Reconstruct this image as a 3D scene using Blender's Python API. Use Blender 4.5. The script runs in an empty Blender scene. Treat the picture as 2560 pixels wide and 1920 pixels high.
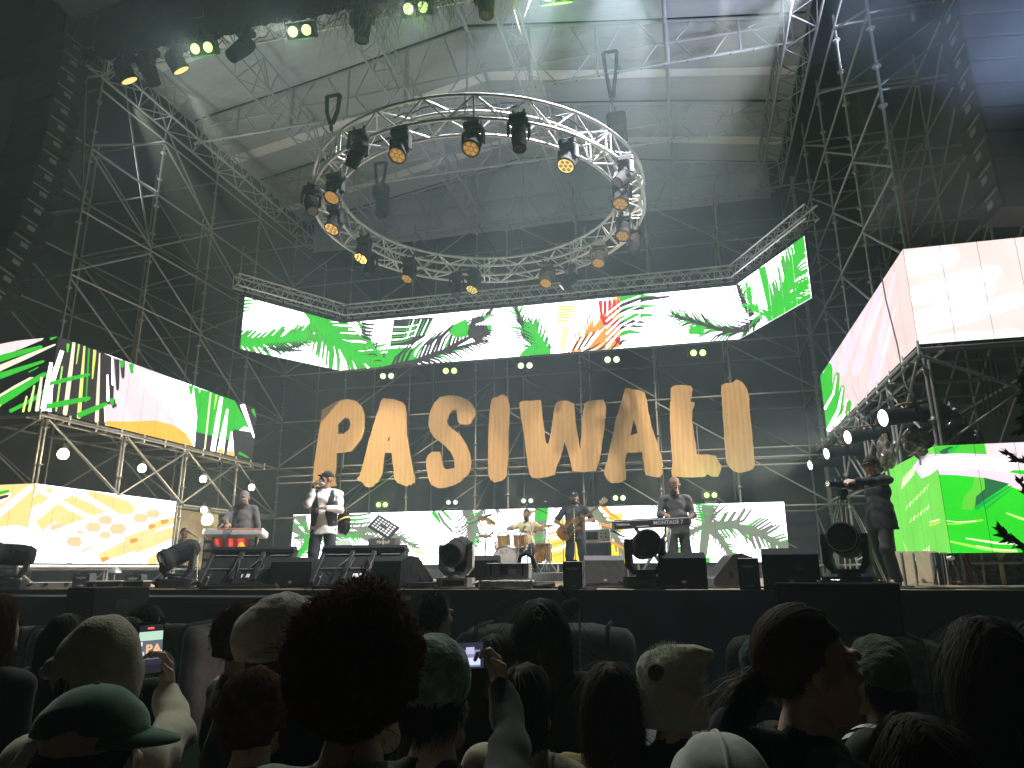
import bpy, bmesh, math, random
import numpy as np
from math import sin, cos, tan, pi, radians, sqrt, atan2
from mathutils import Vector, Matrix, Quaternion
from mathutils.geometry import tessellate_polygon

random.seed(7)
rng = np.random.default_rng(7)
SC = bpy.context.scene
COL = SC.collection

# ------------------------------------------------------------------ camera
FPX, PITCH, YAW, ROLL, EYE = 1765.0, radians(14.7), radians(13.95), radians(0.35), 1.75
FW = Vector((-sin(YAW) * cos(PITCH), cos(YAW) * cos(PITCH), sin(PITCH)))
RT0 = Vector((cos(YAW), sin(YAW), 0))
UP0 = RT0.cross(FW)
RT = RT0 * cos(ROLL) - UP0 * sin(ROLL)
UP = UP0 * cos(ROLL) + RT0 * sin(ROLL)
WF = Vector((-sin(YAW), cos(YAW), 0))
ORG = Vector((0, 0, EYE))
cam = bpy.data.cameras.new('camera')
cam.sensor_width = 36
cam.lens = FPX / 2560 * 36
cam.clip_start = 0.05
cam.clip_end = 400
camo = bpy.data.objects.new('camera', cam)
m = Matrix.Identity(4)
for i in range(3):
    m[i][0], m[i][1], m[i][2], m[i][3] = RT[i], UP[i], -FW[i], ORG[i]
camo.matrix_world = m
COL.objects.link(camo)
SC.camera = camo

# ------------------------------------------------------------------ night sky
world = bpy.data.worlds.new('World')
SC.world = world
world.use_nodes = True
nt = world.node_tree
nt.nodes.clear()
sky = nt.nodes.new('ShaderNodeTexSky')
sky.sky_type = 'NISHITA'
sky.sun_disc = False
sky.sun_elevation = radians(4)
sky.sun_rotation = radians(200)
bgn = nt.nodes.new('ShaderNodeBackground')
bgn.inputs['Strength'].default_value = 0.0016
wo = nt.nodes.new('ShaderNodeOutputWorld')
nt.links.new(sky.outputs[0], bgn.inputs[0])
nt.links.new(bgn.outputs[0], wo.inputs[0])

SC.view_settings.view_transform = 'Standard'
SC.view_settings.look = 'None'
SC.view_settings.exposure = 0.22
SC.view_settings.gamma = 1
SC.view_settings.use_curve_mapping = False
SC.cycles.max_bounces = 6
SC.cycles.diffuse_bounces = 2
SC.cycles.glossy_bounces = 2
SC.cycles.transmission_bounces = 3
SC.cycles.volume_bounces = 0
SC.cycles.use_denoising = True
SC.cycles.sample_clamp_indirect = 4
SC.cycles.use_light_tree = True

# ------------------------------------------------------------------ placing helpers (photo pixel -> point on a plane of the stage)
def ray(x, y):
    return FW * FPX + RT * (x - 1280) - UP * (y - 960)
def at_y(x, y, Y):
    d = ray(x, y); return ORG + d * (Y / d.y)
def at_x(x, y, X):
    d = ray(x, y); return ORG + d * (X / d.x)
def at_z(x, y, Z):
    d = ray(x, y); return ORG + d * ((Z - EYE) / d.z)
def at_f(x, y, f):
    d = ray(x, y); return ORG + d * (f / d.dot(WF))
def st(x, Y, z=1.5):
    k = (x - 1280) / 1824.0
    f = Y / (cos(YAW) + k * sin(YAW))
    p = WF * f + RT0 * (k * f)
    return Vector((p.x, p.y, z))
def fwd(p):
    return Vector(p).dot(WF)

# ------------------------------------------------------------------ materials
MATS = {}
def lin(c):
    return tuple(((v / 255) / 12.92 if v / 255 <= 0.04045 else ((v / 255 + 0.055) / 1.055) ** 2.4) for v in c)
def mat(name, col, rough=0.6, metal=0.0, var=0.25, scale=6.0, bump=0.0, bscale=60.0, spec=0.5, stretch=None, sheen=0.0, kind='noise', trans=0.0):
    if name in MATS: return MATS[name]
    m = bpy.data.materials.new(name); m.use_nodes = True
    n = m.node_tree.nodes; l = m.node_tree.links
    b = n['Principled BSDF']
    b.inputs['Roughness'].default_value = rough
    b.inputs['Metallic'].default_value = metal
    b.inputs['Specular IOR Level'].default_value = spec
    if sheen: b.inputs['Sheen Weight'].default_value = sheen; b.inputs['Sheen Roughness'].default_value = 0.4
    tc = n.new('ShaderNodeTexCoord')
    mp = n.new('ShaderNodeMapping')
    if stretch: mp.inputs['Scale'].default_value = stretch
    l.new(tc.outputs['Object'], mp.inputs['Vector'])
    tx = n.new('ShaderNodeTexNoise'); tx.inputs['Scale'].default_value = scale; tx.inputs['Detail'].default_value = 5; tx.inputs['Roughness'].default_value = 0.65
    l.new(mp.outputs[0], tx.inputs['Vector'])
    cr = n.new('ShaderNodeValToRGB')
    lo = [max(0, c * (1 - var)) for c in col]; hi = [min(1, c * (1 + var)) for c in col]
    cr.color_ramp.elements[0].color = (*lo, 1); cr.color_ramp.elements[0].position = 0.3
    cr.color_ramp.elements[1].color = (*hi, 1); cr.color_ramp.elements[1].position = 0.7
    l.new(tx.outputs['Fac'], cr.inputs[0]); l.new(cr.outputs[0], b.inputs['Base Color'])
    mr = n.new('ShaderNodeMapRange'); mr.inputs['To Min'].default_value = max(0.05, rough - 0.12); mr.inputs['To Max'].default_value = min(1, rough + 0.12)
    l.new(tx.outputs['Fac'], mr.inputs['Value']); l.new(mr.outputs[0], b.inputs['Roughness'])
    if bump:
        t2 = n.new('ShaderNodeTexNoise'); t2.inputs['Scale'].default_value = bscale; t2.inputs['Detail'].default_value = 3
        l.new(mp.outputs[0], t2.inputs['Vector'])
        bp = n.new('ShaderNodeBump'); bp.inputs['Strength'].default_value = bump; bp.inputs['Distance'].default_value = 0.02
        l.new(t2.outputs['Fac'], bp.inputs['Height']); l.new(bp.outputs[0], b.inputs['Normal'])
    MATS[name] = m
    return m
def emat(name, col, strength, sample=True):
    if name in MATS: return MATS[name]
    m = bpy.data.materials.new(name); m.use_nodes = True
    n = m.node_tree.nodes; n.clear()
    e = n.new('ShaderNodeEmission'); e.inputs[0].default_value = (*col, 1); e.inputs[1].default_value = strength
    o = n.new('ShaderNodeOutputMaterial'); m.node_tree.links.new(e.outputs[0], o.inputs[0])
    if not sample: m.cycles.emission_sampling = 'NONE'
    MATS[name] = m
    return m
def attr_emat(name, strength, sample):
    m = bpy.data.materials.new(name); m.use_nodes = True
    n = m.node_tree.nodes; n.clear(); l = m.node_tree.links
    a = n.new('ShaderNodeAttribute'); a.attribute_name = 'Col'
    # the dots of the LED modules
    tc = n.new('ShaderNodeTexCoord'); nz = n.new('ShaderNodeTexNoise'); nz.inputs['Scale'].default_value = 1.4; nz.inputs['Detail'].default_value = 2
    l.new(tc.outputs['Object'], nz.inputs['Vector'])
    mr = n.new('ShaderNodeMapRange'); mr.inputs['To Min'].default_value = 0.86; mr.inputs['To Max'].default_value = 1.12
    l.new(nz.outputs['Fac'], mr.inputs['Value'])
    mu = n.new('ShaderNodeMath'); mu.operation = 'MULTIPLY'; mu.inputs[1].default_value = strength
    l.new(mr.outputs[0], mu.inputs[0])
    e = n.new('ShaderNodeEmission'); l.new(a.outputs['Color'], e.inputs[0]); l.new(mu.outputs[0], e.inputs[1])
    o = n.new('ShaderNodeOutputMaterial'); l.new(e.outputs[0], o.inputs[0])
    if not sample: m.cycles.emission_sampling = 'NONE'
    MATS[name] = m
    return m

M_STEEL = mat('galvanised_steel', (0.27, 0.27, 0.265), 0.5, 0.4, 0.35, 9)
M_RUST = mat('rusty_steel', (0.32, 0.15, 0.07), 0.7, 0.2, 0.5, 9)
M_ALU = mat('aluminium_tube', (0.62, 0.61, 0.62), 0.42, 0.7, 0.2, 8)
M_TRUSS = mat('dull_roof_truss', (0.30, 0.30, 0.305), 0.55, 0.3, 0.25, 8)
M_BLACKMETAL = mat('black_metal', (0.02, 0.02, 0.022), 0.6, 0.2, 0.3, 12, spec=.25)
M_BLACK = mat('black_plastic', (0.014, 0.014, 0.016), 0.75, 0, 0.3, 20, 0.15, 220, spec=.15)
M_GREYPL = mat('grey_plastic', (0.18, 0.18, 0.185), 0.5, 0, 0.2, 15, 0.1, 200)
M_BOXPAINT = mat('textured_speaker_paint', (0.016, 0.016, 0.018), 0.8, 0, 0.3, 14, 0.3, 320, spec=.15)
M_GREYBOX = mat('grey_speaker_paint', (0.11, 0.11, 0.115), 0.6, 0, 0.25, 14, 0.3, 300)
M_GRILLE = mat('speaker_grille', (0.025, 0.026, 0.029), 0.6, 0.3, 0.4, 260)
M_SCRIM = mat('black_scrim_cloth', (0.034, 0.037, 0.04), 0.95, 0, 0.35, 0.8, 0.35, 3, 0.1)
M_SKIRT = mat('black_stage_skirt', (0.02, 0.021, 0.024), 0.9, 0, 0.3, 2, 0.3, 7, 0.2)
M_COVER = mat('dusty_black_cover', (0.095, 0.083, 0.088), 0.85, 0, 0.35, 5, 0.5, 14, 0.2)
M_TARP = mat('brown_plastic_sheet', (0.12, 0.1, 0.08), 0.28, 0, 0.4, 6, 0.6, 9)
M_ROOF = mat('grey_roof_canvas', (0.345, 0.36, 0.385), 0.8, 0, 0.1, 3, 0.2, 4, 0.2, (0.35, 3.5, 1))
M_BAND = mat('pale_roof_band', (0.70, 0.69, 0.69), 0.8, 0, 0.06, 3, 0.1, 5, 0.2)
M_DECK = mat('worn_plywood_deck', (0.27, 0.19, 0.125), 0.55, 0, 0.4, 2.2, 0.1, 20, 0.4, (1, 6, 1))
M_GROUND = mat('dark_asphalt', (0.05, 0.05, 0.05), 0.9, 0, 0.3, 30, 0.4, 120)
M_CASE = mat('flight_case_aluminium', (0.62, 0.62, 0.6), 0.35, 0.6, 0.2, 12)
M_MACHINE = mat('grey_machine_steel', (0.30, 0.30, 0.305), 0.45, 0.4, 0.2, 10)
M_WHITE = mat('white_paint', (0.75, 0.75, 0.74), 0.5, 0, 0.05)
M_CABLE = mat('black_cable', (0.012, 0.012, 0.012), 0.5)
M_CHROME = mat('chrome', (0.75, 0.75, 0.75), 0.18, 1.0, 0.1)
M_BRASS = mat('brass_cymbal', (0.72, 0.5, 0.2), 0.28, 1.0, 0.2, 30)
M_BEIGE = mat('beige_sheet', (0.55, 0.45, 0.30), 0.85, 0, 0.15, 4, 0.4, 6)
M_PLATE = mat('lens_glass_dark', (0.01, 0.01, 0.012), 0.08, 0, 0.1, spec=0.8)
M_BROWNCASE = mat('brown_amp_vinyl', (0.05, 0.035, 0.026), 0.6, 0, 0.3, 40, 0.3, 200)
M_GOLD = mat('gold_panel', (0.55, 0.38, 0.14), 0.4, 0.6, 0.2, 30)
M_LEAF = mat('dark_leaf', (0.022, 0.045, 0.018), 0.5, 0, 0.4, 20)
M_BARK = mat('dark_bark', (0.05, 0.04, 0.03), 0.8, 0, 0.4, 20)
M_HOOK = mat('gold_mirror_reflector', (0.8, 0.52, 0.18), 0.2, 1.0, 0.3, 40)

def plywood():
    m = bpy.data.materials.new('plywood_grain'); m.use_nodes = True
    n = m.node_tree.nodes; l = m.node_tree.links; b = n['Principled BSDF']; b.inputs['Roughness'].default_value = 0.7
    tc = n.new('ShaderNodeTexCoord'); mp = n.new('ShaderNodeMapping'); mp.inputs['Scale'].default_value = (1, 1, 0.12)
    l.new(tc.outputs['Object'], mp.inputs[0])
    w = n.new('ShaderNodeTexWave'); w.bands_direction = 'X'; w.inputs['Scale'].default_value = 2.3; w.inputs['Distortion'].default_value = 5.5; w.inputs['Detail'].default_value = 4; w.inputs['Detail Scale'].default_value = 1.6
    l.new(mp.outputs[0], w.inputs[0])
    nz = n.new('ShaderNodeTexNoise'); nz.inputs['Scale'].default_value = 14; nz.inputs['Detail'].default_value = 6; l.new(mp.outputs[0], nz.inputs[0])
    mx = n.new('ShaderNodeMix'); mx.data_type = 'FLOAT'; mx.inputs[0].default_value = 0.72; l.new(w.outputs['Fac'], mx.inputs[2]); l.new(nz.outputs['Fac'], mx.inputs[3])
    cr = n.new('ShaderNodeValToRGB'); cr.color_ramp.elements[0].color = (0.36, 0.205, 0.08, 1); cr.color_ramp.elements[1].color = (0.47, 0.295, 0.13, 1)
    cr.color_ramp.elements[0].position = 0.25; cr.color_ramp.elements[1].position = 0.75
    l.new(mx.outputs[0], cr.inputs[0]); l.new(cr.outputs[0], b.inputs['Base Color'])
    MATS['plywood_grain'] = m; return m
M_PLY = plywood()
M_PLYEDGE = mat('cut_plywood_edge', (0.55, 0.38, 0.19), 0.8, 0, 0.2, 30)

# ------------------------------------------------------------------ mesh helpers
class MB:
    def __init__(s): s.v = []; s.f = []; s.mi = []; s.mats = []; s.cur = 0; s.sm = []
        
    def m(s, mt):
        if mt not in s.mats: s.mats.append(mt)
        s.cur = s.mats.index(mt); return s
    def add(s, vs, fs, smooth=False):
        o = len(s.v); s.v += [tuple(v) for v in vs]
        for f in fs: s.f.append(tuple(i + o for i in f)); s.mi.append(s.cur); s.sm.append(smooth)
        return s
    def box(s, c, d, R=None, bev=0.0):
        c = Vector(c); x, y, z = d[0] / 2, d[1] / 2, d[2] / 2
        if bev <= 0:
            vs = [Vector((i * x, j * y, k * z)) for i in (-1, 1) for j in (-1, 1) for k in (-1, 1)]
            fs = [(0, 1, 3, 2), (4, 6, 7, 5), (0, 4, 5, 1), (2, 3, 7, 6), (0, 2, 6, 4), (1, 5, 7, 3)]
        else:
            b = min(bev, x * .9, y * .9, z * .9); vs = []; idx = {}
            for i in (-1, 1):
                for j in (-1, 1):
                    for k in (-1, 1):
                        for a in range(3):
                            p = [i * (x - b), j * (y - b), k * (z - b)]; p[a] = (i, j, k)[a] * (x, y, z)[a]
                            idx[i, j, k, a] = len(vs); vs.append(Vector(p))
            fs = []
            def q(*ks): fs.append(tuple(idx[k] for k in ks))
            for a in range(3):
                o1, o2 = (a + 1) % 3, (a + 2) % 3
                for sg in (-1, 1):
                    ks = []
                    for u, w in ((-1, -1), (1, -1), (1, 1), (-1, 1)):
                        t = [0, 0, 0]; t[a] = sg; t[o1] = u; t[o2] = w; ks.append((*t, a))
                    if sg < 0: ks.reverse()
                    q(*ks)
                for u in (-1, 1):
                    for w in (-1, 1):
                        t = [0, 0, 0]; t[o1] = u; t[o2] = w
                        t1 = list(t); t1[a] = -1; t2 = list(t); t2[a] = 1
                        ks = [(*t1, o1), (*t2, o1), (*t2, o2), (*t1, o2)]
                        if u * w < 0: ks.reverse()
                        q(*ks)
            for i in (-1, 1):
                for j in (-1, 1):
                    for k in (-1, 1):
                        ks = [(i, j, k, 0), (i, j, k, 1), (i, j, k, 2)]
                        if i * j * k < 0: ks.reverse()
                        q(*ks)
        if R is not None: vs = [R @ v for v in vs]
        return s.add([v + c for v in vs], fs)
    def cyl(s, a, b, r0, r1=None, n=10, caps=True, smooth=True):
        a = Vector(a); b = Vector(b); r1 = r0 if r1 is None else r1
        d = (b - a); d = d.normalized() if d.length > 1e-9 else Vector((0, 0, 1))
        u = d.orthogonal().normalized(); w = d.cross(u)
        vs = []
        for p, r in ((a, r0), (b, r1)):
            for i in range(n):
                t = 2 * pi * i / n; vs.append(p + (u * cos(t) + w * sin(t)) * r)
        s.add(vs, [(i, (i + 1) % n, n + (i + 1) % n, n + i) for i in range(n)], smooth)
        if caps:
            o = len(s.v) - 2 * n
            s.f.append(tuple(o + i for i in reversed(range(n)))); s.mi.append(s.cur); s.sm.append(False)
            s.f.append(tuple(o + n + i for i in range(n))); s.mi.append(s.cur); s.sm.append(False)
        return s
    def tube(s, pts, r, n=6, closed=False, smooth=True):
        pts = [Vector(p) for p in pts]; N = len(pts); vs = []; u = None
        for i, p in enumerate(pts):
            if closed: d = pts[(i + 1) % N] - pts[i - 1]
            else: d = pts[min(i + 1, N - 1)] - pts[max(i - 1, 0)]
            d = d.normalized() if d.length > 1e-9 else Vector((0, 0, 1))
            if u is None: u = d.orthogonal().normalized()
            u = (u - d * u.dot(d)); u = u.normalized() if u.length > 1e-6 else d.orthogonal().normalized()
            w = d.cross(u); rr = r[i] if isinstance(r, (list, tuple)) else r
            for k in range(n): t = 2 * pi * k / n; vs.append(p + (u * cos(t) + w * sin(t)) * rr)
        fs = []
        for i in range(N if closed else N - 1):
            j = (i + 1) % N
            for k in range(n): fs.append((i * n + k, i * n + (k + 1) % n, j * n + (k + 1) % n, j * n + k))
        if not closed: fs += [tuple(reversed(range(n))), tuple((N - 1) * n + k for k in range(n))]
        return s.add(vs, fs, smooth)
    def lathe(s, prof, R=None, c=(0, 0, 0), n=16, smooth=True):
        c = Vector(c); vs = []; N = len(prof)
        for r, z in prof:
            for i in range(n):
                t = 2 * pi * i / n; v = Vector((r * cos(t), r * sin(t), z)); vs.append((R @ v if R is not None else v) + c)
        fs = [(j * n + i, j * n + (i + 1) % n, (j + 1) * n + (i + 1) % n, (j + 1) * n + i) for j in range(N - 1) for i in range(n)]
        return s.add(vs, fs, smooth)
    def prism(s, poly, h, R=None, c=(0, 0, 0)):
        c = Vector(c); n = len(poly); vs = [Vector((x, y, 0)) for x, y in poly] + [Vector((x, y, h)) for x, y in poly]
        if R is not None: vs = [R @ v for v in vs]
        fs = [tuple(reversed(range(n))), tuple(range(n, 2 * n))] + [(i, (i + 1) % n, n + (i + 1) % n, n + i) for i in range(n)]
        return s.add([v + c for v in vs], fs)
    def mesh(s, name):
        me = bpy.data.meshes.new(name); me.from_pydata(s.v, [], s.f)
        for mt in s.mats: me.materials.append(mt)
        me.polygons.foreach_set('material_index', s.mi); me.polygons.foreach_set('use_smooth', s.sm)
        me.update(); return me
    def build(s, name, parent=None, world=False, **kw):
        if world and parent is not None:
            o = parent.location; s.v = [(v[0] - o.x, v[1] - o.y, v[2] - o.z) for v in s.v]
        return link(name, s.mesh(name), parent, **kw)
def link(name, me, parent=None, kind=None, loc=None, rot=None, label=None):
    o = bpy.data.objects.new(name, me); COL.objects.link(o)
    if parent is not None: o.parent = parent
    if kind: o['kind'] = kind
    if label: o['label'] = label
    if loc is not None: o.location = loc
    if rot is not None: o.rotation_euler = rot
    return o
def thing(name, label, cat, loc=(0, 0, 0), rz=0.0, group=None):
    o = bpy.data.objects.new(name, None); COL.objects.link(o); o.empty_display_size = 0.1
    o.location = loc; o.rotation_euler = (0, 0, rz); o['label'] = label; o['category'] = cat
    if group: o['group'] = group
    return o
def tag(o, label, cat, group=None):
    o['label'] = label; o['category'] = cat
    if group: o['group'] = group
    return o
_UT = {}
def rod(name, a, b, r, mt, parent, n=8):
    """one straight tube as an object of its own, mesh data shared"""
    key = (mt.name, n)
    if key not in _UT: _UT[key] = MB().m(mt).cyl((0, 0, -.5), (0, 0, .5), 1, n=n).mesh('tube')
    a = Vector(a); b = Vector(b); d = b - a
    o = bpy.data.objects.new(name, _UT[key]); COL.objects.link(o)
    q = d.to_track_quat('Z', 'Y') if d.length > 1e-9 else Quaternion()
    M = Matrix.Translation((a + b) / 2) @ q.to_matrix().to_4x4() @ Matrix.Diagonal((r, r, d.length, 1))
    if parent is not None:
        o.parent = parent; M = parent_matrix(parent).inverted() @ M
    o.matrix_basis = M
    return o
def parent_matrix(p):
    M = p.matrix_basis.copy()
    while p.parent is not None:
        p = p.parent; M = p.matrix_basis @ M
    return M
def copy_tree(o, parent=None):
    c = o.copy(); COL.objects.link(c)
    if parent is not None: c.parent = parent
    for ch in o.children: copy_tree(ch, c)
    return c
def spot(name, loc, target, watts, col, size=50, blend=0.5, rad=0.08, parent=None):
    l = bpy.data.lights.new(name, 'SPOT'); l.energy = watts; l.color = col; l.spot_size = radians(size); l.spot_blend = blend; l.shadow_soft_size = rad
    o = bpy.data.objects.new(name, l); COL.objects.link(o)
    d = Vector(target) - Vector(loc)
    M = Matrix.Translation(loc) @ d.to_track_quat('-Z', 'Y').to_matrix().to_4x4()
    if parent is not None: o.parent = parent; M = parent_matrix(parent).inverted() @ M
    o.matrix_basis = M
    return o
def point(name, loc, watts, col, rad=0.08, parent=None):
    l = bpy.data.lights.new(name, 'POINT'); l.energy = watts; l.color = col; l.shadow_soft_size = rad
    o = bpy.data.objects.new(name, l); COL.objects.link(o)
    if parent is not None: o.parent = parent; o.location = parent_matrix(parent).inverted() @ Vector(loc)
    else: o.location = loc
    return o
def text_mesh(txt, size, mt, extrude=0.002, align='CENTER', shear=0.0, bold=0.0):
    cu = bpy.data.curves.new('t', 'FONT'); cu.body = txt; cu.size = size; cu.extrude = extrude; cu.align_x = align; cu.align_y = 'CENTER'; cu.shear = shear; cu.offset = bold; cu.resolution_u = 3
    o = bpy.data.objects.new('t', cu); COL.objects.link(o)
    dg = bpy.context.evaluated_depsgraph_get()
    me = bpy.data.meshes.new_from_object(o.evaluated_get(dg)); me.materials.clear(); me.materials.append(mt)
    bpy.data.objects.remove(o); bpy.data.curves.remove(cu)
    return me
RX90 = Matrix.Rotation(pi / 2, 3, 'X')     # text lying in XY -> standing, facing -Y
def jit(a=1.0): return random.uniform(-a, a)
# ================================================================== SETTING
XL, XR, YB = -12.4, 3.5, 19.6          # inner faces of the side and back scaffolds
LEV = [0.3, 1.8, 3.3, 4.83, 6.3, 7.85, 9.35, 10.87, 12.4]
g = MB().m(M_GROUND)
g.add([(-60, -30, 0), (60, -30, 0), (60, 60, 0), (-60, 60, 0)], [(0, 1, 2, 3)])
g.build('ground', kind='structure')

# ---- stage deck: plywood panels on a black base, black skirt in front
FRONT = 9.05
stage = thing('stage', 'wide raised plywood stage with a black cloth skirt', 'stage', (-4.5, 14, 0))
MB().m(M_SKIRT).box((-4.5, 15.6, .73), (25, 12.9, 1.42)).build('base', stage, world=True)
k = 0
pm = []
for i in range(3):
    b = MB().m(M_DECK).box((0, 0, 0), (2.43, 1.21, .018), bev=.004); pm.append(b.mesh('deck_panel'))
for i in range(10):
    for j in range(9):
        x, y = -16.3 + i * 2.44 + 1.2, FRONT + .62 + j * 1.22
        link('deck_panel', pm[(i * 3 + j * 5) % 3], stage, loc=(x + 4.5, y - 14, 1.491 + ((i * 7 + j * 3) % 4) * .0012))
# skirt cloth with soft folds, a little slack along its top edge
sk = MB().m(M_SKIRT); vs = []; fs = []
nx, nz = 260, 8
for i in range(nx + 1):
    x = -17 + 25 * i / nx
    for j in range(nz + 1):
        t = j / nz; y = FRONT - .03 - .035 * (1 - t) * (1 + sin(x * 5 + 2 * sin(x * 1.7))) - .02 * abs(sin(x * 2.3)) * (1 - t)
        vs.append((x, y, t * (1.495 - .02 * max(0, sin(x * 1.1 + 1)))))
for i in range(nx):
    for j in range(nz): a = i * (nz + 1) + j; fs.append((a, a + nz + 1, a + nz + 2, a + 1))
sk.add(vs, fs, True).build('skirt', stage, world=True)
# left thrust strip in front of the screens, lower and nearer
th = MB().m(M_SKIRT).box((-7.4, 8.6, 1.40), (7.6, .75, .05)).m(M_SKIRT).box((-7.4, 8.25, .68), (7.6, .02, 1.36))
th.build('front_step', stage, world=True)

# ---- black scrim cloths behind the scaffolds
def scrim(label, a, b, z0, z1, name='scrim_cloth', seg=60):
    a = Vector(a); b = Vector(b); mid = (a + b) / 2
    mb = MB().m(M_SCRIM); d = (b - a); nrm = Vector((-d.y, d.x, 0)).normalized(); vs = []; fs = []; nz = 14
    for i in range(seg + 1):
        t = i / seg
        for j in range(nz + 1):
            u = j / nz; L = t * d.length
            off = .05 * sin(L * 2.1 + 1.5 * sin(L * .6)) + .03 * sin(L * 5.3 + u * 3) + .05 * sin(u * 9 + L)
            p = a + d * t + nrm * off; vs.append((p.x, p.y, z0 + (z1 - z0) * u))
    for i in range(seg):
        for j in range(nz): q = i * (nz + 1) + j; fs.append((q, q + nz + 1, q + nz + 2, q + 1))
    o = mb.add(vs, fs, True).build(name); tag(o, label, 'scrim', 'black scrims round the stage'); return o
scrim('black scrim hung behind the scaffold at the back of the stage', (-15, 22.05, 0), (6.2, 22.05, 0), .02, 18)
scrim('black scrim hung along the scaffold left of the stage', (-15.3, 3, 0), (-15.0, 22.0, 0), .02, 18)
scrim('black scrim hung along the scaffold right of the stage', (6.2, 22.0, 0), (6.6, 8.6, 0), .02, 18)
scrim('black scrim closing the right wing behind the hanging speakers', (6.6, 12.6, 0), (16, 12.6, 0), .02, 18)
scrim('black scrim closing the left wing behind the hanging speakers', (-26, 12.6, 0), (-15.3, 12.6, 0), .02, 18)

# ---- scaffolds: standards, ledgers, braces and couplers
_ring = None
def coupler_mesh():
    global _ring
    if _ring is None:
        _ring = MB().m(M_STEEL).cyl((0, 0, -.006), (0, 0, .006), .075, n=8).cyl((0, 0, -.05), (0, 0, .05), .033, n=8).mesh('coupler')
    return _ring
def scaffold(name, label, pts_rows, levels, braces, loc, z1=12.6, rusty=(), ledger_skip=()):
    """pts_rows: two rows of plan points (inner plane, outer plane)."""
    t = thing(name, label, 'scaffold', loc)
    ncoup = 0
    for r, row in enumerate(pts_rows):
        for i, (x, y) in enumerate(row):
            rod('standard', (x, y, 0.02), (x, y, z1 + (.35 if (i + r) % 3 == 0 else 0.05)), .0265, M_STEEL, t)
            if (r, i) in rusty: rod('standard', (x + (-.09 if x < 0 else .09), y + .03, 3.5), (x + (-.09 if x < 0 else .09), y + .03, 8.0), .026, M_RUST, t)
            for q, z in enumerate(np.arange(.8, z1, .75)):
                if r == 0 and ncoup < 280:
                    link('coupler', coupler_mesh(), t, loc=(x - loc[0], y - loc[1], z)); ncoup += 1
        for i in range(len(row) - 1):
            a, b = row[i], row[i + 1]
            for k, z in enumerate(levels):
                if (r, i, k) in ledger_skip: continue
                rod('ledger', (*a, z), (*b, z), .0243, M_STEEL, t)
                if k + 1 < len(levels):
                    z2 = levels[k + 1]
                    up = braces(r, i, k)
                    if up > 0: rod('brace', (a[0], a[1], z + .08), (b[0], b[1], z2 - .08), .0225, M_STEEL, t)
                    elif up < 0: rod('brace', (a[0], a[1], z2 - .08), (b[0], b[1], z + .08), .0225, M_STEEL, t)
    for i in range(len(pts_rows[0])):
        a, b = pts_rows[0][i], pts_rows[1][i]
        for k, z in enumerate(levels):
            rod('transom', (*a, z), (*b, z), .0243, M_STEEL, t)
            if k + 1 < len(levels) and (i + k) % 2 == 0: rod('cross_brace', (*a, z + .08), (*b, levels[k + 1] - .08), .0225, M_STEEL, t)
    return t
YS = [11.2, 13.28, 15.36, 17.48, 19.6]
left_sc = scaffold('scaffold', 'tall steel scaffold wall along the left side of the stage',
    [[(XL, y) for y in YS], [(XL - 2.07, y) for y in YS]], LEV,
    lambda r, i, k: (-1 if (k + r) % 2 == 0 else 1) if (i + r) % 2 == 0 else (1 if k % 3 == 0 else -1), (XL - 1, 13, 0), rusty=((0, 1),))
right_sc = scaffold('scaffold', 'tall steel scaffold wall along the right side of the stage',
    [[(XR, y) for y in YS], [(XR + 2.07, y) for y in YS]], LEV,
    lambda r, i, k: (1 if r == 0 else -1), (XR + 1, 14, 0), rusty=((0, 0),))
XSB = [-12.4, -10.26, -8.1, -5.98, -2.83, -.73, 1.3]
XSB = XSB[:4] + [-5.0] + XSB[4:] + [3.45]
back_sc = scaffold('scaffold', 'steel scaffold wall behind the wooden letters at the back',
    [[(x, YB) for x in XSB], [(x, YB + 2.07) for x in XSB]], LEV[1:],
    lambda r, i, k: (0 if i == 3 else (1 if i < 3 else -1)) if (k + i) % 2 == (r % 2) else 0, (-4.5, YB + 1, 0))
for z in (4.36, 4.57):                                    # rails the letters hang on
    rod('letter_rail', (-12.4, YB - .07, z), (3.5, YB - .07, z), .0243, M_STEEL, back_sc)
# tubes rising past the upper left corner above the scaffold
tw = thing('scaffold_bracing', 'long stay tubes crossing the dark upper left corner of the picture', 'scaffold', (-13, 11, 13))
for a, b in (((-13.4, 11.2, 16.4), (-12.4, 11.2, 9.4)), ((-14.5, 11.2, 12.4), (-12.4, 11.2, 15.6)), ((-12.9, 11.2, 16.2), (-12.4, 13.2, 9.5)), ((-14.5, 11.2, 15.2), (-12.4, 11.2, 12.5)), ((-14.5, 11.2, 9.4), (-14.5, 11.2, 16.5)), ((-12.4, 11.2, 12.4), (-12.4, 11.2, 16.5)), ((-14.5, 11.2, 14.0), (-12.4, 11.2, 14.0)), ((-14.5, 11.2, 15.5), (-12.4, 11.2, 15.5)), ((-13.0, 11.0, 16.0), (-12.4, 15.3, 10.9))):
    rod('stay_tube', a, b, .0243, M_STEEL, tw)

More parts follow.
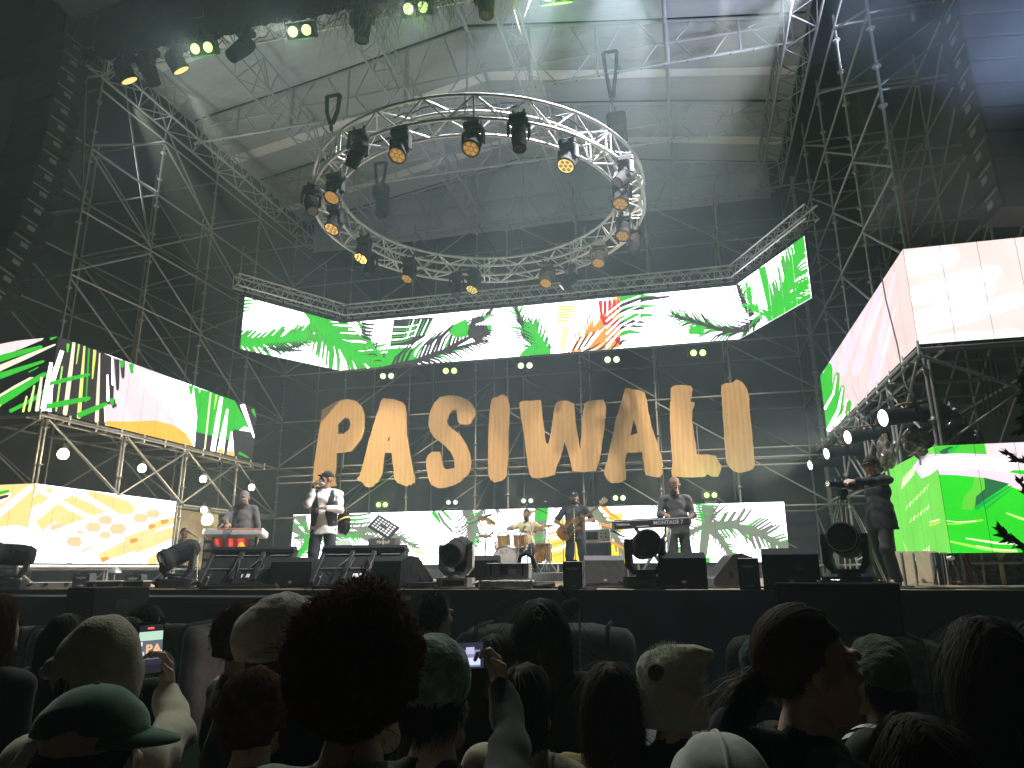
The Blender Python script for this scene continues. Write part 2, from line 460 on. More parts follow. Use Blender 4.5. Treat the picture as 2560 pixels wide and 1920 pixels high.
# ---- roof: gabled canvas on lattice trusses
RX, EZ, AZ = -4.62, 13.55, 14.88           # ridge x, eave and ridge heights
HALF = 7.6
def roofz(x): return AZ - (AZ - EZ) * abs(x - RX) / HALF
TY = [11.1, 14.2, 17.3, 20.25]
roof = thing('stage_roof', 'gabled grey canvas roof stretched over the stage', 'roof', (RX, 15, 13))
def canvas(y0, y1, sgn, dz, mt, name, n=28, m_=10, sag=.06):
    vs = []; fs = []
    for i in range(n + 1):
        x = RX + sgn * (HALF + .25) * i / n
        for j in range(m_ + 1):
            t = j / m_; y = y0 + (y1 - y0) * t
            z = roofz(x) + .05 + dz - sag * sin(pi * t) + .012 * sin(x * 3.1 + 4 * t) * sin(pi * t) + .02 * sin(y * 7 + x * .7)
            vs.append((x, y, z))
    for i in range(n):
        for j in range(m_): a = i * (m_ + 1) + j; fs.append((a, a + m_ + 1, a + m_ + 2, a + 1))
    return MB().m(mt).add(vs, fs, True).build(name, roof, world=True)
ys = [10.2] + TY[1:]
for a, b in zip([9.6] + TY[1:-1], TY[1:]):
    for s in (-1, 1):
        canvas(a + .04, b - .04, s, .03, M_ROOF, 'canvas_panel')
        mid = (a + b) / 2 + .25
        canvas(mid - .17, mid + .17, s, -.055, M_BAND, 'pale_strip', m_=3, sag=0)
def lattice(name, label, y, group):
    t = thing(name, label, 'truss', (RX, y, 12.95), 0, group)
    zl = 12.9 if y < 19 else 12.62
    for s in (-1, 1):
        rod('top_chord', (RX, y, AZ), (RX + s * HALF, y, EZ), .045, M_TRUSS, t)
        rod('mid_chord', (RX, y, 13.55), (RX + s * HALF * .97, y, 13.38), .028, M_TRUSS, t)
    rod('bottom_chord', (RX - HALF - .1, y, zl), (RX + HALF + .1, y, zl), .036, M_TRUSS, t)
    for kx in (-4.8, -1.6, 1.6, 4.8):
        a = rod('post', (RX + kx, y, zl), (RX + kx, y, roofz(RX + kx)), .06, M_TRUSS, t)
    for kx in (-7.5, -6.4, -3.2, 0, 3.2, 6.4, 7.5):
        rod('vertical', (RX + kx, y, zl), (RX + kx, y, roofz(RX + kx)), .028, M_TRUSS, t)
    for i in range(9):
        kx = -6.4 + 1.6 * i
        for s in (-1, 1):
            xm = RX + kx + s * .2; xf = RX + kx + s * .62; zm = 13.47
            if abs(xf - RX) < HALF:
                rod('web', (xf, y, zl), (xm, y, zm), .02, M_TRUSS, t, 6); rod('web', (xm, y, zm), (xf, y, roofz(xf)), .02, M_TRUSS, t, 6)
    for i in range(30):
        rod('clip', (RX - 7.3 + i * .5 + jit(.05), y, zl - .05), (RX - 7.3 + i * .5 + jit(.02), y, zl + .05), .02, M_BLACKMETAL, t, 6)
    return t
for y, w in zip(TY[1:], ('nearest the audience', 'above the middle of the stage', 'at the rear edge of the roof')):
    lattice('roof_truss', 'lattice roof truss across the stage, ' + w, y, 'lattice trusses across the roof')

def box_truss(name, label, a, b, w, h, nb, r=.025, rw=.012, cat='truss', mt=None, group=None, tri=False, up=Vector((0, 0, 1)), brname='lacing'):
    """straight ladder/box truss from a to b: chords and lacing bars, each bar its own part"""
    mt = mt or M_ALU
    a = Vector(a); b = Vector(b); d = (b - a).normalized(); s = d.cross(up).normalized()
    t = thing(name, label, cat, (a + b) / 2, 0, group)
    cs = [(-s * w / 2 + up * h / 2), (s * w / 2 + up * h / 2), (s * w / 2 - up * h / 2), (-s * w / 2 - up * h / 2)]
    if tri: cs = [up * h / 2, s * w / 2 - up * h / 2, -s * w / 2 - up * h / 2]
    for c in cs: rod('chord', a + c, b + c, r, mt, t)
    L = (b - a).length
    for f in range(len(cs)):
        c0, c1 = cs[f], cs[(f + 1) % len(cs)]
        for i in range(nb):
            p0 = a + d * L * i / nb; p1 = a + d * L * (i + 1) / nb
            if (i + f) % 2: rod(brname, p0 + c0, p1 + c1, rw, mt, t, 6)
            else: rod(brname, p0 + c1, p1 + c0, rw, mt, t, 6)
    for i in range(0, nb + 1, max(1, nb // 4)):
        for f in range(len(cs)):
            rod('frame_bar', a + d * L * i / nb + cs[f], a + d * L * i / nb + cs[(f + 1) % len(cs)], rw, mt, t, 6)
    return t
box_truss('side_truss', 'long box truss under the left eave of the roof', (XL + .3, 10.3, 13.1), (XL + .3, 20.2, 13.1), .55, .85, 20, .03, .016, mt=M_TRUSS)
box_truss('side_truss', 'long box truss under the right eave of the roof', (2.95, 10.0, 13.1), (2.95, 20.2, 13.1), .6, .85, 20, .03, .016, mt=M_TRUSS)
for kx, w in ((-4.8, 'left of the ring'), (-1.6, 'just left of the ridge'), (1.6, 'just right of the ridge')):
    box_truss('ridge_truss', 'triangular truss running to the back under the roof ' + w, (RX + kx, 10.4, 13.45), (RX + kx, 20.2, 13.45), .5, 1.0, 16, .028, .014, tri=True, mt=M_TRUSS, group='trusses running to the back')
for kx, w in ((0, 'along the ridge'), (4.8, 'on the right slope')):
    o = MB().m(M_TRUSS).cyl((RX + kx, 10.2, roofz(RX + kx) - .1), (RX + kx, 20.2, roofz(RX + kx) - .1), .05, n=10).build('roof_tube')
    tag(o, 'single round tube running to the back of the roof ' + w, 'tube')
# grey cloth closing the rear gable behind the last truss
gb = []; gf = []
for i in range(61):
    x = RX - HALF + 2 * HALF * i / 60
    for j in range(7):
        z = 12.5 + (roofz(x) + .05 - 12.5) * j / 6; gb.append((x, 20.42 + .04 * sin(x * 2.2 + j) + .02 * sin(x * 7), z))
for i in range(60):
    for j in range(6): a = i * 7 + j; gf.append((a, a + 7, a + 8, a + 1))
MB().m(M_ROOF).add(gb, gf, True).build('gable_cloth', roof, world=True)
# front truss and its ragged black valance
box_truss('front_truss', 'box truss across the front edge of the roof carrying the lamps', (-13.2, 10.75, 12.85), (3.4, 10.75, 12.85), .5, .5, 30, .025, .012)
vs = []; fs = []; n = 300
for i in range(n + 1):
    x = -15 + 21 * i / n; zb = 12.32 + .03 * sin(x * 3) + .05 * rng.random() - .02 * sin(x * 17)
    for j in range(9):
        t = j / 8; z = zb + (17.5 - zb) * t
        vs.append((x, 10.38 + .07 * sin(x * 1.9 + t * 2) * (.3 + t) - .15 * t, z))
for i in range(n):
    for j in range(8): a = i * 9 + j; fs.append((a, a + 9, a + 10, a + 1))
M_VAL = mat('dark_green_valance', (0.045, 0.04, 0.03), 0.95, 0, 0.6, 1.2, 0.5, 6, 0.1)
val = thing('valance', 'dark ragged cloth hung along the front edge of the roof', 'valance', (RX, 10.4, 13))
MB().m(M_VAL).add(vs, fs, True).build('cloth', val, world=True)
fr = MB().m(mat('dry_straw', (0.22, 0.17, 0.09), 0.9, 0, 0.4, 30))
for i in range(900):
    c = random.random()
    x = random.gauss(-4.6, .9) if i > 420 else random.uniform(-13, 3.3)
    L = random.uniform(.1, .3) if i < 420 else random.uniform(.3, 1.35); p = Vector((x, 10.36 + jit(.08), 12.42)); d = Vector((jit(.7), jit(.5), -1)).normalized()
    q1 = p + d * L * .5; q2 = q1 + (d + Vector((jit(.5), jit(.4), -.1))).normalized() * L * .5; w = Vector((.004, .002, 0))
    fr.add([p - w, p + w, q1 + w, q1 - w, q2], [(0, 1, 2, 3), (3, 2, 4)])
fr.build('straw_fringe', val, world=True, kind='stuff')
cb = MB().m(M_CABLE)
for i in range(26):
    x = -11 + i * .55; pts = [(x + .6 * t, 10.5 + jit(.05), 12.4 - .28 * sin(pi * t) * random.uniform(.4, 1.2)) for t in np.linspace(0, 1, 7)]
    cb.tube(pts, .009, 4)
tag(cb.build('lamp_cable'), 'black cables looping between the lamps on the front truss', 'cable')
# ================================================================== LED SCREENS
M_LED = attr_emat('led_light', 1.3, True)
M_LEDPIC = attr_emat('led_picture', 1.3, False)
def C(r, g, b, k=1.0): c = lin((r, g, b)); return (c[0] * k, c[1] * k, c[2] * k)
WH = (3.0, 2.9, 3.1); GR = C(52, 186, 48, 1.0); GR2 = C(90, 205, 60); DK = C(58, 52, 54); DKG = C(32, 60, 40); BR = C(95, 88, 74)
OR = C(240, 150, 60); YE = C(250, 235, 90); RD = C(215, 30, 40); PKW = C(255, 236, 240, .8); GYG = C(118, 128, 108); GY = C(112, 110, 100); CR = C(255, 250, 215, .85)
class Pic:
    """flat picture in photo-pixel coordinates: convex pieces with a colour, back to front"""
    def __init__(s): s.p = []
    def poly(s, pts, c):
        s.p.append(([tuple(q) for q in pts], c)); return s
    def cpoly(s, pts, c):                      # concave outline -> triangles
        tr = tessellate_polygon([[Vector((x, y, 0)) for x, y in pts]])
        for t in tr: s.p.append(([pts[i] for i in t], c))
        return s
    def seg(s, x0, y0, x1, y1, w0, w1, c, bend=0.0):
        dx, dy = x1 - x0, y1 - y0; L = sqrt(dx * dx + dy * dy) or 1; nx, ny = -dy / L, dx / L
        mx, my = (x0 + x1) / 2 + nx * bend, (y0 + y1) / 2 + ny * bend; wm = max(w0, w1) * .5 + .25 * (w0 + w1)
        wm = (w0 + w1) / 2 * 1.15
        A = [(x0 - nx * w0 / 2, y0 - ny * w0 / 2), (x0 + nx * w0 / 2, y0 + ny * w0 / 2)]
        B = [(mx - nx * wm / 2, my - ny * wm / 2), (mx + nx * wm / 2, my + ny * wm / 2)]
        D = [(x1 - nx * w1 / 2, y1 - ny * w1 / 2), (x1 + nx * w1 / 2, y1 + ny * w1 / 2)]
        ux, uy = dx / L, dy / L
        s.p.append(([A[0], A[1], B[1], B[0]], c)); s.p.append(([B[0], B[1], D[1], D[0]], c))
        s.p.append(([D[0], D[1], (x1 + nx * w1 * .2 + ux * w1 * .6, y1 + ny * w1 * .2 + uy * w1 * .6), (x1 - nx * w1 * .2 + ux * w1 * .6, y1 - ny * w1 * .2 + uy * w1 * .6)], c))
        return s
    def frond(s, pts, L, n, c, ang=42, w=7, sides=(1, -1), c2=None, p2=0.3, outline=None, gap=None, bend=.12, rw=9, prof=None, rnd=None, t0=.04):
        R = rnd or random.Random(int(pts[0][0] * 7 + pts[0][1]))
        P = [Vector((x, y)) for x, y in pts]
        seglen = [(P[i + 1] - P[i]).length for i in range(len(P) - 1)]; T = sum(seglen)
        def at(t):
            q = t * T
            for i, sl in enumerate(seglen):
                if q <= sl or i == len(seglen) - 1: return P[i].lerp(P[i + 1], min(1, q / sl)), (P[i + 1] - P[i]).normalized()
                q -= sl
        leaves = []; w = min(w, .66 * T * (1 - t0) / (n - 1))
        for i in range(n):
            t = t0 + (1 - t0) * i / (n - 1); p, d = at(t)
            ll = L * (prof(t) if prof else (.45 + .55 * sin(pi * min(1, .15 + t * .9))))
            for sd in sides:
                a = radians(ang * (1 - .45 * t)) * sd + R.uniform(-.06, .06)
                dd = Vector((d.x * cos(a) - d.y * sin(a), d.x * sin(a) + d.y * cos(a)))
                l2 = ll * R.uniform(.78, 1.1); e = p + dd * l2
                leaves.append((p, e, w * R.uniform(.8, 1.15), sd, R.random()))
        if outline:
            for p, e, ww, sd, r in leaves: s.seg(p.x, p.y, e.x, e.y, ww * .8 + 2, ww * .55 + 2, outline, -bend * sd * (e - p).length)
        for p, e, ww, sd, r in leaves:
            s.seg(p.x, p.y, e.x, e.y, ww * .9, ww * .5, c2 if (c2 and r < p2) else c, -bend * sd * (e - p).length)
        for i in range(len(P) - 1):
            s.seg(P[i].x, P[i].y, P[i + 1].x, P[i + 1].y, rw * (1 - .8 * i / len(P)), rw * (1 - .8 * (i + 1) / len(P)), c)
        return s
def clip(poly, lo, hi, ax):
    for sgn, lim in ((1, lo), (-1, hi)):
        out = []
        for i in range(len(poly)):
            a, b = poly[i - 1], poly[i]
            fa, fb = sgn * (a[ax] - lim), sgn * (b[ax] - lim)
            if (fa >= 0) != (fb >= 0):
                t = fa / (fa - fb); out.append((a[0] + (b[0] - a[0]) * t, a[1] + (b[1] - a[1]) * t))
            if fb >= 0: out.append(b)
        poly = out
        if len(poly) < 3: return []
    return poly
def led_face(parent, p0, udir, W, z0, z1, pic, bg, ncol, depth=.09, back=True):
    """a face of LED cabinets; p0 bottom start corner, udir along the face; pic clipped cabinet by cabinet"""
    p0 = Vector((p0[0], p0[1], z0)); u = Vector((udir[0], udir[1], 0)).normalized(); H = z1 - z0
    nrm = u.cross(Vector((0, 0, 1))).normalized()          # must look at the audience
    if nrm.dot(ORG - (p0 + u * W / 2)) < 0: nrm = -nrm
    det = None; uv = []
    for pts, c in pic.p if pic else []:
        q = []; ok = True
        for (x, y) in pts:
            d = ray(x, y); dn = d.dot(nrm); t = (p0 - ORG).dot(nrm) / dn if abs(dn) > 1e-6 else -1
            if t <= 0: ok = False; break
            h = ORG + d * t - p0; q.append((h.dot(u), h.z))
        if ok: uv.append((q, c))
    po = parent.location
    for k in range(ncol):
        u0, u1 = W * k / ncol + .0025, W * (k + 1) / ncol - .0025
        b = MB(); cols = []
        def quad(vs, c, mt):
            b.m(mt).add(vs, [tuple(range(len(vs)))]); cols.append((len(vs), c))
        def P(a, z, off): v = p0 + u * a + Vector((0, 0, z)) + nrm * off - po; return v
        # cabinet body
        B = [P(u0, .0, -depth), P(u1, .0, -depth), P(u1, H, -depth), P(u0, H, -depth), P(u0, 0, 0), P(u1, 0, 0), P(u1, H, 0), P(u0, H, 0)]
        b.m(M_BLACK).add(B, [(3, 2, 1, 0), (0, 1, 5, 4), (1, 2, 6, 5), (2, 3, 7, 6), (3, 0, 4, 7)]); cols += [(4, (0, 0, 0))] * 5
        e = .004
        quad([P(u0 + e, e, .001), P(u1 - e, e, .001), P(u1 - e, H - e, .001), P(u0 + e, H - e, .001)], bg(((u0 + u1) / 2) / W) if callable(bg) else bg, M_LED)
        for i, (q, c) in enumerate(uv):
            if max(a for a, _ in q) < u0 or min(a for a, _ in q) > u1: continue
            q = clip(clip(q, u0, u1, 0), .001, H - .001, 1)
            if len(q) >= 3: quad([P(a, z, .0015 + i * .000008) for a, z in q], c, M_LEDPIC)
        me = b.mesh('led_panel')
        at = me.attributes.new('Col', 'FLOAT_COLOR', 'CORNER'); arr = []
        for nn, c in cols: arr += [c[0], c[1], c[2], 1.0] * nn
        at.data.foreach_set('color', arr)
        link('led_panel', me, parent)

# ---- upper three-sided screen
up = Pic()
up.frond([(560, 850), (640, 856), (700, 850), (790, 826)], 58, 22, GR, 38, 13, outline=BR, sides=(-1,), bend=.1, rw=20)
up.frond([(560, 850), (640, 856), (700, 850), (800, 838)], 55, 24, GR, 42, 8, outline=BR, sides=(1,), bend=.1, rw=20)
for i in range(13): up.seg(655 + i * 7, 882 - i * 1, 672 + i * 8, 858 - i * .3, 3.4, 2.2, DKG)
for i in range(9): up.seg(668 + i * 6, 868 + i * .5, 715 + i * 6, 888 - i * 1.5, 2.4, 1.6, DKG)
for i in range(4): up.seg(598, 755 + i * 9, 640 - i * 6, 750 + i * 9, 7, 3, GR, -2)
up.frond([(770, 775), (800, 812), (845, 862), (905, 900), (985, 925)], 92, 30, GR, 46, 8.5, outline=BR, sides=(1, -1), rw=26, bend=.06, prof=lambda t: .55 + .5 * sin(pi * min(1, t + .1)))
up.frond([(980, 925), (945, 885), (915, 845), (898, 805)], 34, 16, GR, 40, 5, c2=DK, p2=.45, sides=(1, -1), rw=10)
for i in range(5): up.seg(905, 808 + i * 8, 935 - i * 2, 812 + i * 9, 7, 4, DK, 2)
up.cpoly([(985, 799), (1085, 793), (1062, 842), (1030, 862), (975, 866)], DK)
for i in range(6): up.seg(985 - i * 2, 818 + i * 8, 1045 - i * 3, 812 + i * 7, 3.5, 2, GR if i % 2 else WH, 3)
for i in range(7): up.seg(1008 + i * 9, 848 - i * 2, 1026 + i * 9, 800, 3, 2, WH if i % 2 else GR)
up.cpoly([(972, 872), (1030, 868), (1045, 916), (950, 921)], GR)
up.frond([(955, 925), (1035, 905), (1110, 878), (1178, 842), (1222, 800)], 86, 26, DK, 44, 8, c2=GR, p2=.3, sides=(-1,), rw=15, bend=-.1)
up.frond([(955, 925), (1035, 905), (1110, 880), (1205, 852)], 48, 26, DK, 60, 7.5, c2=GR, p2=.3, sides=(1,), rw=13, bend=.1)
up.cpoly([(1135, 812), (1165, 797), (1178, 830), (1170, 840), (1140, 845), (1122, 830)], GR)
up.cpoly([(1180, 795), (1235, 786), (1225, 838), (1192, 848), (1168, 835)], DK)
up.cpoly([(1208, 790), (1236, 786), (1226, 838)], GR)
for i in range(6): up.seg(1190 + i * 7, 812, 1226 + i * 8, 792 - i, 3, 2, WH, 4)
for i in range(6): up.seg(1172 + i * 3, 838 + i * 3, 1242 - i * 5, 828 + i * 6, 6, 3, DK, -8)
up.frond([(1375, 905), (1335, 868), (1310, 825), (1290, 770)], 52, 24, DK, 48, 7, c2=GR, p2=.4, sides=(1, -1), rw=13)
up.frond([(1378, 912), (1352, 860), (1330, 820)], 62, 16, GR, 30, 9, outline=DKG, sides=(-1, 1), rw=26)
up.cpoly([(1305, 880), (1335, 858), (1375, 912), (1290, 905)], GR)
for i in range(6): up.seg(1395, 768 + i * 7, 1445 - i * 4, 765 + i * 7, 6, 4, YE, 0)
up.cpoly([(1405, 815), (1425, 815), (1412, 880), (1402, 880)], C(255, 245, 170))
up.frond([(1425, 892), (1470, 840), (1520, 800), (1552, 742)], 84, 22, OR, 36, 13, c2=C(235, 135, 50), sides=(-1,), rw=24, bend=.14)
up.cpoly([(1470, 870), (1552, 770), (1552, 868), (1440, 888)], OR)
for i in range(5): up.seg(1500 + i * 12, 752, 1504 + i * 10, 790 - i * 2, 8, 6, RD)
up.cpoly([(1500, 790), (1552, 800), (1552, 818), (1508, 812)], RD); up.cpoly([(1522, 836), (1552, 845), (1548, 862)], RD)
for i in range(7): up.seg(1425 + i * 7, 880 - i * 2, 1442 + i * 9, 845 - i * 3, 4, 2.5, DK if i % 2 else WH)
for i in range(6): up.seg(1460 + i * 16, 878, 1500 + i * 12, 858 - i * 3, 5, 2, DK if i % 2 == 0 else CR, 3)
for i, (y0, x1, y1, c, w) in enumerate(((752, 1640, 744, GR, 20), (765, 1672, 742, DK, 14), (778, 1638, 765, GR, 12), (784, 1610, 772, DK, 12), (800, 1630, 788, GR, 16), (812, 1610, 806, DK, 12), (822, 1610, 818, DK, 9), (836, 1598, 832, GR, 13), (862, 1568, 852, DK, 8))):
    up.seg(1550, y0, x1, y1, w, w * .35, c, -5)
for i in range(6): up.seg(1515, 868 - i * 16, 1600, 800 - i * 12, 4.5, 2.5, WH, -8)
up.frond([(1905, 792), (1862, 826), (1815, 828), (1758, 812), (1690, 790)], 62, 26, DK, 40, 7, c2=GR, p2=.35, sides=(1, -1), rw=13, bend=.1)
up.cpoly([(1725, 815), (1765, 818), (1757, 838), (1720, 835)], GR)
up.frond([(1882, 790), (1862, 758), (1846, 715)], 30, 14, DK, 42, 5, c2=GR, p2=.2, sides=(1, -1), rw=16)
up.frond([(1940, 782), (1905, 785), (1880, 765), (1868, 715)], 40, 16, GR, 48, 5, sides=(1, -1), rw=9)
up.cpoly([(1897, 672), (1914, 664), (1940, 776), (1922, 776)], GR)
up.frond([(1928, 790), (1950, 752), (1980, 690), (2012, 590)], 88, 28, GR, 34, 11, outline=GYG, sides=(1, -1), rw=24, bend=.08)
up.frond([(1920, 800), (1975, 770), (2040, 735)], 52, 20, GR, 40, 10, sides=(-1, 1), rw=24)
up.frond([(1945, 775), (1990, 735), (2035, 690)], 60, 12, GR, 26, 14, sides=(1, -1), rw=22)
scr = thing('led_screen', 'three-sided LED screen with palm fronds hanging above the wooden letters', 'screen', (-4.2, 18.6, 8.3))
ZU0, ZU1 = 7.57, 9.08
led_face(scr, (-9.97, 18.6), (1, 0), 11.53, ZU0, ZU1, up, WH, 23)
lw = Vector((-9.97, 18.6)); lv = Vector((-11.56, 15.95)); led_face(scr, lv, (lw - lv), (lw - lv).length, ZU0, ZU1, up, WH, 6)
rw0 = Vector((1.57, 18.6)); rv = Vector((2.95, 15.95)); led_face(scr, rw0, (rv - rw0), (rv - rw0).length, ZU0, ZU1, up, WH, 6)
for a, b, nb, w in (((-9.97, 18.75, 9.5), (1.57, 18.75, 9.5), 46, 'straight middle'), ((-11.75, 15.75, 9.5), (-10.0, 18.7, 9.5), 14, 'left wing'), ((1.6, 18.7, 9.5), (3.1, 15.6, 9.5), 14, 'right wing')):
    box_truss('screen_truss', 'box truss carrying the upper LED screen, ' + w, a, b, .32, .34, nb, .025, .011, group='trusses above the upper screen')
    bm = MB().m(M_BLACKMETAL); A = Vector(a); B = Vector(b)
    nb2 = int((B - A).length / .5)
    hb = thing('hanging_bar', 'row of black hanging brackets between the upper screen and its truss, ' + w, 'bracket', (A + B) / 2)
    rod('bar', A + Vector((0, -.05, -.3)), B + Vector((0, -.05, -.3)), .03, M_BLACKMETAL, hb)
    for i in range(nb2):
        p = A.lerp(B, (i + .5) / nb2); rod('bracket', p + Vector((0, 0, -.42)), p + Vector((0, 0, -.15)), .022, M_BLACKMETAL, hb, 6)

# ---- low screen behind the band
lo = Pic()
lo.cpoly([(733, 1290), (765, 1287), (772, 1330), (760, 1345), (730, 1330)], GYG)
lo.seg(737, 1300, 775, 1345, 5, 5, WH); lo.seg(735, 1310, 770, 1318, 6, 4, GR)
lo.frond([(735, 1345), (800, 1340), (862, 1335), (905, 1340)], 62, 26, GYG, 62, 6, c2=GR, p2=.25, sides=(1, -1), rw=8)
for i in range(6): lo.seg(865, 1290 + i * 10, 925, 1284 + i * 11, 7, 4, GR if i % 2 else GYG, 2)
lo.frond([(725, 1410), (760, 1370), (775, 1340)], 45, 12, GR, 45, 6, c2=GYG, p2=.4, sides=(1, -1), rw=16)
lo.frond([(880, 1320), (935, 1325), (1000, 1345), (1035, 1365)], 50, 16, GYG, 34, 5.5, c2=GR, p2=.2, sides=(1, -1), rw=8)
lo.frond([(900, 1340), (985, 1360), (1010, 1390)], 56, 14, GYG, 36, 5, sides=(1, -1), rw=10)
lo.cpoly([(840, 1355), (870, 1350), (900, 1400), (840, 1408)], C(200, 200, 185))
lo.seg(1035, 1378, 1062, 1384, 5, 4, YE); lo.seg(1020, 1392, 1060, 1406, 7, 5, C(250, 225, 110))
lo.seg(1082, 1278, 1100, 1305, 12, 6, GR); lo.seg(1095, 1280, 1130, 1328, 7, 6, GYG, 4); lo.seg(1105, 1276, 1128, 1300, 7, 5, GR)
lo.frond([(1165, 1272), (1180, 1300), (1172, 1350)], 60, 12, GY, 70, 6, sides=(1, -1), rw=26)
lo.frond([(1215, 1262), (1190, 1300), (1185, 1350)], 44, 10, GYG, 40, 6, c2=GR, p2=.3, sides=(1, -1), rw=8)
lo.seg(1238, 1270, 1246, 1285, 5, 4, GY); lo.seg(1244, 1270, 1250, 1282, 5, 3, GY)
lo.cpoly([(1338, 1266), (1372, 1264), (1368, 1300), (1336, 1302)], GR); lo.cpoly([(1336, 1302), (1368, 1300), (1362, 1408), (1325, 1410)], GYG)
lo.seg(1330, 1325, 1366, 1318, 6, 5, GR); lo.seg(1330, 1352, 1366, 1340, 7, 5, GR)
lo.cpoly([(1366, 1345), (1420, 1325), (1480, 1340), (1545, 1408), (1362, 1408)], C(255, 222, 70)); lo.cpoly([(1398, 1300), (1430, 1290), (1440, 1380), (1400, 1390)], C(255, 235, 120))
for i in range(5): lo.seg(1370 + i * 3, 1335 + i * 14, 1432 - i * 2, 1315 + i * 14, 7, 4, (C(250, 190, 90), WH)[i % 2], 3)
lo.cpoly([(1520, 1285), (1556, 1282), (1558, 1330), (1530, 1330)], C(255, 225, 90)); lo.cpoly([(1530, 1350), (1565, 1370), (1565, 1408), (1520, 1408)], C(255, 228, 60))
lo.frond([(1470, 1262), (1505, 1300), (1540, 1345), (1570, 1400)], 60, 14, GYG, 26, 8, c2=C(240, 160, 60), p2=.35, sides=(1, -1), rw=26)
lo.seg(1505, 1262, 1545, 1296, 12, 6, C(240, 160, 60), 4); lo.seg(1495, 1308, 1545, 1320, 7, 5, OR); lo.seg(1520, 1350, 1560, 1372, 7, 5, OR)
for i in range(6): lo.seg(1628 + i * 10, 1262, 1646 + i * 9, 1276 + i % 3 * 3, 4, 3, GY)
lo.cpoly([(1755, 1262), (1785, 1262), (1780, 1300), (1765, 1405), (1745, 1405), (1752, 1330)], GYG)
for i in range(7): lo.seg(1738, 1262 + i * 6, 1790, 1266 + i * 7, 5, 5, GR if i % 3 == 0 else GYG)
for a, b, c in ((1800, 1258, GY), (1818, 1262, GY), (1785, 1275, GYG), (1745, 1262, GR), (1760, 1258, GYG)): lo.seg(1768, 1312, a, b, 9, 3, c, -4)
lo.frond([(1768, 1315), (1830, 1312), (1900, 1335), (1975, 1375)], 66, 26, GYG, 40, 7.5, c2=GR, p2=.16, outline=GY, sides=(-1, 1), rw=22, bend=.16)
lo.frond([(1772, 1320), (1800, 1345), (1822, 1380), (1842, 1410)], 40, 14, GYG, 36, 7, c2=GR, p2=.3, sides=(-1, 1), rw=20)
lo.frond([(1768, 1312), (1730, 1330), (1705, 1370)], 40, 10, GYG, 36, 6, c2=GR, p2=.3, sides=(1, -1), rw=10)
lo.cpoly([(1750, 1400), (1775, 1392), (1775, 1408), (1745, 1408)], GR); lo.cpoly([(1815, 1398), (1840, 1392), (1848, 1408), (1805, 1408)], GR)
lo.cpoly([(1660, 1380), (1700, 1372), (1700, 1408), (1655, 1408)], C(120, 200, 120))
low = thing('led_screen', 'long low LED screen with palms standing behind the band', 'screen', (-4.8, 18.9, 2.6))
YL = 18.9
xa, xb = at_y(730, 1340, YL).x, at_y(1968, 1330, YL).x
zt = .5 * (at_y(733, 1287, YL).z + at_y(1960, 1254, YL).z); zb = at_y(1300, 1410, YL).z
led_face(low, (xa, YL), (1, 0), xb - xa, zb, zt, lo, WH, 24)
bm = MB().m(M_GREYPL)
stnd = thing('screen_riser', 'low dark riser under the long LED screen', 'riser', (-4.8, 19.0, 1.5))
MB().m(M_BLACKMETAL).box(((xa + xb) / 2, 19.05, (zb + 1.5) / 2 - .01), (xb - xa, .1, zb - 1.5 - .03)).build('beam', stnd, world=True)
for i in range(13): rod('foot', (xa + (xb - xa) * (i + .5) / 13, 18.95, 1.5), (xa + (xb - xa) * (i + .5) / 13, 18.95, zb - .02), .03, M_STEEL, stnd)

# ---- upper left wing screen
lu = Pic()
S_ = 3.352
def c5(x, y): return (x / S_, 820 + y / S_)
def cseg(pic, x0, y0, x1, y1, w0, w1, c, bend=0): a = c5(x0, y0); b = c5(x1, y1); pic.seg(a[0], a[1], b[0], b[1], w0 / S_, w1 / S_, c, bend)
def cpol(pic, pts, c): pic.cpoly([c5(*p) for p in pts], c)
cpol(lu, [(470, 40), (960, 250), (1000, 400), (960, 640), (870, 640), (880, 820), (400, 720)], DK)
cpol(lu, [(960, 250), (1250, 340), (1640, 480), (1640, 1000), (1250, 900), (890, 800), (880, 640), (950, 640)], PKW)
cpol(lu, [(1110, 330), (1640, 480), (1640, 990), (1600, 960), (1400, 690), (1230, 520)], WH)
cpol(lu, [(885, 780), (1050, 785), (1300, 775), (1450, 815), (1560, 880), (1630, 1000), (1200, 900), (880, 810)], C(245, 185, 75))
for x0, y0, x1, y1, w0, w1, c in ((620, 120, 545, 715, 26, 40, CR), (520, 190, 360, 690, 34, 40, WH), (662, 130, 640, 300, 18, 8, C(190, 225, 120)), (708, 150, 660, 745, 16, 34, C(225, 240, 130)), (745, 170, 720, 620, 14, 10, GR), (795, 180, 775, 420, 26, 14, C(220, 235, 110)), (835, 210, 810, 780, 10, 34, CR), (900, 390, 905, 600, 10, 26, WH), (940, 240, 945, 470, 12, 20, WH), (570, 130, 565, 200, 26, 12, GR2), (522, 320, 470, 690, 14, 16, C(170, 230, 110)), (440, 300, 415, 700, 20, 30, WH)):
    cseg(lu, x0, y0, x1, y1, w0, w1, c)
for x0, y0, x1, y1, w in ((400, 470, 740, 390, 34), (380, 660, 740, 590, 44), (650, 735, 880, 640, 44)): cseg(lu, x0, y0, x1, y1, w, w * .8, GR)
for x, y, l, c in ((980, 260, 250, DK), (1025, 270, 140, DK), (1020, 270, 50, GR), (1100, 300, 70, GR), (945, 600, 60, DK), (935, 590, 50, GR), (960, 640, 10, DK)): cseg(lu, x, y, x + 5, y + l, 40, 24, c)
cpol(lu, [(1590, 480), (1640, 490), (1640, 1000), (1625, 1000)], WH)
cseg(lu, 1600, 480, 1600, 550, 40, 20, GR)
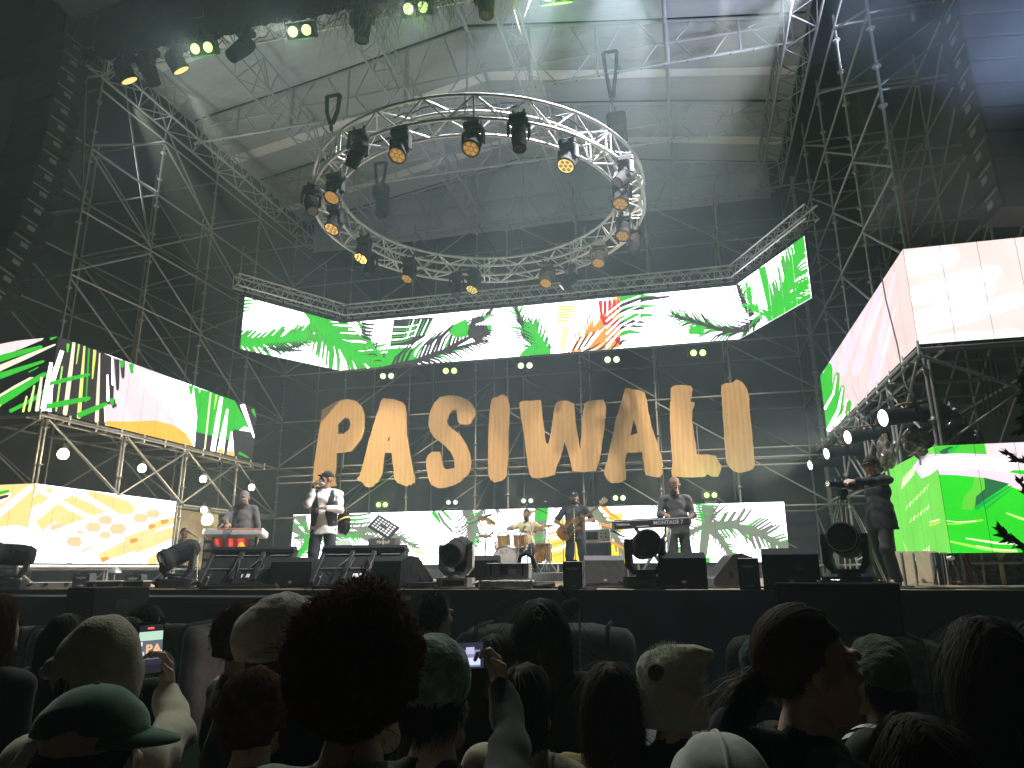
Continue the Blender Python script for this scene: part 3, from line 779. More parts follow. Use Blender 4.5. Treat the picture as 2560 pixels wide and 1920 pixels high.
cpol(lu, [(1620, 490), (1960, 600), (2100, 860), (2050, 820), (1990, 870), (1960, 850), (1925, 940), (1640, 870), (1650, 740)], GR)
cpol(lu, [(1640, 870), (1925, 940), (1960, 850), (2160, 880), (2160, 1140), (1630, 1000)], DK); cpol(lu, [(1960, 600), (2160, 640), (2160, 900), (2100, 860)], DK)
for x0, y0, x1, y1, w0, w1, c in ((1765, 540, 1715, 1020, 14, 14, C(230, 245, 190)), (1675, 500, 1672, 540, 22, 8, CR), (1815, 560, 1795, 680, 20, 6, C(200, 230, 120)), (1855, 580, 1780, 1040, 26, 40, WH), (1905, 680, 1845, 1050, 14, 60, WH), (1940, 870, 1930, 1070, 12, 60, WH), (2030, 640, 2130, 920, 40, 12, WH), (2115, 680, 2145, 750, 24, 8, GR), (2000, 1045, 2080, 1085, 22, 10, GR)):
    cseg(lu, x0, y0, x1, y1, w0, w1, c)
cseg(lu, 1850, 1010, 1845, 1060, 44, 50, C(245, 195, 120)); cseg(lu, 1932, 1030, 1930, 1080, 60, 60, C(245, 195, 120))
lf = Pic()
cpol(lf, [(-600, 0), (500, 0), (500, 760), (-600, 760)], C(14, 14, 14))
for x0, y0, x1, y1, w0, w1, c in ((-300, 260, 0, 180, 120, 100, WH), (0, 185, 350, 90, 100, 24, PKW), (-300, 340, 340, 160, 70, 30, GR), (-300, 420, 0, 340, 60, 50, CR), (0, 335, 460, 140, 50, 14, CR), (-200, 470, 360, 280, 60, 22, GR), (-300, 720, 0, 590, 60, 70, WH), (0, 590, 260, 430, 60, 40, CR), (-100, 680, 370, 390, 70, 40, GR), (-100, 720, 0, 650, 30, 20, C(200, 235, 110)), (80, 700, 300, 590, 30, 24, GR), (100, 700, 380, 520, 18, 14, GR), (420, 95, 480, 70, 20, 14, GR), (240, 370, 320, 330, 10, 8, GR), (350, 410, 310, 690, 20, 34, CR), (430, 290, 360, 690, 26, 44, WH), (290, 480, 245, 690, 16, 24, C(200, 235, 150)), (225, 570, 195, 700, 14, 20, C(225, 240, 130))):
    cseg(lf, x0, y0, x1, y1, w0, w1, c)
ul = thing('led_screen', 'corner LED screen high on the left scaffold with blurred stripes', 'screen', (-12.3, 13, 5.6))
XLS = -12.33
ya, yb = at_x(146, 841, XLS).y, at_x(641, 1028, XLS).y
led_face(ul, (XLS, ya), (0, 1), yb - ya, 4.86, 6.42, lu, WH, 14)
led_face(ul, (XLS - 4, ya), (1, 0), 4.0, 4.86, 6.42, lf, C(14, 14, 14), 8)
# ---- lower left wing screen
l2 = Pic()
def q1(x, y): return (x / 4.424, 1180 + y / 4.424)
def qs(pic, x0, y0, x1, y1, w0, w1, c, bend=0): a = q1(x0, y0); b = q1(x1, y1); pic.seg(a[0], a[1], b[0], b[1], w0 / 4.424, w1 / 4.424, c, bend)
AM = C(252, 213, 138); AM2 = C(250, 200, 150); LIL = C(255, 246, 250, 1.0)
l2.cpoly([q1(*p) for p in ((-300, 100), (1980, 330), (1980, 1100), (-300, 1100))], WH)
for x0, y0, x1, y1, w in ((-100, 560, 330, 200, 150), (150, 540, 520, 230, 110), (420, 590, 760, 340, 130), (620, 560, 900, 480, 150), (960, 300, 1400, 400, 170), (760, 300, 1080, 450, 90), (1100, 960, 1500, 760, 90), (1250, 900, 1940, 640, 90), (1480, 860, 1940, 680, 70), (1640, 1010, 1940, 840, 70), (1380, 760, 1700, 640, 50), (1650, 610, 1940, 530, 60)):
    qs(l2, x0, y0, x1, y1, w + 26, w * .8 + 26, C(253, 228, 185, .85)); qs(l2, x0, y0, x1, y1, w, w * .8, AM)
for x, y, r in ((820, 770, 80), (1030, 610, 80), (1160, 530, 70), (1300, 630, 85), (1550, 510, 75), (1690, 460, 70), (1160, 700, 60), (960, 860, 70), (630, 620, 70), (880, 665, 30)):
    for rr, c in ((r * 1.25, C(253, 226, 210, .82)), (r, AM2)):
        l2.poly([q1(x - rr, y), q1(x - rr * .6, y - rr * .55), q1(x + rr * .6, y - rr * .6), q1(x + rr, y), q1(x + rr * .6, y + rr * .6), q1(x - rr * .6, y + rr * .55)], c)
for x0, y0, x1, y1, w in ((440, 200, 1000, 520, 60), (880, 240, 1300, 480, 60), (0, 760, 420, 380, 70), (0, 420, 330, 180, 60), (260, 620, 720, 260, 50), (480, 720, 1100, 480, 60), (330, 180, 90, 460, 40)):
    qs(l2, x0, y0, x1, y1, w, w * .8, LIL)
for x, y in ((1470, 760), (1810, 550), (1665, 605), (1150, 965)): qs(l2, x - 30, y + 8, x + 30, y - 8, 46, 40, C(240, 150, 70))
qs(l2, 640, 960, 1000, 800, 60, 40, LIL); qs(l2, 740, 1010, 1200, 760, 50, 40, LIL)
l3 = Pic()
l3.cpoly([q1(*p) for p in ((-2000, 100), (400, 100), (400, 1100), (-2000, 1100))], AM)
for x0, y0, x1, y1, w in ((-200, 620, 330, 180, 70), (-900, 900, 200, 700, 240), (-300, 520, 100, 260, 60), (-200, 900, 400, 800, 240)): qs(l3, x0, y0, x1, y1, w, w, LIL)
qs(l3, -400, 330, 90, 210, 50, 30, GR); qs(l3, -400, 400, 80, 265, 60, 30, DK)
ll = thing('led_screen', 'corner LED screen standing low at the left with orange streaks', 'screen', (-12.3, 13, 2.7))
ya2, yb2 = at_x(86, 1217, XLS).y, at_x(440, 1260, XLS).y
led_face(ll, (XLS, ya2), (0, 1), yb2 - ya2, 1.92, 3.42, l2, WH, 8)
led_face(ll, (XLS - 3, ya2), (1, 0), 3.0, 1.92, 3.42, l3, AM, 6)
# ---- right wing screens
XRS = 3.42
ru = Pic()
def q8(x, y): return (1960 + x / 2.592, 580 + y / 2.592)
def rs(pic, x0, y0, x1, y1, w0, w1, c, bend=0): a = q8(x0, y0); b = q8(x1, y1); pic.seg(a[0], a[1], b[0], b[1], w0 / 2.592, w1 / 2.592, c, bend)
PK = C(252, 226, 222, .78); PL = C(250, 228, 250, .84)
ru.cpoly([q8(*p) for p in ((100, 0), (900, 0), (900, 1400), (100, 1400))], PK)
for x0, y0, x1, y1, w in ((640, 290, 470, 900, 60), (560, 400, 420, 800, 40), (720, 260, 560, 1000, 40), (420, 620, 380, 900, 60), (700, 640, 600, 960, 30), (330, 760, 300, 900, 60)): rs(ru, x0, y0, x1, y1, w * .5, w, PL)
rs(ru, 640, 420, 540, 700, 14, 26, C(252, 240, 252, .9)); rs(ru, 720, 500, 640, 800, 10, 20, C(252, 240, 252, .9))
for x0, y0, x1, y1, w in ((250, 1300, 290, 880, 100), (300, 1250, 345, 930, 70), (330, 1250, 380, 1010, 60), (380, 1200, 420, 1110, 70), (270, 1000, 230, 920, 90)): rs(ru, x0, y0, x1, y1, w, w * .5, GR)
for x0, y0, x1, y1, w in ((262, 1150, 340, 930, 14), (285, 1290, 380, 1010, 22), (330, 1250, 410, 1090, 26)): rs(ru, x0, y0, x1, y1, w * 1.2, w * .3, WH, 8)
rs(ru, 340, 1000, 355, 920, 10, 14, C(130, 160, 80)); rs(ru, 440, 1000, 480, 1090, 6, 14, C(200, 190, 210)); rs(ru, 400, 1180, 412, 1100, 16, 10, C(150, 150, 60))
rf = Pic()
def r8(pic, x0, y0, x1, y1, w, c): rs(pic, x0, y0, x1, y1, w, w, c)
rf.cpoly([q8(*p) for p in ((700, -100), (4000, -300), (4000, 900), (700, 900))], C(254, 234, 228, .8))
SOFT1 = C(255, 240, 236, .84); SOFT2 = C(255, 246, 244, .9); SOFT3 = C(255, 251, 250, 1.0)
for x0, y0, x1, y1, w in ((740, 230, 1050, 160, 150), (790, 440, 1340, 270, 130), (800, 640, 1500, 440, 110), (830, 560, 1340, 370, 80)):
    for kk, cc in ((1.0, SOFT1), (.7, SOFT2), (.4, SOFT3)): r8(rf, x0, y0, x1, y1, w * kk, cc)
r8(rf, 860, 745, 1500, 690, 130, SOFT2); r8(rf, 860, 760, 1500, 705, 80, SOFT3)
for x0, y0, x1, y1, w, c in ():
    r8(rf, x0, y0, x1, y1, w, c)
ur = thing('led_screen', 'corner LED screen high on the right scaffold, mostly pale pink', 'screen', (3.4, 13, 5.6))
yr1 = at_x(2050, 935, XRS).y
YRF = 11.08
ztr, zbr = at_x(2243, 645, XRS).z, at_x(2279, 877, XRS).z
led_face(ur, (XRS, YRF), (0, 1), yr1 - YRF, zbr, ztr, ru, PK, 14)
led_face(ur, (XRS, YRF), (1, 0), 5.0, zbr, ztr, rf, PK, 10)
rl = Pic()
def q6(x, y): return (2060 + x / 3.95, 1080 + y / 3.95)
def gs(pic, x0, y0, x1, y1, w0, w1, c, bend=0): a = q6(x0, y0); b = q6(x1, y1); pic.seg(a[0], a[1], b[0], b[1], w0 / 3.95, w1 / 3.95, c, bend)
LG = C(112, 205, 82)
rl.cpoly([q6(*p) for p in ((300, 100), (1400, 100), (1400, 1400), (300, 1400))], LG)
gs(rl, 920, 400, 1060, 300, 150, 180, C(240, 222, 244, .8)); gs(rl, 960, 400, 1080, 310, 90, 130, WH)
for i in range(6): gs(rl, 770 + i * 22, 560 - i * 26, 790 + i * 22, 440 - i * 22, 16, 10, CR)
for i in range(7): gs(rl, 810 + i * 34, 770 - i * 34, 826 + i * 34, 720 - i * 34, 14, 8, CR if i % 2 else C(190, 230, 130))
for i in range(6): gs(rl, 850 + i * 34, 900 - i * 26, 866 + i * 34, 850 - i * 26, 14, 8, CR if i % 2 else C(190, 230, 130))
for i in range(3): gs(rl, 980 + i * 26, 1220, 990 + i * 26, 1160 - i * 16, 14, 10, CR)
gs(rl, 780, 1080, 830, 1200, 4, 14, C(190, 230, 150)); gs(rl, 1040, 925, 1140, 890, 26, 20, C(180, 215, 60)); gs(rl, 1040, 890, 1140, 865, 12, 14, CR)
rr = Pic()
rr.cpoly([q6(*p) for p in ((900, 0), (4000, 0), (4000, 1400), (900, 1400))], C(45, 200, 40))
gs(rr, 1000, 180, 1640, 170, 100, 120, C(70, 190, 50)); gs(rr, 1160, 220, 1260, 150, 70, 20, C(40, 90, 60)); gs(rr, 1230, 200, 1330, 130, 40, 20, C(20, 180, 60))
gs(rr, 1600, 190, 1760, 160, 150, 150, C(222, 208, 205)); gs(rr, 1700, 240, 2400, 200, 260, 300, C(252, 230, 236, .82))
gs(rr, 1000, 330, 1700, 330, 210, 210, C(226, 208, 240)); gs(rr, 1000, 310, 1800, 330, 120, 150, WH); gs(rr, 1050, 395, 1500, 400, 30, 40, C(220, 205, 235)); gs(rr, 1400, 410, 2200, 540, 120, 160, C(236, 205, 214))
rr.cpoly([q6(*p) for p in ((1040, 440), (1080, 420), (1300, 425), (1500, 445), (1700, 480), (1900, 560), (2300, 720), (2300, 1000), (1040, 1000))], C(45, 200, 40))
rr.cpoly([q6(*p) for p in ((1480, 450), (1580, 450), (1590, 560), (1520, 640), (1480, 760), (1360, 770), (1380, 640), (1470, 540))], C(95, 195, 60))
rr.cpoly([q6(*p) for p in ((1580, 450), (1830, 510), (1560, 690), (1490, 750), (1500, 640), (1590, 560))], C(40, 105, 62)); gs(rr, 1490, 760, 1850, 530, 40, 10, C(20, 165, 70)); gs(rr, 1590, 760, 1850, 560, 26, 10, C(40, 170, 55))
for x0, y0, x1, y1, w, c in ((1100, 910, 1560, 870, 24, C(140, 215, 60)), (1140, 868, 1500, 880, 12, CR), (1240, 1080, 1900, 1190, 34, C(165, 225, 90)), (1400, 1050, 2000, 1110, 26, C(235, 250, 200)), (1500, 1120, 1900, 1170, 14, CR), (1800, 800, 2100, 880, 30, C(190, 235, 130))): gs(rr, x0, y0, x1, y1, w * .5, w, c, 4)
lr = thing('led_screen', 'corner LED screen standing low at the right, bright green', 'screen', (3.4, 12, 2.7))
yr2 = at_x(2212, 1172, XRS).y
ztl, zbl = at_x(2321, 1122, XRS).z, at_x(2361, 1384, XRS).z
led_face(lr, (XRS, YRF), (0, 1), yr2 - YRF, zbl, ztl, rl, LG, 5)
led_face(lr, (XRS, YRF), (1, 0), 5.0, zbl, ztl, rr, C(45, 200, 40), 10)
print('LED', ya, yb, ya2, yb2, yr1, yr2, ztr, zbr, ztl, zbl, zt, zb, xa, xb)
# tubes carrying the wing screens
for lab, x, y0, y1, z in (('left screen tube under the upper stripes', -12.25, 10.9, 18.6, 4.74), ('right screen tube under the upper pink screen', 3.36, 10.9, 19.9, zbr - .12)):
    o = thing('screen_scaffolding', 'pair of steel tubes running under the ' + ('upper left' if x < 0 else 'upper right') + ' wing screen', 'scaffold', (x, 14, z))
    rod('tube', (x, y0, z), (x, y1, z), .03, M_STEEL, o); rod('tube', (x + (-.35 if x < 0 else .35), y0, z - .02), (x + (-.35 if x < 0 else .35), y1, z - .02), .03, M_STEEL, o)
    for i in range(12):
        y = y0 + (y1 - y0) * i / 11; rod('clamp', (x, y, z - .08), (x, y, z + .12), .02, M_WHITE, o, 6)
    for i in range(7):
        y = y0 + (y1 - y0) * (i + .5) / 7; rod('cross_tube', (x, y, z - .05), (x + (-2 if x < 0 else 2), y, z - .05), .022, M_STEEL, o)
    xo = x - 4 if x < 0 else x + 4
    rod('tube', (x, 10.95, z), (xo, 10.95, z), .03, M_STEEL, o)
for sx in (-1, 1):
    x = -12.2 if sx < 0 else 3.3
    o = thing('screen_brace', 'steel tubes propping the ' + ('left' if sx < 0 else 'right') + ' wing screens one above the other', 'brace', (x, 12, 4))
    X2 = x + sx * .1
    ysb = (11.15, 13.25, 15.3, 17.4)
    for i in range(3):
        rod('brace', (X2, ysb[i], 4.7), (X2, ysb[i + 1] - .05, 3.4), .0243, M_STEEL, o); 
        if i: rod('brace', (X2 - .02, ysb[i] , 3.4), (X2 - .02, ysb[i + 1], 4.7), .022, M_STEEL, o)
    for y in ysb[:3]: rod('post', (X2 + sx * .15, y, 1.5), (X2 + sx * .15, y, 4.8), .0265, M_STEEL, o)
    rod('brace', (X2, 11.05, 4.75), (X2 + sx * 2.6, 11.05, 3.5), .0265, M_STEEL, o); rod('rail', (X2, 15.3, 3.35), (X2, 19.5, 3.35), .0265, M_STEEL, o)
    rod('rail', (X2, 11, 1.86), (X2, 15.2 if sx < 0 else 14, 1.86), .03, M_WHITE, o)
# ================================================================== LAMPS
WARM = (1.0, 0.72, 0.38); COOL = (0.86, 0.92, 1.0); GREEN = (0.35, 1.0, 0.12)
M_LGOLD = emat('lit_gold_lens', (1.0, 0.66, 0.22), 1.3)
M_LDIM = emat('glowing_lens_segment', (1.0, 0.55, 0.16), 0.42, False)
M_LWHITE = emat('lit_white_lens', (1.0, 0.98, 0.9), 7)
M_LGREEN = emat('lit_green_lens', (0.62, 1.0, 0.26), 2.2)
M_LPALE = emat('lit_pale_green_lens', (0.86, 1.0, 0.5), 1.8)
M_LSOFT = emat('soft_white_lens', (0.85, 0.95, 0.8), 1.0)
M_LWARM = emat('lit_warm_bulb', (1.0, 0.86, 0.52), 14)
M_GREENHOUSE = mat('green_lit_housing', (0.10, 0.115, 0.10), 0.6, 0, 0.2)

_heads = {}
def head_meshes(kind):
    """base, yoke and head of a moving lamp that hangs from z=0 down (head pivot at z=-.36)"""
    if kind in _heads: return _heads[kind]
    d = {}
    d['base'] = MB().m(M_BLACKMETAL).box((0, 0, -.07), (.30, .24, .12), bev=.025).box((0, 0, .02), (.2, .06, .06)).mesh('base')
    d['clamp'] = MB().m(M_BLACKMETAL).cyl((-.09, 0, .02), (-.09, 0, .11), .022).cyl((.09, 0, .02), (.09, 0, .11), .022).mesh('clamp')
    d['yoke'] = MB().m(M_BLACKMETAL).box((0, 0, -.155), (.36, .12, .05), bev=.015).box((-.175, 0, -.27), (.04, .11, .26), bev=.015).box((.175, 0, -.27), (.04, .11, .26), bev=.015).mesh('yoke')
    hb = MB().m(M_BLACK)
    if kind == 'wash':
        hb.lathe([(0, .17), (.09, .165), (.125, .13), (.135, .05), (.14, -.1), (.15, -.12), (.15, -.17), (.135, -.172)], n=20)
        for i in range(10): t = 2 * pi * i / 10; hb.box((.137 * cos(t), .137 * sin(t), .02), (.012, .012, .14))
    else:
        hb.box((0, 0, .06), (.25, .22, .28), bev=.05).lathe([(.13, -.05), (.125, -.15), (.11, -.26), (.115, -.3), (.1, -.302)], n=20)
    d['head'] = hb.mesh('head')
    d['lens'] = MB().m(M_HOOK).cyl((0, 0, -.158), (0, 0, -.162), .133, n=20).mesh('lens') if kind == 'wash' else MB().m(M_PLATE).cyl((0, 0, -.285), (0, 0, -.292), .098, n=20).mesh('lens')
    sg = MB().m(M_LDIM)
    for i in range(7):
        a = 2 * pi * i / 6; r = .082 if i < 6 else 0
        sg.lathe([(.036, -.166), (.03, -.172), (0, -.175)], c=(r * cos(a), r * sin(a), 0), n=8)
    d['seg'] = sg.mesh('reflector')
    _heads[kind] = d
    return d
def moving_lamp(name, label, loc, aim, kind='wash', group=None, lit=0, scale=1.0, cat='stage lamp', up=False, seg=True):
    d = head_meshes(kind)
    p = Vector(loc); v = Vector(aim) - p; pan = atan2(v.y, v.x) + pi / 2
    t = thing(name, label, cat, p, 0, group); t.scale = (scale,) * 3
    link('base', d['base'], t); link('clamp', d['clamp'], t)
    y = link('yoke', d['yoke'], t, rot=(0, 0, pan))
    pv = Vector((0, 0, -.36)); dv = (Vector(aim) - (p + pv * scale)).normalized()
    q = (-dv).to_track_quat('Z', 'X').to_euler()
    h = link('head', d['head'], t, loc=pv, rot=q)
    ln = link('lens', d['lens'], h)
    if kind == 'wash':
        if lit: ln.data = lit_lens(); 
        if seg: link('reflector', d['seg'], h)
    return t
_ll = {}
def lit_lens():
    if 'w' not in _ll: _ll['w'] = MB().m(M_LGOLD).cyl((0, 0, -.158), (0, 0, -.164), .133, n=20).mesh('lens')
    return _ll['w']

# ---- lamps along the front truss (the row goes on beyond the picture's top edge)
GF = 'moving lamps on the front truss'
def fz(x, y): return at_y(x, y, 10.45)
fl = [('wash', 303, 196, (-7, 17, 1.5), 1, 'lit gold wash lamp at the left end of the front truss'), ('spot', 362, 172, (-9, 14, 6), 0, 'unlit dark moving lamp between the two gold lamps of the front truss'),
      ('wash', 431, 178, (-5, 18, 1.5), 1, 'lit gold wash lamp on the front truss left of the first green lamp'), ('spot', 600, 150, (-9.5, 9.0, 9), 0, 'unlit dark moving lamp on the front truss between two green lamps'),
      ('spot', 900, 100, (-5.6, 11, 2), 0, 'unlit dark moving lamp hanging straight down from the front truss under the straw'), ('spot', 1213, 50, (-3, 10.8, 3), 0, 'unlit dark moving lamp at the top edge of the picture')]
for i, (k, x, y, aim, lit, lab) in enumerate(fl):
    p = fz(x, y); p.z = 12.52; p.y = 10.5
    s = 1.25
    moving_lamp('moving_lamp', lab, p, aim, k, GF, lit, s, seg=False)
for i, x in enumerate((-1.6, -.2, 1.2, 2.6)):            # same row, above the picture's edge
    moving_lamp('moving_lamp', 'gold wash lamp on the front truss above the picture, number %s from the ridge' % ('one', 'two', 'three', 'four')[i], (x, 10.5, 12.52), (x - 2, 17, 2), 'wash', GF, 1, 1.25, seg=False)
for x, tx, tz, w in ((-11.1, -9.6, 4.0, 5200), (-9.7, -7.4, 3.9, 5200), (-2.2, -4.6, 3.9, 4500), (-.2, -2.2, 4.1, 4500), (1.2, .6, 4.3, 4500)):
    spot('beam', (x, 10.85, 11.55), (tx, 19.2, tz), w, (1.0, .83, .60), 30, .5)
spot('beam', (2.6, 10.85, 11.5), (-5.9, 11.0, 2.4), 10500, (1, .95, .9), 34, .6)
spot('beam', (-.6, 10.2, 12.15), (-.6, 13.8, 1.6), 6800, (.98, .98, 1), 74, .7)
spot('beam', (-1.65, 10.2, 12.15), (-8.4, 13.4, 1.8), 8800, (.98, .98, 1), 56, .7)
# a lavender moving lamp high on the right scaffold, outside the picture, washing roof and smoke
moving_lamp('moving_lamp', 'lavender lit moving lamp high on the right scaffold outside the picture', (4.75, 12.2, 12.0), (0, 15, 14), 'wash', GF, 1, 1.25, seg=False)
spot('beam', (4.55, 12.25, 11.4), (-1.2, 14.5, 14.2), 2300, (.72, .72, 1.0), 58, .8, .5)
moving_lamp('moving_lamp', 'added pale moving lamp, unseen behind the left hanging speakers, lifting the roof light', (-14.9, 11.4, 11.2), (-6, 15, 14), 'wash', GF, 1, 1.25, seg=False)  # unseen lamp, added to cool and brighten the roof canvas
spot('beam', (-14.5, 11.7, 10.7), (-5.5, 15, 14.2), 900, (.84, .96, 1.0), 60, .8, .5)  # light of the added pale lamp

moving_lamp('moving_lamp', 'blue lit moving lamp outside the right edge of the picture aimed up at the smoke', (6.6, 6.6, 5.2), (4.2, 9.4, 11), 'wash', GF, 1, 1.25, seg=False)
spot('beam', (6.3, 6.8, 5.6), (4.0, 9.5, 10.8), 3600, (.55, .68, 1.0), 56, .8)
# ---- twin-lens blinders
_bl = {}
def blinder(label, loc, face, lm, group, tilt=0.0, s=1.0, stand=False):
    if 'body' not in _bl:
        _bl['body'] = MB().m(M_GREENHOUSE).box((0, .07, 0), (.52, .16, .27), bev=.02).m(M_BLACKMETAL).box((0, 0, 0), (.50, .02, .25), bev=.008).mesh('housing')
        _bl['yoke'] = MB().m(M_BLACKMETAL).tube([(-.28, .07, 0), (-.28, .07, .22), (.28, .07, .22), (.28, .07, 0)], .012, 6).cyl((0, .07, .22), (0, .07, .34), .018).mesh('bracket')
        _bl['yoke2'] = MB().m(M_GREYPL).tube([(-.2, .07, -.13), (-.17, .07, -.22), (.17, .07, -.22), (.2, .07, -.13)], .012, 6).mesh('bracket')
    t = thing('blinder_lamp', label, 'stage lamp', loc, face, group); t.scale = (s,) * 3
    t.rotation_euler = (tilt, 0, face)
    link('housing', _bl['body'], t)
    link('bracket', _bl['yoke2' if stand else 'yoke'], t)
    for sx in (-1, 1):
        key = lm.name
        if key not in _bl: _bl[key] = MB().m(lm).lathe([(.088, .012), (.07, .024), (0, .03)], R=Matrix.Rotation(pi / 2, 3, 'X'), n=14).mesh('lens')
        link('lens', _bl[key], t, loc=(sx * .125, -.008, 0))
    return t
def fc(p): return atan2(-p[0], p[1]) * 0 + atan2(p[0], p[1]) * -1
GB1 = 'twin green lamps on the front truss'
for i, (x, y, lab) in enumerate(((505, 120, 'leftmost bright green twin lamp under the black valance'), (750, 77, 'bright green twin lamp in the middle of the front truss'), (1040, 20, 'bright green twin lamp near the top edge amid hanging straw'), (1390, -14, 'bright green twin lamp just above the top edge of the picture'))):
    p = at_y(x, y, 10.45)
    blinder(lab, p, radians(-8 + 0) + YAW * .9, M_LGREEN, GB1, radians(38), 1.15)
    point('green_glow', p + Vector((.05, .05, -.35)), 10 if i < 3 else 120, GREEN, .1)
    spot('beam', p + Vector((.02, -.3, -.25)), (p.x * .35, 1.2, 1.4), 680, (.94, 1.0, .88), 46, .8)
GB2 = 'twin lamps in a row under the upper screen'
for i, (x, y, mt, lab) in enumerate(((968, 940, M_LPALE, 'pale green twin lamp above the P of the wooden letters'), (1125, 927, M_LGREEN, 'bright green twin lamp above the S of the wooden letters'), (1313, 914, M_LPALE, 'small pale twin lamp above the first I of the letters'), (1530, 899, M_LPALE, 'pale twin lamp above the W of the wooden letters'), (1745, 882, M_LGREEN, 'green twin lamp above the L of the wooden letters'))):
    p = at_y(x, y, 19.3); blinder(lab, p, YAW * .8, mt, GB2, radians(15), 1.0)
GB3 = 'twin lamps in a row above the low screen'
for i, (x, y, mt, lab) in enumerate(((955, 1262, M_LGREEN, 'green twin lamp standing on the low screen behind the singer'), (1130, 1256, M_LSOFT, 'white twin lamp on the low screen left of the drums'), (1318, 1252, M_LSOFT, 'white twin lamp above the drummer'), (1548, 1245, M_LPALE, 'yellowish twin lamp on the low screen right of the bass player'), (1776, 1238, M_LGREEN, 'green twin lamp on the low screen beside the right keyboard player'))):
    p = at_y(x, y, 18.95); blinder(lab, p, YAW * .8, mt, GB3, 0, .78, True)
    if mt is M_LGREEN: point('green_glow', p + Vector((0, -.4, .1)), 20, GREEN, .1)

# ---- round truss with its lamps
RC = Vector((-3.93, 13.1, 9.22)); RR, RW = 3.22, .46
TILT = Matrix.Rotation(radians(0.0), 3, Vector((cos(YAW), sin(YAW), 0)))
ring = thing('ring_truss', 'round aluminium truss hanging level under the roof', 'truss', RC)
def rp(a, dr, dz): return RC + TILT @ Vector(((RR + dr) * cos(a), (RR + dr) * sin(a), dz))
NS = 48
ch = [(-RW / 2, RW / 2), (RW / 2, RW / 2), (RW / 2, -RW / 2), (-RW / 2, -RW / 2)]
for dr, dz in ch:
    MB().m(M_ALU).tube([rp(2 * pi * i / 96, dr, dz) for i in range(96)], .031, 8, closed=True).build('chord', ring, world=True)
for f in range(4):
    c0, c1 = ch[f], ch[(f + 1) % 4]
    for i in range(NS):
        a0, a1 = 2 * pi * i / NS, 2 * pi * (i + 1) / NS
        p, q = (c0, c1) if (i + f) % 2 else (c1, c0)
        rod('lacing', rp(a0, *p), rp(a1, *q), .016, M_ALU, ring, 6)
for i in range(8):
    a = 2 * pi * (i + .3) / 8
    for da in (-.02, .02):
        for f in range(4): rod('joint_bar', rp(a + da, *ch[f]), rp(a + da, *ch[(f + 1) % 4]), .014, M_ALU, ring, 6)
cb = MB().m(M_CABLE)
for k in range(7):
    a0 = k * .9; cb.tube([rp(a0 + t * .7, jit(.12), RW / 2 - .02 + jit(.03)) for t in np.linspace(0, 1, 12)], .014, 5)
cb.build('cable', ring, world=True)
GR_ = 'moving lamps on the round truss'
def onring(x, y, dz):
    d = ray(x, y); n = TILT @ Vector((0, 0, 1)); p0 = RC + n * dz
    return ORG + d * ((p0 - ORG).dot(n) / d.dot(n))
wl = [(1000, 405, 'far left gold-lens lamp on the near side of the ring'), (1183, 388, 'gold-lens lamp at the middle of the near side of the ring'), (1422, 428, 'brightest gold-lens lamp, on the near right of the ring'), (836, 508, 'upper of two gold-lens lamps stacked at the left end of the ring'), (836, 585, 'lower of two gold-lens lamps stacked at the left end of the ring'), (908, 657, 'gold-lens lamp at the lower left bend of the ring'), (1023, 707, 'gold-lens lamp on the far side of the ring, left part'), (1185, 733, 'dull-lens lamp at the middle of the far side of the ring'), (1368, 718, 'silver-lens lamp on the far side of the ring, right part'), (1499, 668, 'gold-lens lamp at the lower right bend of the ring'), (1561, 601, 'lower of the gold-lens lamps at the right end of the ring'), (1555, 522, 'upper of the gold-lens lamps at the right end of the ring')]
for i, (x, y, lab) in enumerate(wl):
    p = onring(x, y, -.23 - .62); tp = p + Vector((0, 0, .6)); 
    moving_lamp('moving_lamp', lab, tp, tp + Vector((jit(.05) - .12, -.3 - jit(.05), -1)), 'wash', GR_, i == 2, 1.05)
sl = [(894, 385, -.5, .3, 'dark moving lamp tilted left on the upper left of the ring'), (1297, 345, .05, -.1, 'dark moving lamp with a grey snout on the near side of the ring'), (1566, 445, -.5, -.4, 'dark moving lamp tilted outward on the right end of the ring'), (777, 515, .3, -.3, 'dark moving lamp outside the left end of the ring'), (1141, 722, .1, -.3, 'grey snout moving lamp on the far side of the ring, left of the middle'), (1426, 706, -.7, -.2, 'pale snout moving lamp on the far side of the ring, right of the middle'), (923, 672, .1, -.25, 'grey snout moving lamp below the lower left bend of the ring'), (1588, 613, -.05, -.2, 'dim moving lamp outside the lower right bend of the ring')]
for i, (x, y, ax, ay, lab) in enumerate(sl):
    p = onring(x, y, -.23 - .4); tp = p + Vector((0, 0, .42)); moving_lamp('moving_lamp', lab, tp, tp + Vector((ax, ay, -1)), 'spot', GR_, 0, 1.0)
spot('beam', tuple(onring(1422, 432, -.9)), (-2.6, 10.9, 1.5), 160, WARM, 12, .3, .05)

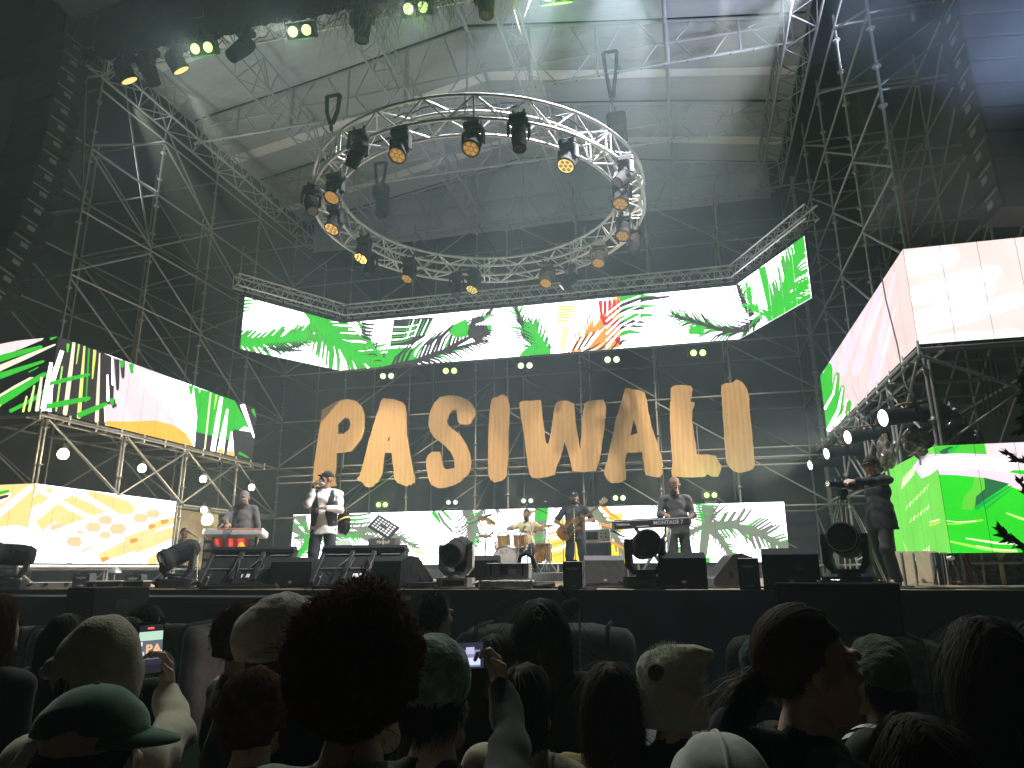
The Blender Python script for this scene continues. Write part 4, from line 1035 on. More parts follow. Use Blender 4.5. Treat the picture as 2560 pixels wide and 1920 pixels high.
# ---- hoists holding the ring
def hoist(label, top, bot, motor, sl):
    t = thing('chain_hoist', label, 'hoist', bot); o = Vector(bot)
    b = MB().m(M_BLACK)
    top = Vector(top)
    for s in (-1, 1): b.tube([top + Vector((s * .16, 0, .05)), top + Vector((s * .13, 0, -.35)), top + Vector((s * .03, 0, -sl))], [.05, .045, .05], 6)
    b.tube([top + Vector((-.16, 0, .06)), top + Vector((.16, 0, .06))], .045, 6)
    b.build('sling', t, world=True)
    MB().m(M_BLACKMETAL).lathe([(.0, .16), (.035, .12), (.03, .02), (.05, -.02), (.03, -.1), (0, -.12)], c=top + Vector((0, 0, -sl - .08)), n=8).build('hook', t, world=True)
    rod('chain', top + Vector((0, 0, -sl - .15)), Vector(bot) + Vector((0, 0, .45 if motor else 0)), .014, M_BLACKMETAL, t, 6)
    if motor: MB().m(M_BLACK).box(Vector(bot) + Vector((0, 0, .25)), (.42, .3, .42), bev=.06).box(Vector(bot) + Vector((.05, 0, -.25)), (.34, .26, .6), bev=.08).build('motor', t, world=True)
hoist('black sling and chain holding the near left side of the ring', at_y(833, 245, 12.2), at_y(833, 332, 12.2), False, .65)
hoist('black hoist motor with chain holding the right side of the ring', at_y(1525, 135, 14.2), at_y(1543, 330, 13.6), True, 1.15)
hoist('black sling holding the far side of the ring', at_y(952, 412, 16.0), at_y(952, 500, 16.0), True, .85)

# ---- profile spotlights on the right scaffold, shining across the stage
def profile(label, loc, aim, s, lit=True):
    t = thing('profile_spotlight', label, 'spotlight', loc, 0, 'profile spotlights on the right scaffold'); t.scale = (s,) * 3
    d = (Vector(aim) - Vector(loc)).normalized(); q = d.to_track_quat('-Z', 'Y').to_euler(); 
    B = 'barrel'
    if B not in _bl:
        _bl[B] = MB().m(M_BLACK).lathe([(.0, .42), (.1, .41), (.115, .36), (.115, .12), (.09, .1), (.085, -.1), (.1, -.12), (.1, -.3), (.112, -.31), (.112, -.36), (.1, -.36)], n=18).box((0, .11, .26), (.09, .05, .2), bev=.01).mesh('barrel')
        _bl['pl'] = MB().m(M_LWHITE).lathe([(.1, -.345), (.06, -.352), (0, -.355)], n=18).mesh('lens')
        _bl['py'] = MB().m(M_BLACKMETAL).tube([(-.13, 0, 0), (-.14, .25, 0), (.14, .25, 0), (.13, 0, 0)], .014, 6).mesh('bracket')
        _bl['pc'] = MB().m(M_RUST).box((0, .13, .02), (.12, .02, .3), bev=.008).mesh('shutter_plate')
    b = link('barrel', _bl[B], t, rot=q); link('lens', _bl['pl'], b); link('bracket', _bl['py'], b); link('shutter_plate', _bl['pc'], b)
    spot('beam', Vector(loc) + d * .5 * s, aim, 1100, (1, .9, .74), 38, .4, .06)
    return t
for x, y, Y, aim, lab, s in ((2275, 1036, 11.6, (-5.5, 12.0, 2.2), 'nearest and largest lit spotlight under the right screen', 1.25), (2172, 1086, 13.4, (-4, 14.2, 2.2), 'second lit spotlight with a copper plate under the right screen', 1.2), (2110, 1128, 15.4, (-5, 16.5, 2.2), 'third lit spotlight with a copper plate, behind the camera operator', 1.15), (2062, 1158, 17.4, (-6, 18, 2.2), 'farthest dim spotlight at the back of the right scaffold', 1.1)):
    p = at_x(x, y, 3.25); profile(lab, p, (p.x - 6, p.y - 2.2, p.z - .9), s)

# ---- warm bulbs on the left scaffold
def bulb(label, p, w, s=1.0, cat='lamp'):
    t = thing('flood_lamp', label, cat, p, 0, 'warm lamps on the left scaffold'); t.scale = (s,) * 3
    MB().m(M_LWARM).lathe([(0, -.1), (.06, -.085), (.09, -.03), (.085, .03), (.05, .08), (0, .09)], n=14).build('bulb', t)
    MB().m(M_BLACKMETAL).lathe([(.05, .085), (.06, .13), (.03, .2), (0, .21)], n=12).build('holder', t)
    rod('arm', Vector(p) + Vector((0, 0, .2)), Vector(p) + Vector((-.35, .1, .25)), .012, M_BLACKMETAL, t, 6)
    point('glow', Vector(p) + Vector((.25, -.12, -.05)), w, (1, .78, .45), .1)
for x, y, lab, w, s in ((158, 1134, 'warm lit lamp under the left end of the upper left screen', 28, 1.15), (355, 1170, 'warm lit lamp second from the left under the upper left screen', 28, 1.0), (508, 1197, 'warm lit lamp above the left keyboard player', 28, .95), (629, 1218, 'warm lit lamp rightmost of the row, beside the singer', 28, .95), (510, 1274, 'small warm lamp on the tube above the percussion corner', 24, .85), (518, 1298, 'large glaring warm lamp above the percussion corner', 70, 1.5)):
    X = -12.1 if y < 1250 else -11.6
    p = at_x(x, y, X); bulb(lab, p, w, s)
for x, lab in ((-9.4, 'below the left end of the low screen'), (-7.6, 'left of the amplifier'), (0.05, 'right of the bass player'), (1.9, 'below the right end of the low screen')):
    p = (x, 18.7, 1.62)
    t = thing('floor_lamp', 'small warm lamp on the deck ' + lab, 'lamp', p, 0, 'floor lamps below the low screen')
    MB().m(M_LWARM).lathe([(0, -.05), (.05, -.02), (.05, .02), (0, .05)], n=10).build('bulb', t); MB().m(M_BLACK).cyl((0, .03, -.1), (0, .03, -.05), .06).build('base', t)
    point('glow', (x, 18.5, 1.75), 14, (1, .72, .38), .06)
# ================================================================== STAGE GEAR
def RZ(a): return Matrix.Rotation(a, 3, 'Z')
def RXm(a): return Matrix.Rotation(a, 3, 'X')
_g = {}
def wedge(label, loc, rz, w=.62, mt=None, s=1.0, grp='wedge monitors on the deck'):
    mt = mt or M_BOXPAINT
    t = thing('wedge_monitor', label, 'speaker', loc, rz, grp); t.scale = (s,) * 3
    key = ('w', mt.name, w)
    if key not in _g:
        R = Matrix(((0, 0, 1), (1, 0, 0), (0, 1, 0)))
        prof = [(-.25, 0), (-.29, .05), (-.27, .37), (-.1, .44), (.02, .42), (.29, .11), (.29, 0)]
        b = MB().m(mt).prism(prof, w, R, (-w / 2, 0, 0)); 
        g = MB().m(M_GRILLE); n = Vector((0, .31, .27)).normalized()
        q = [Vector((x, .02 + .25 * t_ , .42 - .29 * t_)) + n * .006 for t_ in (.08, .94) for x in (-w / 2 + .04, w / 2 - .04)]
        g.add(q, [(0, 1, 3, 2)])
        h = MB().m(M_BLACKMETAL)
        for sx in (-1, 1):
            x = sx * (w / 2 + .003)
            h.box((x, -.06, .24), (.006, .05, .15), bev=.002).box((x, .06, .16), (.006, .05, .09), bev=.002)
        lab = MB().m(M_WHITE).box((0, -.287, .09), (.05, .004, .03)).m(M_BLACK).box((.0, -.286, .05), (.16, .006, .03))
        _g[key] = (b.mesh('cabinet'), g.mesh('grille'), h.mesh('handle'), lab.mesh('connector_plate'))
    for nm, me in zip(('cabinet', 'grille', 'handle', 'connector_plate'), _g[key]): link(nm, me, t)
    return t
D = 1.5
wedge('black wedge monitor between the two tilted screens', st(742, 9.75, D), radians(10), .6)
wedge('black wedge monitor right of the second tilted screen, beige side showing', st(1005, 9.62, D), radians(-32), .66)
wedge('black wedge monitor tucked beside the middle moving lamp', st(1195, 9.85, D), radians(8), .6)
wedge('grey wedge monitor at the feet of the bass player', st(1505, 11.0, D), radians(12), .58, M_GREYBOX)
wedge('black wedge monitor right of the fourth moving lamp', st(1700, 9.45, D), radians(6), .56)
wedge('grey wedge monitor seen from its side with two handle recesses', st(1822, 10.4, D), radians(100), .6, M_GREYBOX)
wt = wedge('large black wedge monitor with a faint warning triangle on its back', st(1972, 9.35, D), radians(-6), .58, None, 1.08)
MB().m(mat('faded_yellow_print', (0.12, 0.10, 0.03), 0.7)).add([(.05, -.288, .2), (.13, -.288, .2), (.09, -.283, .27)], [(0, 1, 2)]).build('warning_triangle', wt)

# emblem boxes (cold spark machines): grey box, winged star emblem, model lettering
M_EMB = mat('silver_print', (0.55, 0.55, 0.56), 0.5)
def emblem_mesh():
    if 'em' in _g: return _g['em']
    b = MB().m(M_EMB)
    for i in range(8):
        a = 2 * pi * i / 8; r = .034 if i % 2 == 0 else .022
        b.add([(r * cos(a), r * sin(a), 0), (.01 * cos(a + .5), .01 * sin(a + .5), 0), (.01 * cos(a - .5), .01 * sin(a - .5), 0)], [(0, 1, 2)])
    for s in (-1, 1):
        for k in range(3): b.add([(s * .02, .008 - k * .008, 0), (s * (.085 - k * .015), .012 - k * .01, 0), (s * (.08 - k * .015), .006 - k * .01, 0), (s * .02, .003 - k * .008, 0)], [(0, 1, 2, 3)])
    _g['em'] = b.mesh('emblem'); return _g['em']
def spark(label, loc, rz, mt, hh=.34):
    t = thing('effect_machine', label, 'machine', loc, rz, 'emblem boxes along the stage edge')
    MB().m(mt).box((0, 0, hh / 2 + .004), (.24, .22, hh), bev=.008).build('case', t)
    e = MB().m(M_BLACKMETAL)
    for s in (-1, 1): e.box((s * .112, -.112, hh / 2), (.014, .006, hh * .96))
    e.build('edge_strip', t); MB().m(M_BLACK).box((0, 0, hh + .012), (.1, .1, .02), bev=.004).build('outlet', t)
    link('emblem', emblem_mesh(), t, loc=(0, -.1135, hh * .74), rot=(pi / 2, 0, 0))
    link('lettering', text_mesh('V-1200', .028, M_EMB), t, loc=(0, -.1135, .045), rot=(pi / 2, 0, 0))
    return t
spark('grey emblem box in front of the bass player', st(1430, 9.2, D), radians(4), mat('slate_machine_paint', (0.10, 0.11, 0.125), 0.5, 0, .2))
spark('black emblem box beside the grey side-on wedge', st(1868, 9.2, D), radians(-4), mat('black_machine_paint', (0.03, 0.031, 0.034), 0.5, 0, .2), .36)
spark('dark emblem box at the left among the cases', st(212, 9.3, D), radians(18), mat('dark_machine_paint', (0.05, 0.05, 0.055), 0.5, 0, .2), .22)
spark('small dark emblem box left of the second moving lamp', st(340, 9.5, D), radians(18), mat('dim_machine_paint', (0.035, 0.035, 0.04), 0.5, 0, .2), .2)

# haze machine on an open flight case
p = st(1270, 9.3, D); t = thing('haze_machine', 'grey haze machine with a curved black hose on a flight case lid', 'machine', (p.x, p.y, D + .12), radians(6))
b = MB().m(M_MACHINE).box((0, 0, .11), (.56, .3, .2), bev=.008); b.build('body', t)
gr = MB().m(M_BLACKMETAL)
for i in range(6): gr.box((-.1 + i * .018, -.152, .12), (.006, .004, .12))
for i in range(6): gr.box((-.055, -.152, .07 + i * .02), (.11, .004, .005))
gr.build('vent_grille', t, kind='stuff')
for x in (-.22, .2): MB().m(M_BLACKMETAL).box((x, -.153, .12), (.02, .006, .15), bev=.003).build('handle', t)
MB().m(M_WHITE).box((.06, -.152, .1), (.1, .003, .07)).build('label_plate', t)
MB().m(M_BLACK).tube([(.12, .1, .2), (.14, .1, .3), (.22, .1, .33), (.3, .1, .28), (.33, .1, .15)], .028, 8).build('hose', t)
t = thing('flight_case', 'silver flight case lid under the haze machine', 'case', (p.x - .02, p.y, D + .005), radians(6))
MB().m(M_CASE).box((0, 0, .055), (.66, .4, .1), bev=.006).build('lid', t)
for x in (-.33, .33):
    for y in (-.2, .2): MB().m(M_CHROME).box((x, y, .055), (.04, .04, .115), bev=.012).build('corner', t)
for x in (-.16, .16): MB().m(M_CHROME).box((x, -.203, .07), (.08, .012, .05), bev=.003).build('latch', t)
# cases and rigging at the left
p = st(130, 9.4, D); t = thing('flight_case', 'pale flight case with clutter by the far left moving lamp', 'case', (p.x, p.y, D), radians(20))
MB().m(M_CASE).box((0, 0, .05), (.9, .3, .09), bev=.006).build('lid', t)
for x in (-.3, 0, .3): MB().m(M_CHROME).box((x, -.152, .06), (.07, .012, .05), bev=.003).build('latch', t)
p = st(300, 9.35, D); t = thing('flight_case', 'black and silver flight case under the small emblem box', 'case', (p.x, p.y, D), radians(18))
MB().m(M_BLACK).box((0, 0, .06), (.8, .3, .1)).m(M_CASE).box((0, 0, .11), (.82, .32, .015)).box((0, 0, .012), (.82, .32, .02)).build('lid', t)
for x in (-.28, .1): MB().m(M_CHROME).cyl((x, -.16, .05), (x, -.17, .05), .03, n=12).build('latch', t)
p = st(285, 9.6, D); t = thing('work_lamp', 'small silver clamp lamp standing on the left flight case', 'lamp', (p.x, p.y, D + .12), 0)
MB().m(M_CASE).lathe([(.02, .2), (.08, .15), (.1, .12), (.1, .11)], n=12).build('shade', t); rod('pole', (p.x, p.y, D + .12), (p.x, p.y, D + .3), .012, M_CHROME, t, 6)

# big floor standing moving heads
def floor_head(label, loc, rz, aimv, s=1.0, frame=None, lensmat=None):
    t = thing('moving_lamp', label, 'stage lamp', loc, rz, 'big moving lamps along the stage edge'); t.scale = (s,) * 3
    frame = frame or M_BLACKMETAL
    b = MB().m(frame).prism([(-.25, -.13), (-.19, -.17), (.19, -.17), (.25, -.13), (.25, .13), (.19, .17), (-.19, .17), (-.25, .13)], .13, None, (0, 0, .012)); b.build('base', t)
    MB().m(M_PLATE).box((0, -.172, .075), (.3, .006, .07), bev=.003).build('display', t)
    for sx in (-1, 1): MB().m(frame).tube([(sx * .24, -.1, .05), (sx * .31, -.09, .09), (sx * .31, .09, .09), (sx * .24, .1, .05)], .014, 6).build('handle', t)
    y = MB().m(frame).cyl((0, 0, .14), (0, 0, .18), .12, n=16)
    y.box((0, 0, .195), (.34, .17, .05), bev=.015)
    for sx in (-1, 1):
        y.add([(sx * .16, -.08, .18), (sx * .235, -.08, .27), (sx * .235, -.07, .58), (sx * .175, -.07, .58), (sx * .165, -.08, .3), (sx * .12, -.08, .22),
               (sx * .16, .08, .18), (sx * .235, .08, .27), (sx * .235, .07, .58), (sx * .175, .07, .58), (sx * .165, .08, .3), (sx * .12, .08, .22)],
              [(0, 1, 2, 3, 4, 5)[::sx], (6, 7, 8, 9, 10, 11)[::-sx]] + [((i, (i + 1) % 6, (i + 1) % 6 + 6, i + 6))[::-sx] for i in range(6)])
        y.cyl((sx * .172, 0, .5), (sx * .24, 0, .5), .075, n=14)
    y.build('yoke', t)
    h = MB().m(M_BLACK).lathe([(0, -.3), (.1, -.295), (.145, -.22), (.155, -.05), (.155, .1), (.15, .14), (.165, .15), (.165, .25), (.155, .262), (.14, .262)], n=24)
    h.box((0, .02, -.06), (.26, .26, .3), bev=.05)
    for i in range(9): h.box((.158, 0, -.2 + i * .028), (.012, .16, .012)).box((-.158, 0, -.2 + i * .028), (.012, .16, .012))
    q = Vector(aimv).normalized().to_track_quat('Z', 'Y').to_euler()
    hh = h.build('head', t, loc=(0, 0, .5), rot=q)
    MB().m(lensmat or M_PLATE).lathe([(.142, .25), (.09, .262), (0, .268)], n=24).build('lens', hh)
    MB().m(M_GREYPL).lathe([(.152, .262), (.142, .266), (.14, .25)], n=24).build('lens_ring', hh)
    return t
M_LTFR = mat('scuffed_grey_frame', (0.38, 0.375, 0.37), 0.5, 0.1, 0.25, 10)
floor_head('moving lamp at the far left edge lying sideways', st(20, 8.6, D), radians(40), (-.9, -.2, .05), 1.0)
floor_head('second moving lamp from the left, tipped down to the left', st(440, 9.45, D), radians(24), (-.75, -.5, -.45), 1.0)
floor_head('middle moving lamp with pale frame, lens facing the crowd', st(1139, 9.5, D), radians(4), (-.12, -1, -.28), 1.0, M_LTFR)
floor_head('fourth moving lamp, black lens turned to the right', st(1612, 9.35, D), radians(-8), (.38, -1, .1), 1.06)
floor_head('rightmost moving lamp in front of the camera operator', st(2118, 8.9, D), radians(-24), (.12, -1, .16), 1.06)

# tilted prompter screens seen from behind
def prompter(label, loc, rz):
    t = thing('prompter_screen', label, 'monitor', loc, rz, 'tilted screens seen from behind')
    R = RXm(radians(-46)); o = Vector((0, -.06, .06)); W, H = 1.3, .74
    def P(x, z, y=0): return R @ Vector((x, y, z)) + o
    MB().m(M_BLACK).box(P(0, H / 2, .03), (W, .05, H), R, bev=.014).build('shell', t)
    MB().m(M_BLACK).box(P(0, H - .06, -.03), (W - .02, .09, .13), R, bev=.035).build('top_hump', t)
    for x in (-W / 2 + .05, W / 2 - .05): MB().m(M_BLACKMETAL).box(P(x, H / 2, -.012), (.06, .03, H * .96), R, bev=.008).build('side_rail', t)
    for z in (.3, .58): 
        for x0, x1 in ((-.55, -.2), (-.13, .2), (.27, .55)): MB().m(M_GREYPL).box(P((x0 + x1) / 2, z, -.012), (x1 - x0, .012, .012), R).build('bracket_bar', t)
    for x in (-.16, .16): MB().m(M_BLACKMETAL).box(P(x, .36, -.03), (.07, .04, .6), R, bev=.01).build('mount_arm', t)
    MB().m(M_WHITE).box(P(.02, .16, -.012), (.12, .006, .07), R).build('type_plate', t)
    MB().m(M_GREYPL).box(P(.0, .66, -.04), (.1, .004, .025), R).build('badge', t)
    for x in (-.18, -.1, .12, .2): MB().m(M_CABLE).tube([P(x, .5, -.03), P(x + jit(.05), .42, -.08), P(x + jit(.1), .28, -.07), P(x + jit(.15), .05, -.05)], .011, 5).build('cable', t)
    for x in (-.5, .5): rod('foot', parent_matrix(t) @ Vector((x, -.1, .02)), parent_matrix(t) @ P(x, .2), .02, M_BLACKMETAL, t, 6)
    MB().m(M_BLACKMETAL).box((0, -.03, .03), (1.1, .3, .05), bev=.01).build('floor_plate', t)
    for x, z in ((-.5, .12), (.1, .07), (.5, .12)): MB().m(M_WHITE).lathe([(0, -.012), (.012, 0), (0, .012)], c=P(x, z, -.03), n=6).build('bolt', t)
    return t
prompter('left tilted screen with cables hanging at its back', st(606, 9.35, D), radians(16))
prompter('right tilted screen behind the curly head', st(884, 9.35, D), radians(8))

# cables over the deck
CABW = ['at the far left edge', 'beside the far left moving lamp', 'before the left flight case', 'before the second moving lamp', 'before the left tilted screen', 'between the two tilted screens', 'before the right tilted screen', 'before the middle moving lamp', 'before the haze machine', 'between the haze machine and the grey emblem box', 'left of the fourth moving lamp', 'before the fourth moving lamp', 'before the black emblem box', 'before the rightmost moving lamp']
for i in range(14):
    x0 = -9 + i * .95; b = MB().m(M_CABLE); y = 9.2 + random.random() * .7
    pts = [(x0 + .16 * k + jit(.07), y + .25 * sin(k * .9 + i) + jit(.05), D + .013) for k in range(14)]
    b.tube(pts, .011, 5); o = b.build('stage_cable'); tag(o, 'loose black cable on the deck ' + CABW[i], 'cable', 'cables lying on the deck')
for x, y, lab in ((1050, 9.25, 'coil of black cable in front of the third wedge monitor'), (1340, 9.4, 'coil of black cable right of the haze machine'), (2010, 9.2, 'tangle of black cable under the large wedge monitor')):
    p = st(x, y, D); b = MB().m(M_CABLE)
    for k in range(7): b.tube([(p.x + (.2 + jit(.04)) * cos(a), p.y + (.1 + jit(.03)) * sin(a), D + .012 + .011 * k) for a in np.linspace(0, 2 * pi, 20)], .012, 5)
    tag(b.build('cable_coil'), lab, 'cable')

# ---- instruments
def mic_stand(label, base, top, boomto=None, cat='microphone stand'):
    t = thing('microphone_stand', label, cat, base, 0, 'microphone stands on the stage')
    b = Vector(base)
    MB().m(M_BLACKMETAL).lathe([(.14, 0), (.14, .015), (.02, .03), (0, .03)], n=14).build('foot', t)
    rod('pole', b, Vector(top), .011, M_CHROME, t, 6)
    e = Vector(top)
    if boomto is not None: rod('boom', Vector(top), Vector(boomto), .009, M_BLACKMETAL, t, 6); e = Vector(boomto)
    d = Vector((0, .12, .06)) if boomto is None else (e - Vector(top)).normalized() * .14
    MB().m(M_BLACK).cyl(e - b, e + d - b, .014, .022, n=8).m(M_GREYPL).lathe([(0, -.03), (.028, -.01), (.03, .012), (.015, .03), (0, .033)], c=e + d * 1.1 - b, n=10).build('microphone', t)
    return t
def drum(label, loc, r, h, shell, R=None, name='drum', head=None, text=None):
    t = thing(name, label, 'drum', loc, 0, 'drums of the kit'); R = R or Matrix.Identity(3)
    MB().m(shell).lathe([(r * .97, -h / 2), (r * .97, h / 2)], R, n=24).build('shell', t)
    for z in (-h / 2, h / 2): MB().m(M_CHROME).lathe([(r * .96, z - .012), (r * 1.03, z - .012), (r * 1.03, z + .014), (r * .96, z + .014)], R, n=24).build('hoop', t)
    MB().m(head or mat('drum_head', (0.7, 0.68, 0.62), 0.6)).lathe([(0, h / 2 + .004), (r * .96, h / 2 + .004)], R, n=24).build('head', t)
    for i in range(8):
        a = 2 * pi * i / 8; v0 = R @ Vector((r * cos(a), r * sin(a), -h / 2)); v1 = R @ Vector((r * cos(a), r * sin(a), h / 2)); rod('lug', Vector(loc) + v0, Vector(loc) + v1, .008, M_CHROME, t, 6)
    if text: link('lettering', text_mesh(text, .13, mat('dark_print', (0.08, 0.07, 0.06), .6)), t, loc=R @ Vector((0, 0, h / 2 + .008)) + Vector((-.05, 0, .14)), rot=(pi / 2, 0, .1))
    return t
M_AMBER = mat('amber_drum_lacquer', (0.50, 0.24, 0.05), 0.2, 0.2, 0.4, 8)
dk = at_f(1268, 1375, 16.2); DX, DY = dk.x, dk.y
ZR = 1.68
t = thing('drum_riser', 'low grey riser under the drum kit', 'riser', (DX + .3, DY + .7, 1.5))
MB().m(M_GREYPL).box((0, 0, .085), (2.6, 2.2, .165), bev=.01).build('platform', t)
RF = RXm(pi / 2) @ Matrix.Identity(3)
drum('bass drum with a pale printed head facing the crowd', (DX, DY, ZR + .29), .28, .42, M_AMBER, RZ(.1) @ RXm(pi / 2), 'bass_drum', mat('bass_drum_head', (0.36, 0.33, 0.29), .5), 'A-7')
drum('left rack tom above the bass drum', (DX - .12, DY + .15, ZR + .72), .15, .24, mat('golden_sparkle', (0.45, 0.36, 0.12), .3, .5, .6, 60), RXm(.35), 'rack_tom')
drum('right rack tom above the bass drum', (DX + .27, DY + .15, ZR + .72), .16, .26, M_AMBER, RXm(.35), 'rack_tom')
drum('floor tom standing right of the bass drum', (DX + .72, DY + .45, ZR + .42), .2, .4, M_AMBER, None, 'floor_tom')
drum('snare drum left of the toms', (DX - .28, DY + .6, ZR + .6), .18, .16, M_CHROME, None, 'snare_drum')
def cymbal(label, base, top, r, tl):
    t = thing('cymbal', label, 'cymbal', base, 0, 'cymbals of the drum kit')
    b = Vector(base); tp = Vector(top)
    rod('stand', b, tp, .013, M_CHROME, t, 6)
    for a in (0, 2.1, 4.2): rod('leg', b + Vector((.22 * cos(a), .22 * sin(a), 0)), b + Vector((0, 0, .3)), .01, M_CHROME, t, 6)
    MB().m(M_BRASS).lathe([(0, .03), (.04, .022), (.06, .006), (r, -.02), (r, -.024), (.05, 0), (0, .02)], Matrix.Rotation(tl, 3, 'Y') @ RXm(.25), tp - b, 20).build('plate', t)
    return t
cymbal('crash cymbal tilted at the left of the drum kit', (DX - .62, DY + .3, ZR), (DX - .55, DY + .3, ZR + 1.18), .23, .5)
cymbal('hi-hat cymbals on a stand left of the snare', (DX - .72, DY + .7, ZR), (DX - .72, DY + .7, ZR + .85), .18, .1)
cymbal('ride cymbal at the right of the drum kit', (DX + .85, DY + .25, ZR), (DX + .78, DY + .25, ZR + 1.0), .25, -.2)
cymbal('high crash cymbal right of the drummer', (DX + .55, DY + .1, ZR), (DX + .52, DY + .1, ZR + 1.32), .2, -.3)
for i, (dx, dy, h, bx, lab) in enumerate(((-.95, .1, 1.25, .35, 'boom microphone over the left cymbal'), (.95, .0, 1.45, -.4, 'boom microphone over the right cymbal'), (.35, -.35, .9, .05, 'microphone in front of the rack toms'), (1.25, .1, 1.5, -.3, 'tall microphone stand right of the drum kit'), (-.62, -.3, .8, .2, 'short microphone stand left of the bass drum'))):
    mic_stand(lab, (DX + dx, DY + dy, ZR if abs(dx) < 1 else 1.5), (DX + dx, DY + dy, 1.5 + h), (DX + dx + bx, DY + dy + .15, 1.5 + h + .16))
drum('low bongo drum by the percussion player at the left', (at_f(470, 1400, 18.3).x, at_f(470, 1400, 18.3).y, 2.05), .15, .3, M_RUST, None, 'bongo')
p = at_f(440, 1400, 14.5); rod_t = mic_stand('microphone stand of the percussion player behind the second moving lamp', (at_f(497, 1400, 18.0).x, at_f(497, 1400, 18.0).y, 1.5), at_f(497, 1346, 18.0), at_f(478, 1334, 18.0))

# guitar amplifier stack with a music stand before it
p = st(955, 15.3, D)
t = thing('guitar_cabinet', 'tall dark speaker cabinet under the amplifier head', 'speaker', (p.x, p.y, D), radians(-8))
MB().m(M_BROWNCASE).box((0, 0, .33), (.72, .36, .64), bev=.015).build('case', t); MB().m(mat('brown_grille_cloth', (0.06, 0.05, 0.042), .9, 0, .4, 120)).box((-.02, -.182, .33), (.62, .006, .54)).build('grille', t)
MB().m(M_BLACK).box((.365, 0, .35), (.008, .06, .25), bev=.002).build('handle', t)
t = thing('amplifier_head', 'brown amplifier head with a gold control strip and white script', 'amplifier', (p.x, p.y, D + .66), radians(-8))
MB().m(M_BROWNCASE).box((0, 0, .15), (.70, .26, .28), bev=.015).build('case', t)
MB().m(M_GOLD).box((0, -.133, .07), (.64, .006, .08)).build('control_panel', t)
for i in range(9): MB().m(M_BLACK).cyl((-.05 + i * .04, -.136, .07), (-.05 + i * .04, -.152, .07), .011, n=8).build('knob', t)
MB().m(mat('brown_grille_cloth', (.06, .05, .042))).box((0, -.133, .2), (.64, .006, .12)).build('grille', t)
link('lettering', text_mesh('Marshall', .1, M_WHITE, shear=.25), t, loc=(.05, -.139, .2), rot=(pi / 2, 0, 0))
p2 = st(952, 14.0, D)
t = thing('music_stand', 'black music stand with a perforated tilted desk', 'music stand', (p2.x, p2.y, D), radians(-10))
Rm = RZ(.0) @ Matrix.Rotation(radians(28), 3, 'Y') @ RXm(radians(-35))
d = MB().m(M_BLACK)
d.box(Vector((0, 0, 1.12)), (.62, .012, .36), Rm)
d.build('desk', t)
ho = MB().m(M_WHITE)
for i in range(6):
    for j in range(5):
        if i in (2, 3) and j == 2: continue
        ho.box(Rm @ Vector((-.22 + i * .085, -.008, -.1 + j * .055)) + Vector((0, 0, 1.12)), (.05, .002, .026), Rm)
MB().m(M_WHITE).box((0, 0, 1.0), (.03, .03, .03)).build('tilt_joint', t)
ho.mats = [mat('pale_sheet_holes', (.8, .82, .8), .7)]; ho.build('perforation', t, kind='stuff')
rod('pole', parent_matrix(t) @ Vector((0, 0, 0)), parent_matrix(t) @ Vector((0, 0, 1.0)), .014, M_CHROME, t, 6)
for a in (0.3, 2.4, 4.5): rod('leg', parent_matrix(t) @ Vector((.28 * cos(a), .28 * sin(a), .01)), parent_matrix(t) @ Vector((0, 0, .3)), .01, M_CHROME, t, 6)

# bass amplifier
p = st(1492, 16.4, D)
t = thing('bass_cabinet', 'tall grey bass cabinet behind the bass player', 'speaker', (p.x, p.y, D), radians(6))
MB().m(M_GREYBOX).box((0, 0, .42), (.62, .42, .82), bev=.012).build('case', t); MB().m(M_GRILLE).box((-.02, -.212, .42), (.54, .006, .74)).build('grille', t)
for s in (-1, 1): MB().m(M_CASE).box((s * .312, -.2, .42), (.012, .03, .8)).build('edge_trim', t)
t = thing('bass_amplifier', 'silver framed bass amplifier rack on the grey cabinet', 'amplifier', (p.x, p.y, D + .84), radians(6))
MB().m(M_CASE).box((0, .0, .14), (.6, .4, .27), bev=.008).build('case', t); MB().m(M_BLACK).box((-.12, -.203, .13), (.3, .006, .18)).build('panel', t); MB().m(M_CASE).box((.17, -.203, .14), (.22, .006, .2)).build('panel', t)
for i in range(4): MB().m(M_BLACK).cyl((.1 + (i % 2) * .1, -.206, .1 + (i // 2) * .08), (.1 + (i % 2) * .1, -.222, .1 + (i // 2) * .08), .018, n=8).build('knob', t)

# right keyboard: long stage piano seen from behind, crossed stand
def keyboard(label, c, rz, L, lets, back=True, slope=0.0):
    t = thing('keyboard', label, 'keyboard', c, rz); t.rotation_euler = (slope, 0, rz)
    M_KB = mat('charcoal_keyboard', (0.035, 0.034, 0.036), .4, .2, .2)
    if back:
        MB().m(M_KB).box((0, 0, 0), (L, .36, .13), bev=.015).build('body', t); MB().m(M_BLACK).box((0, -.05, .07), (L - .04, .22, .02), bev=.008).build('top_panel', t)
        for x in (-L / 2, L / 2): MB().m(M_GREYPL).box((x, 0, .005), (.05, .37, .14), bev=.02).build('end_cheek', t)
        for s_, x, sz in lets: link('lettering', text_mesh(s_, sz, M_WHITE, bold=.002), t, loc=(x, -.183, -.005), rot=(pi / 2, 0, 0))
        MB().m(M_WHITE).box((-.15, -.183, -.045), (.2, .004, .018)).build('socket_row', t)
    return t
p = at_f(1627, 1309, 12.0)
kb = keyboard('long charcoal keyboard with white lettering on its back', p, radians(7), 1.24, [('MONTAGE 7', .27, .085), ('YAMAHA', -.47, .055)])
kb.rotation_euler = (0, radians(-2.2), radians(7))
t = thing('keyboard_stand', 'black crossed stand under the right keyboard', 'stand', (p.x, p.y, D), radians(7))
Mx = parent_matrix(t)
